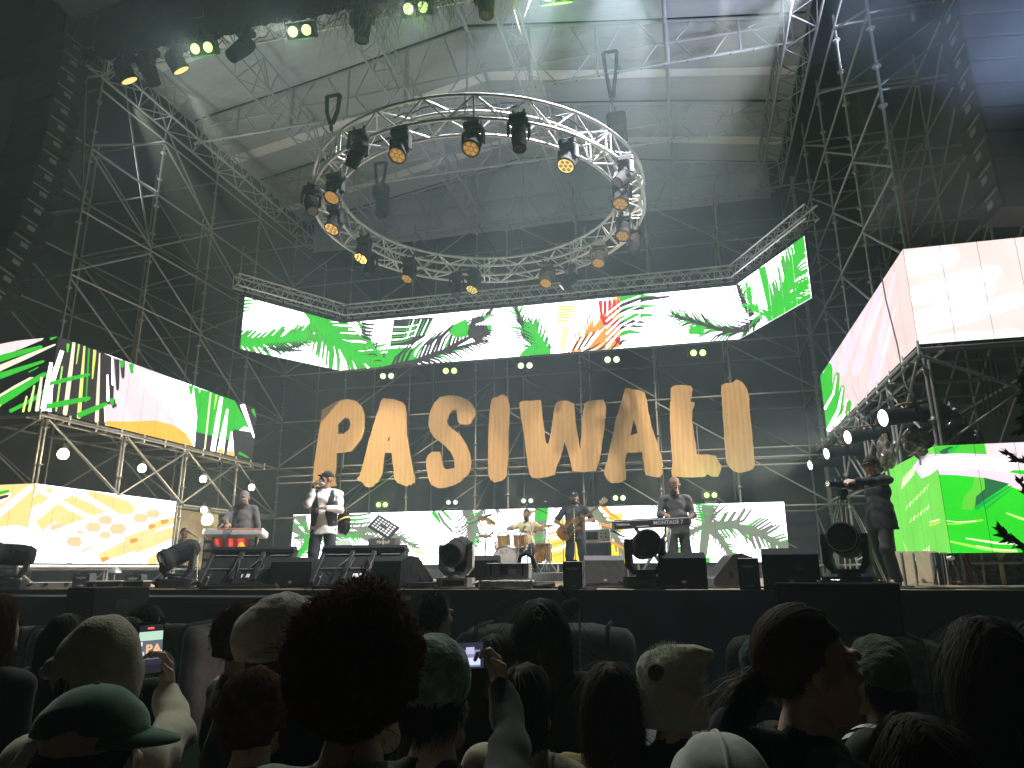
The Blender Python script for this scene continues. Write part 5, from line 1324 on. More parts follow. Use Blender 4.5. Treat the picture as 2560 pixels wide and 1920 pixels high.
for y in (-.13, .13):
    rod('leg', Mx @ Vector((-.25, y, p.z - D - .08)), Mx @ Vector((.33, y, .02)), .022, M_GREYPL, t, 6); rod('leg', Mx @ Vector((.3, y, p.z - D - .08)), Mx @ Vector((-.3, y, .02)), .022, M_GREYPL, t, 6)
for x in (-.25, .3): rod('cross_bar', Mx @ Vector((x, -.17, p.z - D - .085)), Mx @ Vector((x, .17, p.z - D - .085)), .022, M_BLACKMETAL, t, 6)
b = MB().m(mat('yellow_cable', (0.55, .5, .2), .5)); b.tube([Mx @ Vector(v) - t.location for v in ((.22, -.2, .9), (.2, -.22, .7), (.1, -.22, .5), (.25, -.22, .42), (.3, -.2, .2), (.25, -.15, .02))], .009, 5); b.build('cable', t)
for k in range(3):
    b = MB().m(M_WHITE); b.tube([Mx @ Vector(v) - t.location for v in ((.24 + k * .03, -.19, p.z - D - .02), (.22 + k * .02, -.22, .75), (.15 + k * .03, -.21, .5), (.1, -.18, .3))], .006, 5); b.build('cable', t)
# left keyboard with keys toward the crowd side slanted, flag hung below
p = at_f(588, 1334, 14.0)
kl = thing('keyboard', 'silver and orange keyboard with a row of grey sliders, played at the left', 'keyboard', p, radians(14)); kl.rotation_euler = (radians(-14), 0, radians(14))
M_SIL = mat('silver_keyboard', (0.33, 0.36, 0.38), .4, .3, .1); M_ORK = mat('copper_panel', (0.32, .13, .06), .45, .2, .2)
MB().m(M_SIL).box((0, -.0, -.02), (1.1, .3, .09), bev=.01).build('body', kl); MB().m(M_ORK).box((0, -.02, .05), (1.12, .16, .06), bev=.01).build('panel', kl)
MB().m(M_SIL).box((0, .0, .055), (.5, .165, .062), bev=.004).build('control_section', kl)
for i in range(12): MB().m(M_BLACK).box((-.22 + i * .036, -.05, .088), (.014, .03, .012)).build('slider', kl)
for x in (-.57, .57): MB().m(M_WHITE).box((x, 0, .0), (.06, .32, .13), bev=.025).build('end_cheek', kl)
link('lettering', text_mesh('YAMAHA', .045, M_WHITE), kl, loc=(-.42, -.103, .055), rot=(pi / 2, 0, 0))
for k in range(5): MB().m(M_CABLE).tube([(-.14 + k * .03, -.12, .06), (-.16 + k * .04, -.2, -.02), (-.12 + k * .02, -.17, -.12), (-.1 + k * .02, -.1, -.5)], .007, 5).build('cable', kl)
ks = thing('keyboard_stand', 'black stand under the left keyboard', 'stand', (p.x, p.y, D), radians(14)); Mx = parent_matrix(ks)
for x in (-.42, .42): rod('leg', Mx @ Vector((x, 0, 0)), Mx @ Vector((x, 0, p.z - D - .06)), .025, M_BLACKMETAL, ks, 6); rod('foot', Mx @ Vector((x, -.25, .02)), Mx @ Vector((x, .25, .02)), .025, M_BLACKMETAL, ks, 6)
rod('cross_bar', Mx @ Vector((-.42, 0, .55)), Mx @ Vector((.42, 0, .55)), .02, M_BLACKMETAL, ks, 6)
# cloth banner: red upper right with a yellow bird shape, dark lower left
fl = thing('hanging_flag', 'red and black flag with a yellow bird hung under the left keyboard', 'flag', (p.x, p.y - .16, p.z - .1), radians(14))
M_FR = mat('red_flag_cloth', (0.62, .035, .02), .8, 0, .1, 6); M_FB = mat('dark_flag_cloth', (0.05, .05, .055), .8, 0, .2, 6); M_FY = mat('yellow_flag_print', (0.8, .5, .03), .8, 0, .15, 8)
FWd, FH = .72, .62
def fy(x, z): return .03 * sin(x * 13) * (-z / FH) + .015 * sin(x * 29 + z * 4)
b = MB(); n = 24
for i in range(n):
    for j in range(16):
        x0, x1 = -FWd / 2 + FWd * i / n, -FWd / 2 + FWd * (i + 1) / n; z0, z1 = -FH * (j + 1) / 16, -FH * j / 16
        b.m(M_FR if (x0 + FWd / 2) / FWd * 1.05 > -z1 / FH * 1.12 - .02 else M_FB).add([(x0, fy(x0, z0), z0), (x1, fy(x1, z0), z0), (x1, fy(x1, z1), z1), (x0, fy(x0, z1), z1)], [(0, 1, 2, 3)], True)
b.build('cloth', fl)
b = MB().m(M_FY)
bird = [(.16, -.16), (.2, -.09), (.25, -.07), (.29, -.12), (.33, -.16), (.345, -.3), (.34, -.45), (.31, -.58), (.28, -.45), (.25, -.34), (.22, -.5), (.18, -.55), (.2, -.36), (.17, -.26), (.12, -.24)]
for tr in tessellate_polygon([[Vector((x, z, 0)) for x, z in bird]]): b.add([(bird[i][0], fy(*bird[i]) - .012, bird[i][1]) for i in tr], [(0, 1, 2)])
b.build('bird_print', fl)

# beige sheets and clutter behind the left keyboard
pb = at_f(486, 1345, 19.6)
t = thing('hanging_sheet', 'crumpled beige sheet hung behind the percussion corner', 'sheet', pb, radians(35))
vs = []; fs = []; n = 26
for i in range(n + 1):
    for j in range(21):
        x = -.55 + 1.1 * i / n; z = -.75 + 1.45 * j / 20; vs.append((x, .05 * sin(x * 6 + 2 * sin(z * 3)) + .03 * sin(z * 9 + x * 4) + .02 * rng.random(), z - .12 * x))
for i in range(n):
    for j in range(20): a = i * 21 + j; fs.append((a, a + 21, a + 22, a + 1))
MB().m(M_BEIGE).add(vs, fs, True).build('cloth', t)
pk = at_f(548, 1360, 15.0)
t = thing('equipment_rack', 'dark rack with hanging bags behind the left keyboard', 'rack', (pk.x, pk.y, D), radians(15))
MB().m(M_BLACK).box((0, 0, .55), (.5, .4, 1.1), bev=.02).build('case', t)
for i in range(4): MB().m(M_BROWNCASE).lathe([(0, .3), (.07, .26), (.1, .05), (.08, -.1), (0, -.13)], c=(.2 + i * .13, -.05, 1.15 + jit(.06)), n=10).build('bag', t)
for i in range(5): MB().m(M_GREYPL).box((0, -.203, .2 + i * .18), (.44, .006, .12)).build('panel', t)

# mic stands of bass player and right keyboard
pb = st(1436, 14.3, D); mic_stand('straight microphone stand before the bass player', pb, (pb.x, pb.y, 2.98), (pb.x + .02, pb.y + .12, 3.02))
pb = st(1567, 13.4, D); mic_stand('low microphone stand between the bass player and the right keyboard', pb, (pb.x, pb.y, 2.3), (pb.x - .12, pb.y, 2.36))

# ---- right wing: sheets, props and covered lamps
for x0, x1, lab in ((2236, 2286, 'beige sheet leaning under the green screen, behind the camera operator'), (2290, 2345, 'beige sheet leaning under the front corner of the green screen')):
    pa, pb = st(x0, 11.7, 1.52), st(x1, 11.55, 1.52); mid = (pa + pb) / 2
    t = thing('leaning_sheet', lab, 'sheet', mid, 0, 'beige sheets under the green screen'); L = (pb - pa)
    vs = []; fs = []
    for i in range(13):
        for j in range(9): q = pa + L * (i / 12) - mid; vs.append((q.x, q.y + .04 * j / 8 + .015 * sin(i * 1.3 + j), .44 * j / 8 + .01))
    for i in range(12):
        for j in range(8): a = i * 9 + j; fs.append((a, a + 9, a + 10, a + 1))
    MB().m(M_BEIGE).add(vs, fs, True).build('sheet', t)
t = thing('prop_bundle', 'bundle of short steel props and cables under the green screen', 'props', st(2370, 11.2, 1.5))
for x in (2255, 2284, 2330, 2345, 2352, 2362, 2374, 2396, 2452, 2500):
    q = st(x, 11.25, 1.5); rod('prop', q, q + Vector((jit(.02), 0, .44)), random.choice((.016, .024, .032)), random.choice((M_STEEL, M_BEIGE, M_BLACKMETAL)), t, 6)
for i in range(14):
    q = st(2340 + i * 6, 11.15, 1.5); rod('cable', q + Vector((0, 0, .42)), q + Vector((jit(.15), jit(.05), .02)), .01, M_CABLE, t, 5)
q = st(2415, 11.6, 1.5); o = MB().m(mat('red_cloth', (.6, .03, .03), .7, 0, .2)).box((q.x, q.y, q.z + .24), (.1, .02, .44), Matrix.Rotation(.15, 3, 'Y'), bev=.005).build('red_flag'); tag(o, 'narrow red cloth strip under the green screen', 'cloth')
q = st(2500, 11.9, 1.5); t = thing('covered_equipment', 'low pile of equipment under a dark plastic sheet at the right edge', 'pile', q)
def lump(parent, c, r, mt, seed, peak=0.0, name='cover'):
    bm_ = bmesh.new(); bmesh.ops.create_icosphere(bm_, subdivisions=4, radius=1); R_ = random.Random(seed); ph = [R_.uniform(0, 6) for _ in range(6)]
    for v in bm_.verts:
        p = v.co; k = 1 + .1 * sin(p.x * 7 + ph[0] + 2 * sin(p.z * 5)) + .09 * sin(p.y * 9 + p.z * 6 + ph[1]) + .05 * sin(p.x * 19 + p.y * 17 + ph[2]) + .04 * sin(p.z * 23 + p.x * 13 + ph[3])
        v.co = Vector((p.x * r[0] * k, p.y * r[1] * k, p.z * r[2] * k + peak * max(0, p.z) ** 6))
    me = bpy.data.meshes.new(name); bm_.to_mesh(me); bm_.free(); me.materials.append(mt); me.polygons.foreach_set('use_smooth', [False] * len(me.polygons))
    return link(name, me, parent, loc=c)
lump(t, (0, 0, .16), (.5, .3, .2), M_TARP, 3)
M_TARPD = mat('dark_plastic_sheet', (0.035, 0.033, 0.03), 0.22, 0, 0.4, 6, 0.5, 9)
for x, y, r, mt, pk, lab in ((2215, 1137, (.12, .12, .24), M_TARP, .1, 'slim brown plastic cover over a lamp, behind the camera operator'), (2294, 1105, (.2, .16, .23), M_TARP, 0, 'round crumpled plastic cover over a lamp on the green screen'), (2384, 1078, (.2, .18, .22), M_TARPD, .2, 'pointed dark plastic cover on top of the green screen'), (2432, 1092, (.12, .1, .13), M_TARP, .0, 'small brown plastic cover beside the pointed one')):
    p = at_y(x, y, 11.5 if x > 2250 else 12.4); t = thing('covered_lamp', lab, 'covered lamp', p, 0, 'lamps under plastic covers'); lump(t, (0, 0, 0), r, mt, x, pk)
    rod('stem', p + Vector((0, 0, -r[2])), p + Vector((0, 0, -r[2] - .12)), .02, M_STEEL, t, 6)
for i in range(5):
    x = 2440 + i * 13; a = at_y(x, 880 + i * 6, 12.0); b = at_y(x + 22, 1040, 12.0); o = MB().m(M_CABLE).tube([a, a.lerp(b, .5) + Vector((.02, 0, 0)), b], .012, 5).build('hanging_cable'); tag(o, ('first', 'second', 'third', 'fourth', 'fifth')[i] + ' from the left of the thin cables hanging between the two right screens', 'cable', 'cables hanging at the right')
# long cable hanging over the right upper screen
o = MB().m(M_CABLE).tube([at_x(2195, 640, XRS - .05), at_x(2215, 750, XRS - .06), at_x(2243, 860, XRS - .06), at_x(2262, 960, XRS - .1), at_x(2300, 1020, XRS - .1)], .011, 5).build('hanging_cable'); tag(o, 'long black cable hanging across the pink side of the right upper screen', 'cable')

# ---- line arrays
def line_array(label, x, y, ztop, n, face, bend, side):
    t = thing('line_array', label, 'speakers', (x, y, ztop), face, 'hanging speaker columns at both sides')
    key = 'la'
    if key not in _g:
        b = MB().m(M_BOXPAINT)
        b.add([(-.62, -.3, -.19), (.62, -.3, -.19), (.56, .34, -.14), (-.56, .34, -.14), (-.62, -.3, .19), (.62, -.3, .19), (.56, .34, .14), (-.56, .34, .14)], [(3, 2, 1, 0), (4, 5, 6, 7), (0, 1, 5, 4), (1, 2, 6, 5), (2, 3, 7, 6), (3, 0, 4, 7)])
        g = MB().m(M_GRILLE).box((0, -.308, 0), (1.2, .012, .35), bev=.004)
        hs = []
        for s in (-1, 1):
            Rr = RZ(s * .09); h = MB().m(M_GREYPL)
            h.box((s * .596, -.02, .0), (.02, .16, .09), Rr, bev=.006); hs.append(h.mesh('handle'))
            h = MB().m(M_GREYPL).box((s * .604, -.1, .12), (.014, .36, .03), Rr); hs.append(h.mesh('rigging_plate'))
        _g[key] = (b.mesh('cabinet'), g.mesh('grille'), hs)
    p = Vector((0, 0, 0)); a = 0.0
    for i in range(n):
        a = bend * (i / n) ** 2
        R = RXm(a); p = p + R @ Vector((0, 0, -.2))
        c = link('speaker_box', _g[key][0], t, loc=p, rot=(a, 0, 0)); link('grille', _g[key][1], c); [link(q_.name.split('.')[0], q_, c) for q_ in _g[key][2]]
        p = p + R @ Vector((0, 0, -.2))
    rod('hanging_bar', (x, y, ztop), (x, y, ztop + 3), .03, M_BLACKMETAL, t)
    return t
line_array('curved column of black hanging speakers at the left edge of the picture', -12.72, 10.3, 12.85, 16, radians(-8), radians(-20), 1)
line_array('straight column of black hanging speakers at the right in the smoke', 4.9, 10.45, 12.4, 15, radians(9), radians(-4), -1)

# ---- speakers and covered subwoofers in front of the stage
def sub(label, px, Y, w, h, d, rz, seed, strap=True, z0=0.0):
    p = st(px, Y, z0); t = thing('covered_speaker', label, 'speaker', p, rz, 'covered speakers in front of the stage')
    n = 14; vs = []; fs = []
    R_ = random.Random(seed); ph = [R_.uniform(0, 6) for _ in range(4)]
    me = bmesh.new(); bmesh.ops.create_cube(me, size=1); bmesh.ops.subdivide_edges(me, edges=me.edges[:], cuts=11, use_grid_fill=True)
    for v in me.verts:
        c = v.co.copy(); k = max(abs(c.x), abs(c.y), abs(c.z)); q = Vector((c.x * w, c.y * d, (c.z + .5) * h))
        e = sum(1 for u in (abs(c.x), abs(c.y)) if u > .499) ; up_ = c.z > .46
        cr = Vector((c.x, c.y, c.z)); L = (abs(c.x) ** 8 + abs(c.y) ** 8 + abs(c.z) ** 8) ** (1 / 8); cr = cr * (.5 / L) if L else cr
        q = Vector((cr.x * w, cr.y * d, (cr.z + .5) * h))
        q += Vector((.012 * sin(q.z * 9 + ph[0] + q.x * 5), .015 * sin(q.x * 8 + ph[1]) + .008 * sin(q.z * 13 + q.x * 6), .016 * sin(q.x * 6 + q.y * 9 + ph[2]) + .008 * sin(q.x * 15 + ph[3])))
        v.co = q
    m_ = bpy.data.meshes.new('cover'); me.to_mesh(m_); me.free(); m_.materials.append(M_COVER); m_.polygons.foreach_set('use_smooth', [True] * len(m_.polygons)); link('cover', m_, t)
    if strap:
        for x in (-w * .36, w * .36): MB().m(M_SKIRT).tube([(x, -d / 2 - .012, .05), (x, -d / 2 - .012, h * .93), (x, -d * .4, h + .014), (x, d * .4, h + .014)], .02, 4).build('strap', t)
    return t
sub('wide covered speaker behind the microphone in front of the stage', 1360, 7.35, 1.75, 1.2, .95, radians(4), 1)
sub('wide covered speaker at the right with a black box on it', 2055, 6.9, 1.75, 1.17, .9, radians(-6), 2)
sub('covered speaker at the left under the tilted screens', 420, 7.0, 1.2, 1.19, .9, radians(14), 3)
sub('covered speaker at the far left edge', 40, 6.2, 1.2, 1.2, .9, radians(22), 4)
sub('covered speaker at the far right edge', 2590, 6.6, 1.5, 1.22, .9, radians(-12), 5)
def fill(label, px, Y, z, w, h, d, rz):
    t = thing('front_speaker', label, 'speaker', st(px, Y, z), rz, 'black front speakers before the stage')
    MB().m(M_BOXPAINT).box((0, 0, h / 2), (w, d, h), bev=.014).build('cabinet', t); MB().m(M_GRILLE).box((0, -d / 2 - .004, h / 2), (w - .06, .006, h - .06)).build('grille', t)
    for s in (-1, 1): MB().m(M_BLACKMETAL).box((s * (w / 2 + .002), 0, h / 2), (.008, .14, .1), bev=.003).build('handle', t)
fill('flat black speaker box resting on the right covered speaker', 2075, 7.05, 1.195, .98, .42, .6, radians(-6))
fill('flat black speaker box at the left with a brighter side', 275, 7.2, 1.215, .8, .36, .6, radians(-26))
p = st(1442, 6.4, 0)
mf = mic_stand('microphone on a thin stand rising before the covered speaker', p, (p.x, p.y, 1.42), (p.x - .05, p.y, 1.47))
p = at_f(1425, 1520, 6.4)
MB().m(M_BLACK).lathe([(0, .1), (.05, .08), (.075, .0), (.07, -.06), (.04, -.09), (0, -.09)], Matrix.Rotation(.9, 3, 'Y'), p - Vector(mf.location), 12).build('windshield', mf)

# ---- small tree at the right edge
p = WF * 5.2 + RT0 * 4.55; tr = thing('tree', 'dark leafy tree whose twigs reach in at the right edge', 'tree', (p.x, p.y, 0))
MB().m(M_BARK).tube([(0, 0, 0), (.05, 0, 1.0), (0, .05, 2.0), (.05, 0, 3.2), (0, 0, 4.4)], [.11, .09, .075, .05, .02], 9).build('trunk', tr)
lf = MB().m(M_LEAF)
def sprig(pts, n, ll=.075, spread=1.0):
    P_ = [Vector(q) - tr.location for q in pts]
    MB().m(M_BARK).tube(P_, [.016 * (1 - .75 * i / len(P_)) for i in range(len(P_))], 5).build('branch', tr)
    for i in range(n):
        t_ = random.random() ** .6 * (len(P_) - 1); k = min(int(t_), len(P_) - 2); c = P_[k].lerp(P_[k + 1], t_ - k)
        d_ = ((P_[k + 1] - P_[k]).normalized() + Vector((jit(), jit(), jit())) * .9 * spread).normalized(); L = ll * random.uniform(.6, 1.2); s_ = d_.orthogonal().normalized(); s_ = Matrix.Rotation(random.uniform(0, 6), 3, d_) @ s_; w_ = L * .2; u_ = d_.cross(s_) * L * .08
        lf.add([c, c + d_ * L * .4 + s_ * w_ + u_, c + d_ * L, c + d_ * L * .4 - s_ * w_ + u_], [(0, 1, 2), (0, 2, 3)])
T0 = tr.location
def px5(x, y): return at_f(x, y, 5.0)
sprig([T0 + Vector((.02, 0, 1.5)), px5(2620, 1400), px5(2560, 1368), px5(2520, 1345), px5(2500, 1325)], 90)
sprig([T0 + Vector((.02, 0, 1.9)), px5(2640, 1300), px5(2575, 1235), px5(2548, 1205)], 46)
sprig([T0 + Vector((.02, 0, 2.1)), px5(2640, 1210), px5(2570, 1160), px5(2520, 1135)], 50)
sprig([T0 + Vector((.02, 0, 2.4)), px5(2640, 1120), px5(2580, 1060), px5(2545, 1080)], 60)
for i in range(9): sprig([T0 + Vector((.02, 0, 2.3 + i * .2)), px5(2660, 1060 - i * 20), px5(2590 + random.random() * 20, 1000 - i * 16), px5(2552 + random.random() * 30, 1075 - i * 20)], 120, .07)
for i in range(16):
    a = random.uniform(-1.2, 1.2); z = random.uniform(1.6, 4.2); sprig([T0 + Vector((0, 0, z)), T0 + Vector((.5 * cos(a), .5 * sin(a), z + .2)), T0 + Vector((.95 * cos(a), .95 * sin(a), z + .15))], 110)
lf.build('leaf', tr, kind='stuff')
# ================================================================== WOODEN LETTERS
def c7(p): return (760 + p[0] / 3.687, 920 + p[1] / 3.687)
def c8(p): return (1340 + p[0] / 3.687, 920 + p[1] / 3.687)
LET = [
 ('P', 'first wooden letter, a P with a many-sided hole, behind the singer', c7, [(165,385),(215,355),(290,310),(400,285),(480,305),(530,350),(560,430),(558,560),(530,650),(470,730),(430,770),(300,785),(295,940),(285,1000),(298,1085),(200,1100),(80,1090),(90,920),(120,700),(150,500)], [(315,515),(375,458),(415,465),(430,515),(415,565),(385,590),(370,605),(312,608)]),
 ('A', 'second wooden letter, an A with a tiny slit hole', c7, [(735,278),(830,288),(900,310),(935,350),(947,430),(948,600),(970,740),(985,830),(1005,930),(1025,1020),(1020,1070),(1005,1055),(985,1085),(965,1075),(950,1095),(915,1080),(860,1060),(832,1020),(825,930),(805,780),(745,780),(735,880),(720,980),(690,1045),(645,1075),(640,1090),(600,1103),(560,1090),(540,1055),(485,1035),(490,1015),(515,990),(530,930),(560,820),(600,660),(640,520),(690,370),(710,300)], [(768,672),(790,622),(788,670)]),
 ('S', 'third wooden letter, an S', c7, [(1260,265),(1330,252),(1420,258),(1500,285),(1550,330),(1580,400),(1578,440),(1550,480),(1540,510),(1500,525),(1450,520),(1420,500),(1412,450),(1405,385),(1370,390),(1335,430),(1318,490),(1330,530),(1380,570),(1440,620),(1490,700),(1530,790),(1542,870),(1530,950),(1500,1000),(1450,1020),(1475,1020),(1440,1050),(1380,1080),(1290,1105),(1230,1105),(1180,1080),(1155,1040),(1140,990),(1125,900),(1125,850),(1145,800),(1180,770),(1255,772),(1270,850),(1285,915),(1310,938),(1390,918),(1385,840),(1350,770),(1280,700),(1200,640),(1165,590),(1147,530),(1150,450),(1170,380),(1210,310)], None),
 ('I', 'fourth wooden letter, an I with a round foot', c7, [(1740,275),(1790,265),(1800,255),(1835,240),(1870,270),(1885,310),(1895,380),(1885,600),(1882,850),(1868,940),(1870,990),(1830,1035),(1760,1057),(1720,1030),(1698,980),(1695,850),(1700,600),(1710,400),(1725,300)], None),
 ('W', 'fifth wooden letter, a W', c8, [(-153,320),(-130,305),(-20,300),(40,293),(50,330),(55,420),(65,500),(75,590),(90,690),(110,700),(130,640),(155,480),(170,370),(185,320),(225,300),(300,305),(350,325),(355,380),(365,500),(385,620),(405,745),(412,740),(415,600),(430,440),(445,330),(475,305),(560,295),(620,290),(640,330),(647,390),(635,480),(630,560),(610,680),(600,760),(580,860),(550,950),(440,960),(335,950),(320,870),(290,760),(262,685),(245,760),(215,850),(185,920),(175,985),(120,1000),(40,1015),(-30,1015),(-60,980),(-75,900),(-95,750),(-110,620),(-140,450)], None),
 ('A', 'sixth wooden letter, an A with a tall triangular hole', c8, [(820,190),(845,182),(890,200),(960,203),(1005,225),(1020,290),(1030,370),(1050,450),(1065,540),(1090,610),(1120,690),(1140,760),(1160,830),(1175,900),(1160,925),(1170,970),(1140,1010),(1080,1000),(1010,985),(1000,920),(985,840),(980,775),(900,780),(835,778),(820,860),(812,940),(830,930),(825,1030),(780,1055),(700,1062),(660,1035),(630,985),(630,940),(655,860),(690,700),(720,560),(735,470),(770,370),(800,270)], [(868,625),(880,560),(900,470),(925,540),(935,600),(900,612)]),
 ('L', 'seventh wooden letter, an L above the right keyboard player', c8, [(1240,190),(1270,162),(1340,155),(1430,165),(1443,200),(1425,310),(1463,318),(1460,350),(1440,390),(1440,500),(1450,560),(1460,640),(1475,720),(1482,795),(1600,798),(1660,810),(1680,860),(1712,910),(1700,950),(1680,1000),(1620,1000),(1580,975),(1560,1000),(1430,1010),(1330,1005),(1290,1000),(1255,1000),(1250,960),(1258,850),(1245,700),(1235,500),(1235,320),(1245,300),(1240,240)], None),
 ('I', 'last wooden letter, an I with a cut top', c8, [(1710,160),(1740,140),(1810,135),(1850,105),(1900,130),(1940,180),(1955,240),(1970,280),(1965,350),(1985,520),(2000,700),(2012,850),(2020,890),(2000,930),(1950,950),(1880,968),(1820,950),(1780,910),(1755,870),(1740,700),(1725,480),(1715,280),(1705,240)], None)]
YLET = 19.25
for k, (ch_, lab, cv, out, hole) in enumerate(LET):
    RR_ = random.Random(k)
    def outline(pts, amp):
        P = [at_y(*cv(p), YLET) for p in pts]; P = [(v.x, v.z) for v in P]; r = []
        for i in range(len(P)):
            a = P[i]; b = P[(i + 1) % len(P)]; L = sqrt((b[0] - a[0]) ** 2 + (b[1] - a[1]) ** 2); n = max(1, int(L / .07))
            for j in range(n):
                t = j / n; r.append((a[0] + (b[0] - a[0]) * t + RR_.uniform(-amp, amp) * (j > 0), a[1] + (b[1] - a[1]) * t + RR_.uniform(-amp, amp) * (j > 0)))
        return r
    loops = [outline(out, .008)] + ([outline(hole, .006)] if hole else [])
    cx = sum(p[0] for p in loops[0]) / len(loops[0]); cz = sum(p[1] for p in loops[0]) / len(loops[0])
    t = thing('letter_sign', lab, 'letter', (cx, YLET, cz), 0, 'wooden letters spelling the band name')
    flat = [Vector((x - cx, z - cz, 0)) for lp in loops for x, z in lp]
    tris = tessellate_polygon([[Vector((x - cx, z - cz, 0)) for x, z in lp] for lp in loops])
    TH = .06
    fr = MB().m(M_PLY); fr.add([(v.x, 0, v.y) for v in flat], [tuple(tr) for tr in tris])
    ob = fr.build('face', t)
    ed = MB().m(M_PLYEDGE); o = 0
    for lp in loops:
        n = len(lp); vs = [(x - cx, .001, z - cz) for x, z in lp] + [(x - cx, TH, z - cz) for x, z in lp]
        ed.add(vs, [(i, (i + 1) % n, n + (i + 1) % n, n + i) for i in range(n)])
    ed.build('edge', t)
    MB().m(M_PLYEDGE).add([(v.x, TH + .001, v.y) for v in flat], [tuple(tr) for tr in tris]).build('back', t)
    for s in (-.25, .25):
        rod('hanger', (cx + s, YLET + TH + .02, cz + .3), (cx + s, YLET + TH + .02, cz - .8), .015, M_STEEL, t, 6)
# ================================================================== PEOPLE
def nets(f, o, h):
    """surface nets: smooth closed skin of the region f < 0"""
    s = f < 0; nx, ny, nz = f.shape
    c = [(i, j, k) for i in (0, 1) for j in (0, 1) for k in (0, 1)]
    cnt = sum(s[i:nx - 1 + i, j:ny - 1 + j, k:nz - 1 + k].astype(np.int8) for i, j, k in c)
    act = (cnt > 0) & (cnt < 8); idx = -np.ones(act.shape, int); ijk = np.argwhere(act)
    if len(ijk) == 0: return np.zeros((0, 3)), []
    idx[act] = np.arange(len(ijk)); acc = np.zeros((len(ijk), 3)); num = np.zeros(len(ijk))
    I, J, K = ijk.T
    for a in range(8):
        for ax in range(3):
            p = c[a]
            if p[ax]: continue
            q = list(p); q[ax] = 1
            fa = f[I + p[0], J + p[1], K + p[2]]; fb = f[I + q[0], J + q[1], K + q[2]]
            m = (fa < 0) != (fb < 0); t = np.where(m, fa / np.where(m, fa - fb, 1), 0)
            pos = np.array(p, float)[None] + np.zeros((len(I), 3)); pos[:, ax] += t
            acc[m] += pos[m]; num += m
    v = (ijk + acc / num[:, None]) * h + np.array(o)
    F = []
    for ax in range(3):
        b, d = [(1, 2), (2, 0), (0, 1)][ax]
        sl0 = [slice(None)] * 3; sl1 = [slice(None)] * 3; sl0[ax] = slice(0, -1); sl1[ax] = slice(1, None)
        s0 = s[tuple(sl0)]; s1 = s[tuple(sl1)]; e = np.argwhere(s0 != s1)
        e = e[(e[:, b] > 0) & (e[:, d] > 0) & (e[:, b] < f.shape[b] - 1) & (e[:, d] < f.shape[d] - 1)]
        if not len(e): continue
        def at(db, dd): q = e.copy(); q[:, b] -= db; q[:, d] -= dd; return idx[q[:, 0], q[:, 1], q[:, 2]]
        quad = np.stack([at(0, 0), at(1, 0), at(1, 1), at(0, 1)], 1)
        neg = s0[e[:, 0], e[:, 1], e[:, 2]]; quad[~neg] = quad[~neg][:, ::-1]
        F.append(quad)
    return v, np.concatenate(F) if F else []
def rc(a, b, ra, rb, fl=1.0): return ('c', np.array(a, float), np.array(b, float), ra, rb, fl)
def el(c, r, R=None): return ('e', np.array(c, float), np.array(r, float), R)
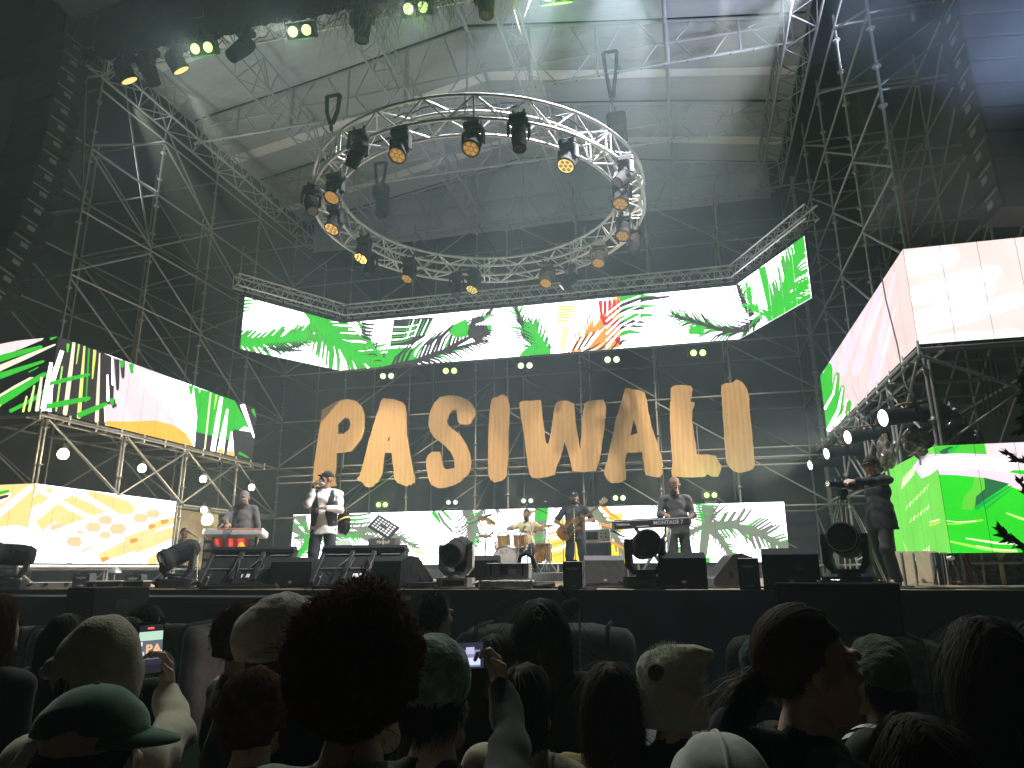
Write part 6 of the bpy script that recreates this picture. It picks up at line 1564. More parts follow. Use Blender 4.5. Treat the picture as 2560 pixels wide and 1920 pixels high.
class Fld:
    def __init__(s, prims, h, k=.03, pad=.05):
        lo = np.full(3, 1e9); hi = -lo; s.h = h; s.k = k
        for p in prims:
            l, u = s.bb(p); lo = np.minimum(lo, l); hi = np.maximum(hi, u)
        s.o = lo - pad; n = np.ceil((hi - lo + 2 * pad) / h).astype(int) + 1
        s.f = np.full(n, 1.0); s.n = n
        for p in prims: s.add(p, k)
    @staticmethod
    def bb(p):
        if p[0] == 'c':
            r = max(p[3], p[4]) ; return np.minimum(p[1], p[2]) - r, np.maximum(p[1], p[2]) + r
        r = p[2] if p[3] is None else np.full(3, max(p[2])); return p[1] - r, p[1] + r
    def grid(s, l=None, u=None):
        i0 = np.zeros(3, int) if l is None else np.clip(np.floor((l - s.o) / s.h).astype(int), 0, s.n - 1)
        i1 = s.n if u is None else np.clip(np.ceil((u - s.o) / s.h).astype(int) + 1, 1, s.n)
        ax = [s.o[a] + s.h * np.arange(i0[a], i1[a]) for a in range(3)]
        return i0, i1, ax[0][:, None, None], ax[1][None, :, None], ax[2][None, None, :]
    def dist(s, p, X, Y, Z):
        if p[0] == 'c':
            a, b, ra, rb, fl = p[1:]; d = b - a; L = max(d @ d, 1e-9)
            t = np.clip(((X - a[0]) * d[0] + (Y - a[1]) * d[1] + (Z - a[2]) * d[2]) / L, 0, 1)
            dx, dy, dz = X - a[0] - t * d[0], (Y - a[1] - t * d[1]) / fl, Z - a[2] - t * d[2]
            return (np.sqrt(dx * dx + dy * dy + dz * dz) - (ra + t * (rb - ra))) * min(1, fl)
        c, r, R = p[1:]; x, y, z = X - c[0], Y - c[1], Z - c[2]
        if R is not None: x, y, z = R[0][0] * x + R[1][0] * y + R[2][0] * z, R[0][1] * x + R[1][1] * y + R[2][1] * z, R[0][2] * x + R[1][2] * y + R[2][2] * z
        k0 = np.sqrt((x / r[0]) ** 2 + (y / r[1]) ** 2 + (z / r[2]) ** 2); k1 = np.sqrt((x / r[0] ** 2) ** 2 + (y / r[1] ** 2) ** 2 + (z / r[2] ** 2) ** 2)
        return k0 * (k0 - 1) / np.maximum(k1, 1e-6)
    def add(s, p, k):
        l, u = s.bb(p); m = max(k * 1.5, s.h * 2.5)
        i0, i1, X, Y, Z = s.grid(l - m, u + m); d = s.dist(p, X, Y, Z)
        sl = tuple(slice(a, b) for a, b in zip(i0, i1)); g = s.f[sl]
        hh = np.maximum(k - np.abs(g - d), 0) / k; s.f[sl] = np.minimum(g, d) - hh * hh * k * .25
    def sub(s, p, k=.01):
        l, u = s.bb(p); i0, i1, X, Y, Z = s.grid(l - .03, u + .03); d = -s.dist(p, X, Y, Z); sl = tuple(slice(a, b) for a, b in zip(i0, i1)); s.f[sl] = np.maximum(s.f[sl], d)
    def clip(s, fn): _, _, X, Y, Z = s.grid(); s.f = np.maximum(s.f, fn(X, Y, Z) + 0 * s.f)
    def wrinkle(s, amp, fr=1.0, ph=0.0):
        _, _, X, Y, Z = s.grid(); w = np.sin(X * 21 * fr + 3 * np.sin(Z * 9 * fr + ph) + ph) * np.sin(Z * 27 * fr + 4 * np.sin(X * 7 * fr + Y * 11 * fr) + ph * 2) + .6 * np.sin(Y * 33 * fr + Z * 19 * fr + ph * 3)
        s.f = s.f + amp * w
    def mesh(s): return nets(s.f, s.o, s.h)
def meshobj(name, parts, mats, parent, smooth=True, kind=None):
    """parts: list of (verts, quads, material index) joined into one object"""
    V = []; F = []; MI = []; o = 0
    for v, f, mi in parts:
        if len(v) == 0: continue
        V.append(v); F.append(np.asarray(f) + o); MI += [mi] * len(f); o += len(v)
    V = np.concatenate(V); F = np.concatenate(F)
    me = bpy.data.meshes.new(name); me.vertices.add(len(V)); me.vertices.foreach_set('co', V.ravel())
    k = F.shape[1]; me.loops.add(F.size); me.loops.foreach_set('vertex_index', F.ravel().astype(np.int32)); me.polygons.add(len(F))
    me.polygons.foreach_set('loop_start', np.arange(0, F.size, k, dtype=np.int32)); me.polygons.foreach_set('loop_total', np.full(len(F), k, dtype=np.int32))
    for m_ in mats: me.materials.append(m_)
    me.polygons.foreach_set('material_index', np.array(MI, dtype=np.int32)); me.polygons.foreach_set('use_smooth', np.full(len(F), smooth))
    me.update(calc_edges=True); me.validate()
    return link(name, me, parent, kind=kind)
def skin(name, col): return mat('skin_' + name, col, 0.5, 0, 0.12, 18, 0.08, 240)
SK_DARK = skin('dark', (0.19, 0.095, 0.055)); SK_MID = skin('brown', (0.30, 0.165, 0.10)); SK_LIGHT = skin('light', (0.52, 0.34, 0.26))
def cloth(name, col, rough=.85, var=.15, sheen=.15): return mat('cloth_' + name, col, rough, 0, var, 14, 0.5 if ('knit' in name or 'wool' in name) else 0.14, 130 if ('knit' in name or 'wool' in name) else 260, 0.2, sheen=sheen)
def V3(*a): return np.array(a, float)
def ik(a, b, l1, l2, hint):
    a = np.array(a, float); b = np.array(b, float); d = b - a; L = np.linalg.norm(d)
    if L > (l1 + l2) * .995: b = a + d / L * (l1 + l2) * .995; d = b - a; L = np.linalg.norm(d)
    u = d / L; x = (l1 * l1 - l2 * l2 + L * L) / (2 * L); y = sqrt(max(0, l1 * l1 - x * x)); h = np.array(hint, float); h = h - u * (h @ u); h = h / (np.linalg.norm(h) + 1e-9)
    return a + u * x + h * y, b
def hand(w, d, n, side, curl=.5, s=1.0, h=.006, spread=1.0):
    """palm and five fingers from wrist w, pointing along d, palm facing n"""
    d = V3(*d); d /= np.linalg.norm(d); n = V3(*n); n = n - d * (n @ d); n /= np.linalg.norm(n); x = np.cross(d, n) * -side; w = V3(*w)
    pr = [rc(w - d * .03 * s, w + d * .015 * s, .027 * s, .026 * s)]
    for i, (off, ln) in enumerate(((.029, .9), (.0095, 1.03), (-.0095, .97), (-.028, .76))):
        k0 = w + d * .085 * s * (1 - .03 * abs(i - 1)) + x * off * s
        pr.append(rc(w + d * .02 * s + x * off * .7 * s, k0, .017 * s, .0115 * s))
        c = curl * (1 + .08 * i); p = k0; a = 0; sp = x * off * 2.2 * spread
        for L, r0, r1, da in ((.044, .0105, .0095, .7), (.027, .0092, .0085, 1.0), (.021, .0085, .007, .7)):
            a += c * da; q = p + (d * cos(a) + n * sin(a) + sp * cos(a)) * L * ln * s; pr.append(rc(p, q, r0 * s, r1 * s)); p = q
    b = w + d * .03 * s + x * .026 * s; m1 = b + (d * .6 + x * .7 + n * .25) * .042 * s; m2 = m1 + (d * .85 + x * (.25 - .5 * curl) + n * (.2 + .5 * curl)) * .034 * s
    pr += [rc(b, m1, .016 * s, .0125 * s), rc(m1, m2, .0118 * s, .009 * s)]
    return Fld(pr, h, .008, .02).mesh()
def strands(c, r, n, L, w, mask, flow, curl=.3, seg=6, grav=.5, lift=.0, seed=0, R=None, taper=.3, hug=None, vol=0.0, down=None):
    """hair as thin strips growing from an ellipsoid scalp; hug: lie on the scalp while u.z is above this; vol: loft of loose curls"""
    g = np.random.default_rng(seed); u = g.normal(size=(n * 4, 3)); u /= np.linalg.norm(u, axis=1)[:, None]
    u = u[mask(u)][:n]; m = len(u); c = np.array(c); r = np.array(r)
    shell = 1.0 + vol * (1 + .32 * np.sin(5 * u[:, 0] + 3 * u[:, 1] + seed) * np.sin(4.5 * u[:, 2] + 1) + .2 * np.sin(9 * u[:, 0] + 7 * u[:, 2] + seed * 2)) * g.random(m) ** .7 * np.clip((u[:, 2] + .5) / .75, .08, 1)
    p = u * r * shell[:, None]; nr = u / r; nr /= np.linalg.norm(nr, axis=1)[:, None]
    f = flow(u); f = f - nr * (f * nr).sum(1)[:, None]; f /= np.linalg.norm(f, axis=1)[:, None] + 1e-6
    d = f + nr * lift; P = [p.copy()]; D = []
    st_ = (L(u) if callable(L) else np.full(m, L)) * g.uniform(.75, 1.15, m) / seg
    ph = g.uniform(0, 6.28, (m, 3)); thick = 1.01 + .09 * g.random(m)
    for k in range(seg):
        if hug is not None and hug > -1:
            low = p[:, 2] <= hug * r[2] * 1.2; d[low] = d[low] * np.array([.25, .25, .4]) + np.array([0, 0, -.9])
        d = d + np.array([0, 0, -grav / seg]) + curl * np.sin(ph + k * 2.1) * .6; d /= np.linalg.norm(d, axis=1)[:, None]
        p = p + d * st_[:, None]; q = np.sqrt(((p / r) ** 2).sum(1)); ins = q < thick
        if hug is not None: ins = ins | (p[:, 2] > hug * r[2])
        p[ins] = p[ins] / q[ins][:, None] * thick[ins][:, None]
        if vol > 0: tq = np.maximum(shell + .055 * np.sin(ph[:, 0] + k * 1.5), 1.01); q = np.sqrt(((p / r) ** 2).sum(1)); p = p / q[:, None] * (q * .06 + tq * .94)[:, None]
        pv_ = P[-1]; dd_ = p - pv_; d = dd_ / (np.linalg.norm(dd_, axis=1)[:, None] + 1e-9)
        P.append(p.copy()); D.append(d.copy())
    D.append(d); out = []
    for k in range(seg + 1):
        dd = D[min(k, len(D) - 1)]; sd = np.cross(dd, nr + .01); sd /= np.linalg.norm(sd, axis=1)[:, None] + 1e-6
        ww = w * (1 - (1 - taper) * k / seg); out += [P[k] - sd * ww / 2, P[k] + sd * ww / 2]
    V = np.stack(out, 1)
    if R is not None: V = V @ np.array(R).T
    V = V.reshape(-1, 3) + c; base = np.arange(m)[:, None] * (2 * seg + 2)
    F = np.concatenate([np.stack([base[:, 0] + 2 * k, base[:, 0] + 2 * k + 1, base[:, 0] + 2 * k + 3, base[:, 0] + 2 * k + 2], 1) for k in range(seg)])
    return V, F
def rotm(yaw=0, pitch=0, roll=0): return np.array(Matrix.Rotation(yaw, 3, 'Z') @ Matrix.Rotation(pitch, 3, 'X') @ Matrix.Rotation(roll, 3, 'Y'))

def person(label, loc, yaw, H=1.75, hands=None, elbow=None, palms=None, curls=(.5, .5), lean=0.0, feet=((-.1, 0), (.1, 0)), head=(0, 0, 0), sk=SK_MID,
           top=None, bottom=None, shoes=None, sleeve='long', belly=1.0, res=.014, headres=.007, hair=None, hat=None, beard=None, seat=None, group=None, hood=None, vest=None, collar=None, width=1.0,
           hdir=(None, None), hres=.006, glasses=False, hem=.80, hs=1.0, shoulders=1.0, facedet=True):
    """front is -Y. hands: wrists of the -X hand and of the +X hand in body coordinates (for a 1.75 m body)"""
    s = H / 1.75
    t = thing('person', label, 'person', loc, yaw, group); t.scale = (s,) * 3
    hipz = .93 if seat is None else seat
    PV = V3(0, 0, hipz + .06); Rl = rotm(0, lean)
    def U(p): return Rl @ (V3(*p) + V3(0, 0, hipz - .93) - PV) + PV
    B = belly; W = width
    tor = [el(U((0, 0, .95)), (.158 * W, .112, .115)), el(U((0, -.012 * B, 1.09)), (.148 * W * (.5 + .5 * B), .108 * B, .15)), el(U((0, 0, 1.28)), (.168 * W, .116, .18)), rc(U((-.15 * shoulders, .01, 1.415)), U((.15 * shoulders, .01, 1.415)), .062, .062), rc(U((0, .012, 1.40)), U((0, -.002, 1.49)), .075, .058)]
    neck = [rc(U((0, .012, 1.42)), U((0, -.012, 1.56)), .058, .054)]
    SHL = [U((-.19 * W * shoulders, .005, 1.405)), U((.19 * W * shoulders, .005, 1.405))]
    hands = hands or [None, None]; elbow = elbow or [None, None]; arms = []; wr = []
    for i in (0, 1):
        sg = (-1, 1)[i]
        tgt = hands[i] if hands[i] is not None else U((sg * .25, -.03, .86))
        e, w = ik(SHL[i], tgt, .29, .26, elbow[i] if elbow[i] is not None else (sg * .6, .6, -.6)); arms.append((SHL[i], e, w)); wr.append(w)
    legs = []
    for i in (0, 1):
        sg = (-1, 1)[i]; hp = V3(sg * .092, 0, hipz); ft = feet[i]; an = V3(ft[0], ft[1], .085 if len(ft) < 3 else ft[2])
        kn, an = ik(hp, an, .44, .42, (sg * .1, -1, 0) if seat is None else (sg * .3, -1, .6)); legs.append((hp, kn, an))
    body = list(tor) + neck
    for a, e, w in arms: body += [rc(a, e, .052, .041), rc(e, w, .042, .027)]
    for hp, k_, a in legs: body += [rc(hp, k_, .086, .056), rc(k_, k_ * .45 + a * .55, .055, .052), rc(k_ * .45 + a * .55, a, .052, .036), rc(a, a + V3(0, -.12, -.045), .036, .03)]
    parts = [(*Fld(body, res, .035).mesh(), 0)]
    # head
    hc = U((0, -.025, 1.635)); HR = Rl @ rotm(*head) if abs(lean) < .6 else rotm(*head); nb = U((0, .0, 1.53))
    def Hh(p): return nb + HR @ ((V3(*p) * hs + V3(0, -.025, .105)))
    hp_ = [el(Hh((0, .018, .035)), V3(.077, .096, .098) * hs, HR), el(Hh((0, -.028, -.035)), V3(.062, .07, .085) * hs, HR), rc(Hh((-.03, -.06, -.088)), Hh((.03, -.06, -.088)), .026 * hs, .026 * hs), rc(nb - V3(0, 0, .06), Hh((0, .01, -.04)), .056, .055)]
    if facedet:
        hp_ += [rc(Hh((0, -.092, .018)), Hh((0, -.111, -.022)), .008, .0125), rc(Hh((-.05, -.082, .036)), Hh((.05, -.082, .036)), .014, .014), rc(Hh((-.018, -.094, -.058)), Hh((.018, -.094, -.058)), .0095, .0095), rc(Hh((-.016, -.09, -.07)), Hh((.016, -.09, -.07)), .010, .010), el(Hh((-.045, -.066, -.012)), (.024, .024, .024)), el(Hh((.045, -.066, -.012)), (.024, .024, .024))]
    for sg in (-1, 1): hp_ += [el(Hh((sg * .079, .014, -.006)), (.011, .02, .033), HR)]
    hf = Fld(hp_, headres, .014, .03)
    if facedet:
        for sg in (-1, 1): hf.sub(el(Hh((sg * .031, -.097, .012)), (.015, .012, .009)))
        hf.sub(rc(Hh((-.02, -.106, -.064)), Hh((.02, -.106, -.064)), .004, .004))
    parts.append((*hf.mesh(), 0))
    palms = palms or [None, None]
    for i in (0, 1):
        sg = (-1, 1)[i]; a, e, w = arms[i]; d = (w - e) if hdir[i] is None else V3(*hdir[i]); n = palms[i] if palms[i] is not None else (-sg, -.1, 0)
        v, f = hand(w, d, n, sg, curls[i], 1.0, hres); parts.append((v, f, 0))
    meshobj('body', parts, [sk], t)
    if facedet:
        for sg in (-1, 1):
            MB().m(mat('eye_white', (.7, .68, .64), .3)).lathe([(0, -.0115), (.008, -.008), (.0115, 0), (.008, .008), (0, .0115)], c=Hh((sg * .031, -.088, .012)), n=8).m(mat('dark_iris', (.02, .012, .01), .2)).lathe([(.0, -.003), (.0055, 0), (0, .003)], c=Hh((sg * .031, -.0985, .012)), n=8).build('eye', t)
    G = dict(t=t, Hh=Hh, HR=HR, U=U, arms=arms, wr=wr, s=s, nb=nb)
    # top garment
    if top is not None:
        gp = [p if p[0] == 'c' else ('e', p[1], p[2] + .016, p[3]) for p in tor]
        gp = [('c', p[1], p[2], p[3] + .012, p[4] + .012, p[5]) if p[0] == 'c' else p for p in gp]
        gp += [rc(U((-.03, 0, hem + .0)), U((-.03, 0, 1.0)), .172 * W, .155 * W, .8), rc(U((.03, 0, hem + .0)), U((.03, 0, 1.0)), .172 * W, .155 * W, .8)]
        for a, e, w in arms:
            if sleeve == 'long': gp += [rc(a, e, .066, .056), rc(e, e * .12 + w * .88, .057, .043)]
            elif sleeve == 'rolled': gp += [rc(a, e, .066, .058), rc(e, e * .55 + w * .45, .057, .05)]
            else: gp += [rc(a, a * .25 + e * .75, .068, .066)]
        F_ = Fld(gp, res, .03); F_.wrinkle(.0065, 1.0, H * 7)
        hz_ = U((0, 0, hem))[2]; nb2 = U((0, -.03, 1.475))
        up_ = Rl @ V3(0, -.35, 1); up_ /= np.linalg.norm(up_)
        F_.clip(lambda X, Y, Z: hz_ - Z + .01 * np.sin(X * 16))
        F_.clip(lambda X, Y, Z: np.where((X - nb2[0]) ** 2 + (Y - nb2[1]) ** 2 < .13 ** 2, (X - nb2[0]) * up_[0] + (Y - nb2[1]) * up_[1] + (Z - nb2[2]) * up_[2] - .025, -1.0))
        G['top'] = meshobj(top[1] if isinstance(top, tuple) else 'shirt', [(*F_.mesh(), 0)], [top[0] if isinstance(top, tuple) else top], t)
        if collar is not None:
            c0 = U((0, .0, 1.462)); q = [(.082 * cos(a), .07 * sin(a) + .0, .012 * sin(a)) for a in np.linspace(-pi / 2 + .5, 3 * pi / 2 - .5, 18)]
            b = MB().m(collar); vs = []
            for (x, y, z) in q: vs += [tuple(c0 + Rl @ V3(x * 1.0, y * 1.0, z + .035)), tuple(c0 + Rl @ V3(x * 1.42, y * 1.4, z - .02))]
            b.add(vs, [(2 * i, 2 * i + 1, 2 * i + 3, 2 * i + 2) for i in range(len(q) - 1)], True); b.build('collar', t)
    if vest is not None:
        gp = [('e', p[1], p[2] + .03, p[3]) if p[0] == 'e' else ('c', p[1] * .8 + p[2] * .2, p[2] * .8 + p[1] * .2, p[3] + .022, p[4] + .022, p[5]) for p in tor[:4]]
        gp.append(rc(U((0, 0, hem + .13)), U((0, 0, 1.0)), .19 * W, .182 * W, .78))
        F_ = Fld(gp, res, .03); F_.wrinkle(.003, 1, 2); hz_ = U((0, 0, hem + .12))[2]
        F_.clip(lambda X, Y, Z: hz_ - Z - .12 * np.maximum(0, np.abs(X) - .0) * 0)
        F_.clip(lambda X, Y, Z: np.where(Y < .0, (.05 + .05 * np.clip((Z - 1.12) / .3, 0, 1) + .06 * np.clip((1.08 - Z) / .2, 0, 1)) - np.abs(X + .015), -1.0))
        F_.clip(lambda X, Y, Z: Z - U((0, 0, 1.475))[2])
        for a, e, w in arms: F_.sub(rc(a + V3(0, 0, .02), a * .5 + e * .5, .085, .075))
        meshobj('vest', [(*F_.mesh(), 0)], [vest], t)
    if bottom is not None:
        gp = [el(U((0, 0, .95)), (.168 * W, .125, .12)), rc(V3(-.07, 0, hipz - .02), V3(.07, 0, hipz - .02), .1, .1)]
        for hp, k_, a in legs: gp += [rc(hp, k_, .108, .086), rc(k_, a, .085, .078)]
        F_ = Fld(gp, res * 1.15, .03); F_.wrinkle(.005, .8, H * 3); tz = U((0, 0, 1.04))[2]
        F_.clip(lambda X, Y, Z: Z - tz); F_.clip(lambda X, Y, Z: .055 - Z)
        meshobj('trousers', [(*F_.mesh(), 0)], [bottom], t)
    if shoes is not None:
        for hp, k_, a in legs:
            z0 = a[2] - .085
            F_ = Fld([rc(a + V3(0, .03, -.045), a + V3(0, -.15, -.05), .046, .042), rc(a + V3(0, .01, -.03), a + V3(0, .005, .015), .048, .046)], .013, .025); F_.clip(lambda X, Y, Z: z0 + .004 - Z); meshobj('shoe', [(*F_.mesh(), 0)], [shoes], t)
    if hair is not None:
        kind, mt, kw = hair; make_hair(G, kind, mt, hs, **kw)
    if hat is not None:
        make_hat(G, hs, *hat)
    if beard is not None:
        b = Fld([el(Hh((0, -.052, -.085)), V3(.062, .058, .05), HR), rc(Hh((-.03, -.1, -.045)), Hh((.03, -.1, -.045)), .008, .008)], .008, .02, .02); b.wrinkle(.004, 4); b.sub(rc(Hh((-.02, -.115, -.062)), Hh((.02, -.115, -.062)), .009, .009))
        meshobj('beard', [(*b.mesh(), 0)], [beard], t)
    if glasses:
        g_ = MB().m(M_BLACKMETAL)
        for sg in (-1, 1): g_.tube([Hh((sg * .034 + .022 * cos(a), -.108, .01 + .018 * sin(a))) for a in np.linspace(0, 2 * pi, 10)[:-1]], .0025, 4, closed=True)
        for sg in (-1, 1): g_.tube([Hh((sg * .056, -.105, .012)), Hh((sg * .08, .01, .012))], .0022, 4)
        g_.tube([Hh((-.012, -.11, .012)), Hh((.012, -.11, .012))], .0022, 4); g_.build('spectacles', t)
    if hood is not None:
        F_ = Fld([el(U((0, .09, 1.44)), (.13, .075, .075)), el(U((0, .0, 1.455)), (.11, .09, .05))], res, .03); F_.wrinkle(.006, 1.2, 1); meshobj('hood', [(*F_.mesh(), 0)], [hood], t)
    return G
def to_local(loc, yaw, H, p):
    v = Vector(p) - Vector(loc); v = Matrix.Rotation(-yaw, 3, 'Z') @ v; return tuple(v / (H / 1.75))
def make_hair(G, kind, mt, hs, n=1400, L=.1, w=.004, curl=.3, seed=1, cap=True, lift=None, seg=5, grav=.6, under=False, vol=.0):
    Hh, HR, t = G['Hh'], G['HR'], G['t']; c = Hh((0, .02, .032)); r = V3(.085, .104, .107) * hs
    parts = []; rs_ = np.random.default_rng(seed + 50)
    fr_ = lambda u: np.where(u[:, 1] < -.1, .55 + .6 * np.clip(-u[:, 1] - .3, 0, 1), np.where(u[:, 1] < .25, -.12, -.72))
    mask = lambda u: u[:, 2] > fr_(u) + rs_.normal(size=len(u)) * .05
    if under: mask = lambda u: (u[:, 2] < -.05) & (u[:, 2] > -.75) & (u[:, 1] > -.1)
    if cap:
        F_ = Fld([el(c, r * 1.0 + (.03 if kind == 'curly' else .0) * hs * (1 + 0 * r), HR)], .009 if hs < 1.2 else .011, .02, .04); F_.wrinkle(.0035 if kind != 'curly' else .01, 3 if kind != 'curly' else 1.6, seed)
        iR = HR.T
        def fn(X, Y, Z):
            x, y, z = X - c[0], Y - c[1], Z - c[2]; ly = iR[1][0] * x + iR[1][1] * y + iR[1][2] * z; lz = iR[2][0] * x + iR[2][1] * y + iR[2][2] * z
            return np.where(ly > .03, -.085 - lz, np.where(ly > -.02, -.05 - lz, .02 - lz - .45 * (ly + .02)))
        F_.clip(fn)
        if under: F_.clip(lambda X, Y, Z: Z - c[2] + .0)
        v, f = F_.mesh(); parts.append((v, f, 0))
    hug = None
    if kind == 'short': flow = lambda u: np.stack([u[:, 0] * .6, u[:, 1] * .8 + .2, -np.ones(len(u)) * .8], 1); lift = .12 if lift is None else lift
    elif kind == 'curly': flow = lambda u: np.random.default_rng(seed).normal(size=u.shape) + np.array([0, 0, -.4]); lift = .25 if lift is None else lift; vol = vol or .3
    elif kind == 'tail': tp = np.array([0, .105, -.03]); flow = lambda u: tp[None] * 10 - u * .7; hug = -2.0; lift = 0
    else:
        flow = lambda u: np.stack([np.sign(u[:, 0]) * .45 + u[:, 0] * .6, .25 + u[:, 1] * .3, -.55 * np.ones(len(u))], 1); hug = .02; lift = .0 if lift is None else lift * .3; curl = curl * .6
    parts.append((*strands(c, r, n, L, w, mask, flow, curl, seg, grav, lift, seed, HR, .3, hug, vol), 0))
    if kind == 'curly':   # loose fly-away curls round the outline
        parts.append((*strands(c, r * (1.1 + vol * .8), n // 45, L * .5, w * .5, mask, flow, curl * 1.2, seg, grav, .1, seed + 9, HR, .3), 0))
    elif kind != 'tail' and not under:
        parts.append((*strands(c, r * 1.06, max(60, n // 14), L * .6, w * .5, mask, flow, curl * 2.5 + .1, seg, grav, .25, seed + 9, HR, .3), 0))
    if kind == 'tail':
        g = np.random.default_rng(seed); m = 900; a = Hh((0, .118, -.02)); V = []; F = []
        for i in range(m):
            o = g.normal(size=3) * .013; p = a + o; d = HR @ V3(g.normal() * .3, .8, -.35 + g.normal() * .25); q = [p]
            for k in range(8): d = d + V3(0, .0, -.34) + g.normal(size=3) * .16; d /= np.linalg.norm(d); p = p + d * .036 * g.uniform(.7, 1.1); q.append(p)
            sd = np.cross(d, V3(.3, .8, .2)); sd /= np.linalg.norm(sd) + 1e-6; b0 = len(V)
            for k, x in enumerate(q): ww = .0035 * (1 - .6 * k / 8); V += [x - sd * ww, x + sd * ww]
            F += [(b0 + 2 * k, b0 + 2 * k + 1, b0 + 2 * k + 3, b0 + 2 * k + 2) for k in range(8)]
        parts.append((np.array(V), np.array(F), 0))
        MB().m(M_BLACK).tube([a + HR @ V3(.022 * cos(q_), -.01, .022 * sin(q_)) for q_ in np.linspace(0, 2 * pi, 11)[:-1]], .009, 6, closed=True).build('hair_tie', t)
    return meshobj('hair', parts, [mt], t)
def make_hat(G, hs, kind, mt, extra=None, yaw=0.0):
    Hh, HR, t = G['Hh'], G['HR'], G['t']; s = hs; HR2 = HR @ rotm(yaw)
    c = Hh((0, .018, .045))
    def L(p): return c + HR2 @ (V3(*p) * s)
    def loc(X, Y, Z, a): x, y, z = X - c[0], Y - c[1], Z - c[2]; return HR2[0][a] * x + HR2[1][a] * y + HR2[2][a] * z
    if kind == 'cap':
        F_ = Fld([el(L((0, 0, .0)), V3(.09, .108, .1) * s, HR2)], .008, .02, .03); F_.clip(lambda X, Y, Z: .012 * s - loc(X, Y, Z, 2)); F_.wrinkle(.0015, 2)
        meshobj('hat', [(*F_.mesh(), 0)], [mt], t)
        b = MB().m(mt); vs = []; n = 14
        for i in range(n + 1):
            a = pi + pi * i / n; x, y = .078 * cos(a), .1 * sin(a)
            k = sin(a - pi); vs += [tuple(L((x, y, .014))), tuple(L((x * 1.06, y * 1.0 - .068 * k, .012 - .018 * k - .012 * (1 - k)))), tuple(L((x, y, .006))), tuple(L((x * 1.06, y * 1.0 - .068 * k, .004 - .018 * k - .012 * (1 - k))))]
        f = []
        for i in range(n): a = 4 * i; f += [(a, a + 1, a + 5, a + 4), (a + 2, a + 6, a + 7, a + 3), (a + 1, a + 3, a + 7, a + 5)]
        b.add(vs, f, True).build('brim', t)
        MB().m(mt).lathe([(0, .006), (.008, .002), (.009, -.002)], c=L((0, 0, .1)), n=8).build('button', t)
        if extra is not None:
            MB().m(extra).lathe([(0, .003), (.02, .002), (.022, -.003)], Matrix(HR2.tolist()) @ RXm(pi / 2 + .5), L((0, -.103, .045)), 12).build('badge', t)
    elif kind == 'beanie':
        F_ = Fld([el(L((0, .006, .02)), V3(.094, .11, .108) * s, HR2)] + ([] if extra != 'cuff' else [rc(L((-.03, -.03, .0)), L((.03, .04, .0)), .094 * s, .094 * s)]), .008, .02, .03); F_.clip(lambda X, Y, Z: -.03 * s - loc(X, Y, Z, 2) - .25 * loc(X, Y, Z, 1)); F_.wrinkle(.0025, 3, 1)
        meshobj('hat', [(*F_.mesh(), 0)], [mt], t)
        if extra == 'cuff':
            pts = [L((.097 * cos(a), .112 * sin(a), -.012 - .03 * sin(a))) for a in np.linspace(0, 2 * pi, 25)[:-1]]
            MB().m(mt).tube(pts, .017 * s, 6, closed=True).build('cuff', t)
    elif kind == 'cat':      # square fuzzy hat with a pointed corner and a round ear patch
        F_ = Fld([el(L((0, .0, .0)), V3(.108, .122, .125) * s, HR2), rc(L((-.03, 0, .06)), L((-.13, 0, .1)), .06 * s, .02 * s), rc(L((.06, 0, .05)), L((-.08, 0, .09)), .055, .04), rc(L((-.02, 0, -.09)), L((.02, 0, -.09)), .1 * s, .1 * s)], .008, .03, .03); F_.clip(lambda X, Y, Z: -.13 * s - loc(X, Y, Z, 2)); F_.wrinkle(.002, 5, 2)
        meshobj('hat', [(*F_.mesh(), 0)], [mt], t)
        b = MB().m(extra); b.lathe([(0, .012), (.02, .009), (.03, 0), (.02, -.01)], Matrix(HR2.tolist()) @ RXm(-pi / 2), L((.045, .108, .055)), 12); b.build('ear_patch', t)
        V, F = strands(L((0, 0, 0)), V3(.112, .126, .13) * s, 2600, .016, .0018, lambda u: u[:, 2] > -.8, lambda u: np.random.default_rng(3).normal(size=u.shape), .3, 2, 0, 1.0, 5, HR2); meshobj('fuzz', [(V, F, 0)], [mt], t, kind='stuff')
    elif kind == 'bucket':   # soft cap with a short curled brim turned to the left
        F_ = Fld([el(L((0, .0, .0)), V3(.104, .118, .118) * s, HR2), rc(L((-.02, 0, .07)), L((.03, .02, .075)), .045, .04), rc(L((0, 0, -.04)), L((0, .02, -.06)), .1 * s, .1 * s)], .008, .03, .03); F_.wrinkle(.004, 1.5, 4); F_.clip(lambda X, Y, Z: -.1 * s - loc(X, Y, Z, 2) - .0 * loc(X, Y, Z, 1))
        meshobj('hat', [(*F_.mesh(), 0)], [mt], t)
        Fb = Fld([rc(L((-.05, -.1, -.015)), L((.05, -.1, -.015)), .03 * s, .03 * s), rc(L((-.04, -.145, -.03)), L((.04, -.145, -.03)), .02 * s, .02 * s)], .007, .02, .02); meshobj('brim', [(*Fb.mesh(), 0)], [mt], t)
    elif kind == 'wrap':
        F_ = Fld([el(L((0, .004, .01)), V3(.088, .106, .098) * s, HR2)], .008, .02, .03); F_.clip(lambda X, Y, Z: .0 - loc(X, Y, Z, 2) + .1 * loc(X, Y, Z, 1)); F_.wrinkle(.002, 3, 1); meshobj('hat', [(*F_.mesh(), 0)], [mt], t)
        MB().m(M_WHITE).tube([L((.03, .1, 0)), L((.06, .13, -.03)), L((.07, .15, -.06))], .006, 4).build('tie', t)
    elif kind == 'hoodup':
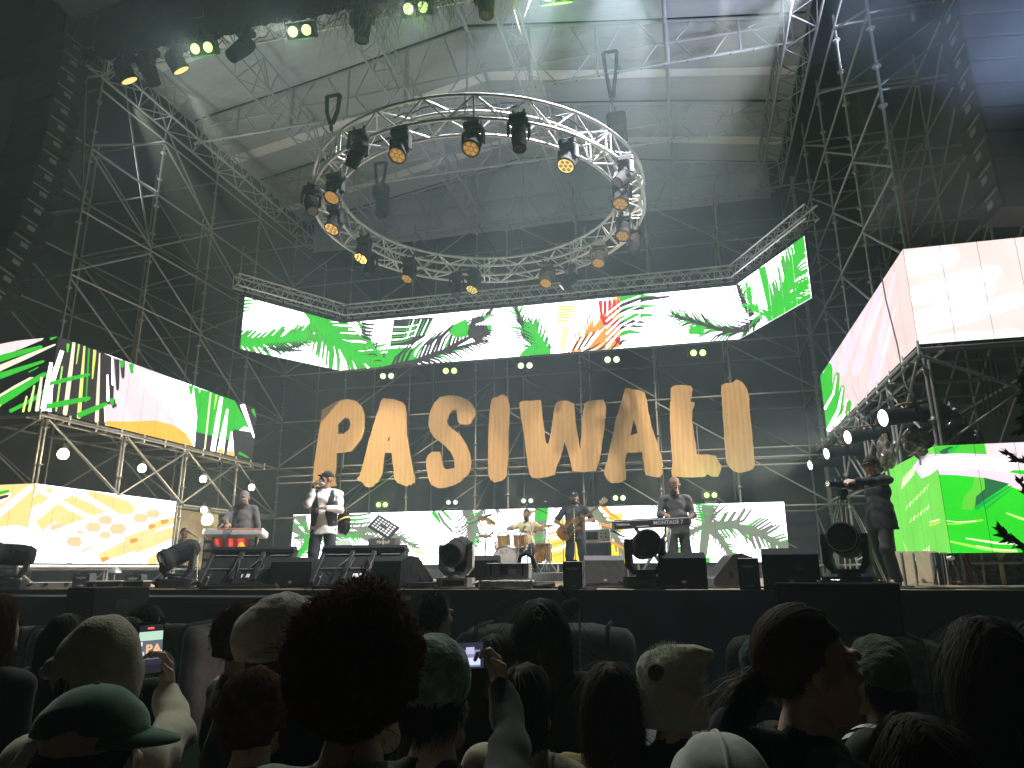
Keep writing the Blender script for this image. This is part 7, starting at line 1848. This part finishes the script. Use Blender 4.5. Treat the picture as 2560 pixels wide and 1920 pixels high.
        F_ = Fld([el(L((0, .02, .0)), V3(.128, .14, .142) * s, HR2), rc(L((0, .06, -.1)), L((0, .06, -.2)), .11 * s, .15 * s), rc(L((-.1, .05, -.24)), L((.1, .05, -.24)), .1, .1)], .009, .04, .03); F_.wrinkle(.005, 1.3, 1); F_.sub(el(L((0, -.13, -.02)), V3(.085, .11, .1) * s, HR2)); F_.clip(lambda X, Y, Z: -.3 - loc(X, Y, Z, 2))
        meshobj('hood', [(*F_.mesh(), 0)], [mt], t)
        pts = [L((.012 + .1 * sin(a) * 0, .1 * cos(a), .13 * sin(a))) for a in np.linspace(.2, 2.7, 12)]
        MB().m(mt).tube([L((0, .145 * cos(a) + .02, .146 * sin(a))) for a in np.linspace(-.3, 2.4, 14)], .006, 5).build('seam', t)

# ---- garments
C_WHITE = cloth('white_cotton', (.8, .79, .78)); C_NAVY = cloth('dark_navy_vest', (.022, .024, .032)); C_BLACK = cloth('black_cotton', (.016, .016, .018)); C_CHAR = cloth('charcoal_shirt', (.05, .047, .046)); C_DENIM = cloth('dark_jeans', (.03, .034, .042)); C_BROWNB = cloth('brown_black_trousers', (.04, .034, .03))
C_CREAM = cloth('cream_fleece', (.56, .5, .4), sheen=.4); C_YEL = cloth('pale_yellow_shirt', (.6, .52, .3)); C_SHOE = mat('dark_shoe', (.03, .027, .025), .6); C_TAN = mat('tan_shoe', (.3, .22, .13), .6)
HAIR_BLK = mat('black_hair', (.012, .010, .009), .7, 0, .3, 40, spec=.18); HAIR_DBR = mat('dark_brown_hair', (.028, .016, .010), .7, 0, .3, 40, spec=.18); HAIR_RED = mat('reddish_brown_hair', (.075, .028, .014), .8, 0, .35, 40, spec=.03); HAIR_BRN = mat('brown_hair', (.06, .035, .02), .7, 0, .3, 40, spec=.18); HAIR_GREY = mat('grey_beard_hair', (.32, .3, .27), .7, 0, .4, 60)
PG = 'performers on the stage'
def face_to(p, extra=0.0): return atan2(-p[0], p[1]) * -1 * 0 + atan2(p[0], p[1]) * -1 + extra   # yaw that turns -Y towards the camera

# singer
ps = st(800, 10.75, 1.5)
g = person('bearded singer in white shirt and dark open vest holding a microphone', ps, radians(20), 1.84, hands=[(-.15, -.26, 1.47), (.03, -.27, 1.17)], elbow=[(-.35, .1, -1), (1, .35, -.5)], palms=[(.6, .3, .4), (-.3, .2, -1)], curls=(1.15, .8), head=(radians(-52), radians(-10), 0), sk=SK_DARK,
    top=(C_WHITE, 'shirt'), bottom=C_DENIM, shoes=C_SHOE, vest=C_NAVY, belly=1.22, hat=('cap', C_BLACK, M_WHITE), beard=HAIR_GREY, feet=((-.13, -.02), (.14, .05)), group=PG, hdir=((.1, .05, 1), (-.8, -.25, -.1)), collar=C_WHITE, hem=.78, res=.012, width=1.08)
Mx = parent_matrix(g['t']); w0 = Vector(g['wr'][0]); mth = Vector(g['Hh']((0, -.125, -.06)))
mic = thing('microphone', 'silver headed microphone in the singer\'s hand', 'microphone', Mx @ w0, 0)
a = Mx @ (w0 + Vector((.01, -.03, .03))); b = Mx @ (mth + Vector((-.005, -.01, .0))); dd = (b - a).normalized()
MB().m(M_BLACK).cyl(b - dd * .24 - mic.location, b - dd * .05 - mic.location, .013, .02, n=10).build('handle', mic); MB().m(M_CHROME).lathe([(0, -.03), (.026, -.018), (.031, .005), (.02, .028), (0, .034)], dd.to_track_quat('Z', 'Y').to_matrix(), b - dd * .03 - mic.location, 12).build('head', mic)
bg_ = thing('waist_bag', 'black waist bag with a yellow strap hanging behind the singer', 'bag', Mx @ Vector((.29, .12, 1.0)), 0)
lump(bg_, (0, 0, -.02), (.11, .09, .2), C_BLACK, 5, name='bag'); MB().m(mat('yellow_strap', (.6, .42, .1), .7)).tube([(-.18, -.03, -.12), (-.06, -.1, -.02), (.05, -.1, .04), (.11, -.02, .06)], .016, 5).build('strap', bg_)
# left keyboard player
pk = at_f(602, 1400, 14.55)
person('keyboard player in grey cap and charcoal shirt looking down at the left keyboard', (pk.x, pk.y, 1.5), radians(24), 1.83, hands=[(-.2, -.38, 1.08), (.30, -.12, .84)], elbow=[(-1, .5, -.3), (1, .5, 0)], palms=[(0, 0, -1), (-1, 0, 0)], curls=(.5, .4), head=(0, radians(24), 0), sk=SK_MID, lean=radians(9),
    top=cloth('washed_charcoal_shirt', (.085, .08, .08)), bottom=C_BLACK, shoes=C_SHOE, sleeve='rolled', hat=('cap', mat('cloth_grey_cap', (.13, .12, .115), .9), M_WHITE), beard=mat('dark_stubble', (.07, .045, .03), .8), group=PG, collar=C_CHAR, hdir=((-.1, -1, -.15), None))
# drummer
pd = (DX + .22, DY + 1.05)
person('drummer in a pale yellow shirt seated behind the drums', (pd[0], pd[1], 1.60), radians(2), 1.8, hands=[(-.3, -.42, 1.05), (.32, -.4, 1.0)], elbow=[(-1, .2, -.3), (1, .2, -.3)], palms=[(.3, 0, -1), (-.3, 0, -1)], curls=(1.1, 1.1), head=(0, radians(4), 0), sk=SK_DARK, seat=.66, feet=((-.2, -.45), (.24, -.42)), top=C_YEL, bottom=C_BLACK, shoes=C_SHOE, sleeve='short', hair=('short', HAIR_BLK, dict(n=700, L=.02, w=.004)), beard=HAIR_BLK, glasses=True, group=PG)
t = thing('drum_stool', 'round black stool under the drummer', 'stool', (pd[0], pd[1] + .02, ZR)); MB().m(M_BLACK).lathe([(0, .5), (.17, .5), (.18, .46), (.16, .43), (0, .43)], n=16).build('seat', t); rod('post', (pd[0], pd[1] + .02, ZR), (pd[0], pd[1] + .02, ZR + .44), .02, M_CHROME, t, 6)
for sg in (-1, 1):
    q = Vector((pd[0] + sg * .31, pd[1] - .44, 1.60 + 1.06)); o = MB().m(mat('drumstick_wood', (.5, .35, .18), .5)).cyl(q, q + Vector((-sg * .12, -.3, .12)), .007, .005, 6).build('drumstick'); tag(o, 'wooden drumstick in the drummer\'s ' + ('right' if sg < 0 else 'left') + ' hand', 'drumstick')
# bass player
pb = at_f(1441, 1430, 15.6); pb = Vector((pb.x, pb.y, 1.5))
g = person('bass player in black cap and dark short-sleeved shirt at a microphone', pb, radians(6), 1.86, hands=[(-.23, -.22, 1.06), (.19, -.27, 1.17)], elbow=[(-1, .35, -.4), (1, .3, -.5)], palms=[(.4, 1, -.2), (-.2, .9, .4)], curls=(.8, .95), head=(radians(-6), 0, 0), sk=SK_MID, top=cloth('slate_shirt', (.062, .06, .066)), bottom=C_DENIM, shoes=C_SHOE, sleeve='short', belly=1.35, hat=('cap', C_BLACK, M_WHITE), beard=HAIR_BLK, group=PG, feet=((-.14, 0), (.17, .02)), width=1.12, collar=C_CHAR, hdir=((.3, -.1, -.9), (-.3, -.5, .6)))
Mx = parent_matrix(g['t'])
bass = thing('bass_guitar', 'amber bass guitar with a long maple neck slung on the bass player', 'bass guitar', Mx @ Vector((-.1, -.2, 1.02)), radians(6))
M_AMB = mat('amber_guitar_body', (.52, .22, .035), .25, 0, .2, 5); M_MAP = mat('maple_neck', (.6, .42, .22), .4); 
R = Matrix.Rotation(radians(6), 3, 'X') @ Matrix.Rotation(-radians(36), 3, 'Y')
out = [(.3, .05), (.27, .12), (.2, .15), (.12, .12), (.02, .11), (-.08, .15), (-.19, .17), (-.28, .12), (-.31, 0), (-.27, -.12), (-.18, -.17), (-.07, -.14), (.02, -.1), (.1, -.11), (.17, -.15), (.21, -.14), (.2, -.09), (.15, -.04), (.2, 0)]
R2 = R @ RXm(pi / 2)
MB().m(M_AMB).prism([(x, y) for x, y in out], .045, R2, R @ Vector((0, .02, 0))).build('guitar_body', bass)
MB().m(M_MAP).box(R @ Vector((.5, -.035, 0)), (.72, .025, .05), R).build('neck', bass); MB().m(M_MAP).box(R @ Vector((.93, -.03, .01)), (.18, .02, .085), R, bev=.006).build('headstock', bass)
MB().m(mat('dark_pickguard', (.05, .06, .05), .35)).prism([(.1, .07), (.02, .06), (-.12, -.02), (-.1, -.12), (.0, -.08), (.14, -.03)], .004, R2, R @ Vector((0, -.027, 0))).build('pickguard', bass)
for x in (-.03, -.13): MB().m(M_BLACK).box(R @ Vector((x, -.034, 0)), (.03, .014, .075), R).build('pickup', bass)
for k in range(4): rod('string', parent_matrix(bass) @ (R @ Vector((-.22, -.052, -.024 + k * .016))), parent_matrix(bass) @ (R @ Vector((.92, -.052, -.018 + k * .012))), .002, M_CHROME, bass, 6)
for k in range(4): MB().m(M_CHROME).cyl(R @ Vector((.87 + k * .04, -.03, .05)), R @ Vector((.87 + k * .04, -.03, .085)), .01, n=6).build('tuning_peg', bass)
for x, z in ((-.2, -.1), (-.15, -.125), (-.1, -.13)): MB().m(M_BLACK).cyl(R @ Vector((x, -.025, z)), R @ Vector((x, -.042, z)), .012, n=8).build('knob', bass)
MB().m(C_BLACK).tube([R @ Vector((.2, 0, .14)), (.24, .1, .36), (.18, .22, .38), (.0, .36, .2), (-.2, .3, -.05), R @ Vector((-.3, 0, 0))], .018, 5).build('strap', bass)
# right keyboard player
pr = at_f(1700, 1430, 12.7); pr = Vector((pr.x, pr.y, 1.5))
person('keyboard player with a brown head wrap, spectacles and dark shirt at the right keyboard', pr, radians(12), 1.80, hands=[(-.25, -.32, 1.12), (.2, -.32, 1.11)], elbow=[(-.35, .8, -.6), (.35, .8, -.6)], palms=[(0, 0, -1), (0, 0, -1)], curls=(.5, .5), head=(radians(-24), radians(14), 0), sk=SK_DARK, lean=radians(4), top=cloth('dark_grey_shirt', (.075, .068, .07)), bottom=cloth('dark_grey_trousers', (.05, .048, .046)), shoes=C_SHOE, sleeve='rolled', belly=1.25, hat=('wrap', mat('cloth_brown_wrap', (.2, .11, .08), .9)), glasses=True, beard=mat('short_dark_beard', (.09, .07, .055), .8), group=PG, collar=C_CHAR, width=1.1, feet=((-.12, 0), (.14, .05)), hdir=((.1, -1, -.2), (-.25, -1, -.15)))
# percussion player, mostly hidden
pc = at_f(452, 1400, 18.9)
person('percussion player half hidden behind the low left screen', (pc.x, pc.y, 1.5), radians(30), 1.76, seat=.5, hands=[(-.2, -.35, .95), (.2, -.35, .95)], feet=((-.15, -.45), (.15, -.45)), sk=SK_DARK, top=C_BLACK, bottom=C_BLACK, shoes=C_SHOE, hair=('short', HAIR_BLK, dict(n=500, L=.012, w=.004)), group=PG, head=(radians(40), 0, 0))
t = thing('stool', 'small stool under the percussion player', 'stool', (pc.x, pc.y, 1.5)); MB().m(M_BLACK).lathe([(0, .4), (.17, .4), (.17, .36), (0, .36)], n=14).build('seat', t); rod('post', (pc.x, pc.y, 1.5), (pc.x, pc.y, 1.88), .03, M_BLACKMETAL, t, 6)
# camera operator
pm_ = at_f(2222, 1440, 9.85); pm_ = Vector((pm_.x, pm_.y, 1.5))
YW = radians(-62)
g = person('camera operator in black hooded jacket, dark cap and spectacles at a video camera', pm_, YW, 1.74, hands=[(.02, -.54, 1.33), (.22, -.56, 1.37)], elbow=[(-1, .2, -.8), (1, .2, -.8)], palms=[(.6, 0, -.7), (-.6, 0, -.7)], curls=(.8, .8), head=(radians(-8), radians(10), 0), sk=SK_LIGHT, top=(cloth('black_jacket', (.018, .018, .02)), 'jacket'), hood=cloth('black_jacket', (.018, .018, .02)), bottom=cloth('charcoal_trousers', (.035, .034, .034)), shoes=C_TAN, hat=('cap', mat('cloth_dark_cap', (.03, .026, .024), .9)), hair=('short', HAIR_BLK, dict(n=900, L=.035, w=.003)), glasses=True, hem=.74, width=1.2, belly=1.0, feet=((-.15, .03), (.15, -.02)), res=.012, collar=C_BLACK)
Mx = parent_matrix(g['t']); cp = Mx @ Vector((.12, -.66, 1.33))
t = thing('video_camera', 'video camera with a round grip wheel on a tripod, held by the camera operator', 'camera', cp, YW); t.scale = (.72,) * 3
MB().m(M_BLACK).box((0, .12, .02), (.13, .4, .13), bev=.02).build('camera_body', t); MB().m(M_BLACK).cyl((0, -.08, .02), (0, -.3, .02), .05, .06, 14).build('lens_barrel', t); MB().m(M_CHROME).cyl((0, -.3, .02), (0, -.31, .02), .055, n=14).build('lens_front', t)
MB().m(M_CASE).box((-.075, .2, .0), (.02, .16, .07), bev=.004).build('side_plate', t); MB().m(M_BLACK).tube([(0, -.02, .09), (0, -.02, .15), (0, .2, .15), (0, .2, .09)], .014, 6).build('top_handle', t); MB().m(M_BLACK).box((.02, .3, .12), (.08, .14, .06), bev=.01).build('viewfinder', t)
MB().m(M_CHROME).lathe([(0, .01), (.04, .008), (.045, -.006)], Matrix.Rotation(pi / 2, 3, 'Y'), (-.08, -.1, .1), 14).build('focus_wheel', t)
MB().m(M_CABLE).tube([(-.05, .3, -.03), (-.1, .2, -.2), (-.06, -.05, -.24), (-.04, -.1, -.05)], .008, 5).build('cable', t)
t = thing('tripod', 'silver legged tripod under the video camera', 'tripod', (cp.x, cp.y, 1.5), YW); Mt = parent_matrix(t)
zt_ = cp.z - 1.5
MB().m(M_BLACK).box((0, 0, zt_ - .1), (.1, .12, .08), bev=.015).cyl((0, 0, zt_ - .2), (0, 0, zt_ - .06), .04, .05, 10).build('head', t); rod('pan_bar', Mt @ Vector((.05, .05, zt_ - .1)), Mt @ Vector((.16, .45, zt_ - .02)), .011, M_CHROME, t, 6)
for a in (.5, 2.6, 4.7):
    for o_ in (-.03, .03): rod('leg', Mt @ Vector((.07 * cos(a) - o_ * sin(a), .07 * sin(a) + o_ * cos(a), zt_ - .2)), Mt @ Vector((.42 * cos(a) - o_ * sin(a), .42 * sin(a) + o_ * cos(a), .02)), .012, M_CHROME, t, 6)
# ================================================================== THE CROWD
CG = 'people watching from the crowd'
def crowd(label, px, ytop, f, tall=.0, yaw=0.0, **kw):
    """stand a person so that the crown shows at photo pixel (px, ytop) when f metres ahead"""
    q = at_f(px, ytop, f); H = q.z - tall
    face = pi + atan2(-(q.x - (-4.2)), 13 - q.y) * -1 * 0 + kw.pop('turn', 0)
    kw.setdefault('res', .016); kw.setdefault('headres', .009); kw.setdefault('facedet', False); kw.setdefault('sk', SK_LIGHT); kw.setdefault('bottom', C_BLACK); kw.setdefault('shoes', C_SHOE)
    H = max(.9, H); reach = kw.pop('reach', None)
    if reach: kw['hands'] = [None if p is None else to_local((q.x, q.y, 0), pi + yaw, H, p) for p in reach]
    g = person(label, (q.x, q.y, 0), pi + yaw, H, group=CG, **kw); return g, q
# each: looks towards the stage (+Y)
crowd('long dark haired woman at the left in front of the covered speaker', 167, 1538, 3.7, .012, radians(10), top=C_BLACK, hair=('long', HAIR_DBR, dict(n=1800, L=.42, w=.006, curl=.12, seg=8, grav=1.2, seed=2)))
crowd('person with reddish dark hair cut by the left edge of the picture', -12, 1490, 2.9, .012, 0, top=C_BLACK, hair=('long', HAIR_RED, dict(n=1600, L=.34, w=.005, curl=.2, seg=8, grav=1.1, seed=3)))
crowd('dark haired head behind the raised upright phone', 366, 1516, 4.3, .012, 0, top=C_BLACK, hair=('short', HAIR_BLK, dict(n=1300, L=.06, w=.006, lift=.4, seed=4)))
crowd('dark haired person between the cream hat and the upright phone', 318, 1548, 3.2, .012, radians(20), top=C_BLACK, hair=('long', HAIR_DBR, dict(n=1300, L=.2, w=.006, seed=5, seg=6)))
# cream hat person filming upright
pp = at_f(376, 1622, 2.33); pp2 = at_f(1145, 1640, 2.14)
g, q = crowd('person in a cream soft hat and cream hoodie filming with an upright phone', 255, 1560, 1.95, .03, radians(4), facedet=True, reach=[pp + Vector((.045, .04, -.125)), None], elbow=[(-1, -.1, -.7), (1, .2, -.6)], palms=[(.55, .8, .1), (-1, 0, 0)], curls=(.75, .5), top=(C_CREAM, 'hoodie'), hood=C_CREAM, hat=('bucket', cloth('beige_wool_hat', (.42, .37, .28), sheen=.5), None, radians(78)), hair=('long', HAIR_DBR, dict(under=True, n=500, L=.22, w=.006, seed=6, seg=6)), hres=.0045, hdir=((.18, .0, 1), None), hs=1.04)
M_PHB = mat('dark_phone_shell', (.02, .02, .022), .3)
def phone(label, c, R, W, H, pic):
    t = thing('phone', label, 'phone', c, 0, 'phones held up to film'); t.rotation_euler = R.to_euler()
    MB().m(M_PHB).box((0, 0, 0), (W, .009, H), bev=.004).build('case', t); MB().m(M_CHROME).box((0, -.0, H / 2), (W * .96, .010, .004)).box((0, 0, -H / 2), (W * .96, .010, .004)).build('frame', t)
    for i, (x0, z0, x1, z1, col, st_) in enumerate(pic):
        key = 'phone_glow_%d_%d_%d' % tuple(int(v * 255) for v in col)
        MB().m(emat(key, col, st_)).add([(x0 * W, -.0052 - i * .0001, z0 * H), (x1 * W, -.0052 - i * .0001, z0 * H), (x1 * W, -.0052 - i * .0001, z1 * H), (x0 * W, -.0052 - i * .0001, z1 * H)], [(0, 1, 2, 3)]).build('display' if i == 0 else 'display_patch', t)
    return t
def tomat(yaw, pitch=0, roll=0): return Matrix.Rotation(yaw, 3, 'Z') @ Matrix.Rotation(pitch, 3, 'X') @ Matrix.Rotation(roll, 3, 'Y')
Mx = parent_matrix(g['t']); 
ph = phone('upright phone filming the stage, letters glowing on its display', pp, tomat(YAW + radians(27), radians(-6), radians(-3)), .075, .155,
    [(-.44, -.46, .44, .46, (.02, .02, .025), 1.0), (-.44, -.3, .44, .33, (.10, .12, .14), 1.2), (-.44, .16, .44, .33, (.5, .72, .55), 1.0), (-.44, .06, -.3, .14, (.8, .8, .8), 1.0), (-.44, -.12, -.22, -.05, (.75, .7, .8), 1.0), (.1, -.1, .44, -.04, (.8, .85, .8), .9), (-.14, .375, .1, .41, (1, .12, .1), 1.4), (-.2, -.3, .44, -.2, (.03, .03, .05), 1.0)])
M_PW = emat('phone_glow_letters', (.85, .5, .28), 1.0)
for ch_, x in (('P', -.004), ('A', .018)): link('display_letter', text_mesh(ch_, .036, M_PW, .0001, bold=.0015), ph, loc=(x, -.0062, -.002), rot=(pi / 2, 0, 0))
# put the filming hand on the phone: a second, exact forearm is part of the body already; keep phone just inside the fingers
wv = Mx @ Vector(g['wr'][0])
dl = (pp - Vector((0, 0, .05))) - (wv + (Mx.to_3x3() @ Vector((.06, -.12, 1))).normalized() * .09)
wb = MB().m(M_WHITE).tube([wv + Vector((.03 * cos(a), .03 * sin(a), -.02)) for a in np.linspace(0, 6.28, 14)], .004, 5).build('bracelet'); tag(wb, 'thin pale bracelet on the wrist raising the upright phone', 'bracelet')
o = MB().m(M_CABLE)
for k in range(12): o.lathe([(0, .016), (.011, .006), (.011, -.006), (0, -.016)], c=pp + Vector((-.02 + .006 * sin(k), -.01, -.09 - k * .024)), n=6)
tag(o.build('phone_strap', kind=None), 'dark beaded strap dangling from the upright phone', 'strap')
crowd('child in a green baseball cap at the bottom left', 238, 1738, 1.62, .035, radians(10), facedet=True, top=(cloth('grey_mauve_top', (.2, .17, .17)), 'shirt'), hat=('cap', cloth('green_felt_cap', (.05, .125, .085), sheen=.5), None, radians(-72)), hair=('short', HAIR_BLK, dict(under=True, n=600, L=.05, w=.005, seed=8)), hs=1.27, res=.014, headres=.008)
crowd('curly haired woman in a black leather jacket looking left', 608, 1530, 3.05, .02, radians(-40), facedet=True, top=(mat('black_leather', (.014, .015, .014), .38, 0, .3, 20, .3, 60), 'jacket'), collar=C_BLACK, hair=('curly', HAIR_RED, dict(n=3000, L=.11, w=.004, curl=.7, seed=9, seg=7, grav=1.2, vol=.35)))
crowd('person in a cream and green knitted hat behind the curly head', 710, 1516, 2.25, .03, radians(-14), facedet=True, top=C_BLACK, hat=('beanie', cloth('cream_knit', (.5, .46, .4), sheen=.4), 'cuff'), hair=('long', HAIR_RED, dict(under=True, n=700, L=.22, w=.006, seed=10, curl=.35, seg=7)), hs=1.12)
crowd('person in black with reddish hair beside the curly head, seen from behind', 640, 1690, 2.0, .02, radians(6), top=C_BLACK, hair=('curly', HAIR_RED, dict(n=2600, L=.09, w=.004, curl=.8, seed=11, seg=7, vol=.3)), hs=.95)
crowd('big curly reddish head of the nearest person, grey green collar', 898, 1452, 1.46, .098, radians(2), top=(cloth('grey_green_jacket', (.2, .22, .19)), 'jacket'), collar=cloth('grey_green_jacket', (.2, .22, .19)), hair=('curly', HAIR_RED, dict(n=9500, L=.085, w=.0036, curl=.6, seed=12, seg=7, grav=.5, vol=.42)), hs=1.2, res=.012, headres=.008, shoulders=1.05)
crowd('man with short cropped dark hair near the stage', 1086, 1491, 3.9, .006, radians(-12), facedet=True, top=C_BLACK, hair=('short', HAIR_DBR, dict(n=1700, L=.03, w=.004, lift=.5, seed=13)))
# camo beanie filming sideways
g, q = crowd('person in a mottled grey green knitted hat filming with a sideways phone', 1085, 1616, 1.78, .03, radians(-3), reach=[pp2 + RT0 * .115 + Vector((0, .03, -.085)), pp2 - RT0 * .10 + Vector((0, -.015, -.075))], elbow=[(-.9, .0, -1), (.9, .0, -1)], palms=[(.6, .75, .0), (-.6, .75, 0)], curls=(.9, .9), top=C_BLACK, hat=('beanie', mat('mottled_knit', (.13, .18, .15), .9, 0, .75, 16, .3, 90, sheen=.4)), hair=('short', HAIR_BLK, dict(under=True, n=500, L=.05, w=.005, seed=14)), hres=.0045, hdir=((.35, .0, 1), (-.35, .0, 1)), hs=1.05)
phone('sideways phone with a bright display above the mottled hat', pp2, tomat(YAW, radians(-6), radians(90 - 2)), .074, .158,
    [(-.46, -.46, .46, .46, (.03, .03, .05), 1.0), (-.2, -.34, .4, .4, (.18, .18, .32), 1.3), (.08, -.3, .34, .4, (.6, .65, .95), 1.1), (-.34, -.2, -.05, .0, (.5, .42, .65), 1.0), (-.3, -.05, .0, .05, (.8, .75, .95), 1.1), (-.3, .15, -.05, .3, (.5, .5, .75), 1.0), (-.06, -.42, .2, -.39, (.95, .9, .8), 1.0)])
crowd('person with long straight dark hair right of the sideways phone', 1236, 1590, 2.9, .012, radians(-6), top=C_BLACK, hair=('long', HAIR_DBR, dict(n=1700, L=.44, w=.006, curl=.08, seg=8, grav=1.3, seed=15)))
g, q = crowd('long haired girl with a star shaped hair clip', 1352, 1508, 2.95, .012, radians(6), facedet=True, top=C_BLACK, hair=('long', HAIR_DBR, dict(n=2600, L=.5, w=.006, curl=.1, seg=9, grav=1.3, seed=16)), hs=1.08)
cpos = parent_matrix(g['t']) @ Vector(g['Hh']((0, .135, .085)))
o = MB().m(M_GREYPL).tube([cpos + Vector(((.026 if i % 2 == 0 else .014) * cos(i * pi / 5 + .3), -.012, (.026 if i % 2 == 0 else .014) * sin(i * pi / 5 + .3))) for i in range(10)], .0028, 5, closed=True).build('hair_clip'); tag(o, 'star shaped hair clip on the long haired girl', 'hair clip')
crowd('person in a cream fleece jacket with a standing collar at the bottom middle', 1312, 1655, 2.2, .012, radians(-20), top=(C_CREAM, 'jacket'), collar=C_CREAM, hair=('long', HAIR_DBR, dict(n=1100, L=.2, w=.006, seed=17, curl=.1, seg=6)), hs=.9)
crowd('dark haired person with a mustard collar at the bottom centre', 1526, 1672, 2.25, .012, radians(8), top=(cloth('mustard_top', (.35, .29, .1)), 'shirt'), collar=cloth('mustard_top', (.35, .29, .1)), hair=('long', HAIR_DBR, dict(n=2300, L=.26, w=.005, curl=.12, seg=7, grav=1.0, lift=.3, seed=18)), hs=1.1)
crowd('person in a fuzzy square cream hat with an ear patch', 1672, 1604, 2.2, .06, radians(0), top=C_BLACK, hat=('cat', cloth('fuzzy_cream', (.46, .44, .36), sheen=.6), cloth('tan_patch', (.12, .1, .06))), hs=1.0)
crowd('woman with a low ponytail looking to the right', 1985, 1526, 1.68, .02, radians(-72), facedet=True, top=C_BLACK, collar=C_BLACK, hood=C_BLACK, shoulders=1.1, hair=('tail', HAIR_BRN, dict(n=4000, L=.15, w=.0035, curl=.05, seg=7, grav=.05, seed=20)), hs=1.05, res=.013, headres=.007)
crowd('person in a white hood lit green at the bottom right', 1788, 1795, 1.46, .08, radians(10), top=(cloth('white_hoodie', (.62, .62, .6), sheen=.3), 'hoodie'), hat=('hoodup', cloth('white_hoodie', (.62, .62, .6), sheen=.3)), hs=.98, res=.013)
g, q = crowd('man in a green rolled beanie and striped jersey looking left', 2190, 1602, 2.5, .035, radians(48), facedet=True, top=(mat('black_jersey', (.03, .03, .032), .8), 'jersey'), hat=('beanie', cloth('green_knit', (.075, .10, .07), sheen=.4), 'cuff'), hair=('short', HAIR_BLK, dict(under=True, n=1400, L=.1, w=.005, seed=21)), sk=SK_MID, hs=1.05)
Mx = parent_matrix(g['t'])
for sg, nm in ((-1, 'left'), (1, 'right')):
    for k in range(3):
        if sg > 0 and k: continue
        pts = [Mx @ Vector(g['U']((sg * (.1 + .06 * k), y, 1.495 - .02 * k - .6 * (abs(y) ** 2)))) for y in np.linspace(-.07, .07, 6)] if sg < 0 else [Mx @ Vector(g['U']((x, .0, 1.525 - .42 * (x - .06)))) for x in np.linspace(.07, .22, 6)]
        MB().m(C_WHITE).tube([p - g['t'].location for p in pts], .012, 5)
st_ = MB().m(C_WHITE)
for x0, x1 in ((.08, .12), (.15, .185), (-.2, -.08)):
    for j in range(6):
        y0, y1 = -.08 + .026 * j, -.08 + .026 * (j + 1)
        def Q(x, y): return g['U']((x, y, 1.492 + .006 - .10 * max(0, abs(x) - .1) * 4 - 3.2 * y * y))
        st_.add([Q(x0, y0), Q(x1, y0), Q(x1, y1), Q(x0, y1)], [(0, 1, 2, 3)])
st_.build('white_stripe', g['t'], kind='stuff')
crowd('person with shoulder length dark hair at the right edge', 2455, 1570, 1.9, .012, radians(4), top=C_BLACK, hair=('long', HAIR_DBR, dict(n=2600, L=.34, w=.005, curl=.14, seg=8, grav=1.1, lift=.3, seed=22)), hs=1.15)
crowd('dark haired person peeking in at the right edge', 2585, 1555, 2.6, .012, 0, top=C_BLACK, hair=('short', HAIR_DBR, dict(n=1000, L=.08, w=.005, seed=23)))
crowd('dark head low in front of the green beanie man', 2285, 1800, 1.45, .02, radians(2), top=C_BLACK, hair=('long', HAIR_DBR, dict(n=2400, L=.24, w=.004, curl=.12, seg=7, grav=1.0, seed=24)), hs=1.1)
crowd('person in dark blue behind the ponytail woman', 1895, 1610, 3.0, .02, 0, top=(cloth('dark_blue_top', (.05, .07, .09)), 'shirt'), hat=('beanie', cloth('dark_blue_knit', (.05, .07, .09)), None), hair=('short', HAIR_BLK, dict(under=True, n=400, L=.05, w=.005, seed=25)))
# ================================================================== HAZE AND SMOKE
hz = MB(); hz.box((-4, 9, 9), (42, 27.8, 20.4))
hv = bpy.data.materials.new('stage_haze'); hv.use_nodes = True
n = hv.node_tree.nodes; n.clear()
pv = n.new('ShaderNodeVolumePrincipled'); pv.inputs['Color'].default_value = (0.70, 0.89, 1.0, 1); pv.inputs['Density'].default_value = 0.007; pv.inputs['Anisotropy'].default_value = 0.25
ov = n.new('ShaderNodeOutputMaterial'); hv.node_tree.links.new(pv.outputs[0], ov.inputs['Volume'])
hz.m(hv); o = hz.build('haze', kind='stuff')

# drifting smoke in front of the right hanging speakers
import bmesh as _b
sm = bpy.data.materials.new('bluish_smoke'); sm.use_nodes = True
n = sm.node_tree.nodes; l = sm.node_tree.links; n.clear()
pv = n.new('ShaderNodeVolumePrincipled'); pv.inputs['Color'].default_value = (0.82, 0.88, 1.0, 1); pv.inputs['Anisotropy'].default_value = 0.2
tc = n.new('ShaderNodeTexCoord'); nz = n.new('ShaderNodeTexNoise'); nz.inputs['Scale'].default_value = 0.7; nz.inputs['Detail'].default_value = 5; nz.inputs['Distortion'].default_value = 0.8
l.new(tc.outputs['Object'], nz.inputs['Vector'])
mr = n.new('ShaderNodeMapRange'); mr.inputs['From Min'].default_value = 0.4; mr.inputs['From Max'].default_value = 0.75; mr.inputs['To Min'].default_value = 0.04; mr.inputs['To Max'].default_value = 0.42
l.new(nz.outputs['Fac'], mr.inputs['Value']); l.new(mr.outputs[0], pv.inputs['Density'])
ov = n.new('ShaderNodeOutputMaterial'); l.new(pv.outputs[0], ov.inputs['Volume'])
b_ = MB().m(sm); b_.box((4.7, 9.4, 10.2), (4.4, .9, 8.4))
o = b_.build('smoke', kind='stuff')
sm.cycles.volume_step_rate = 2.0
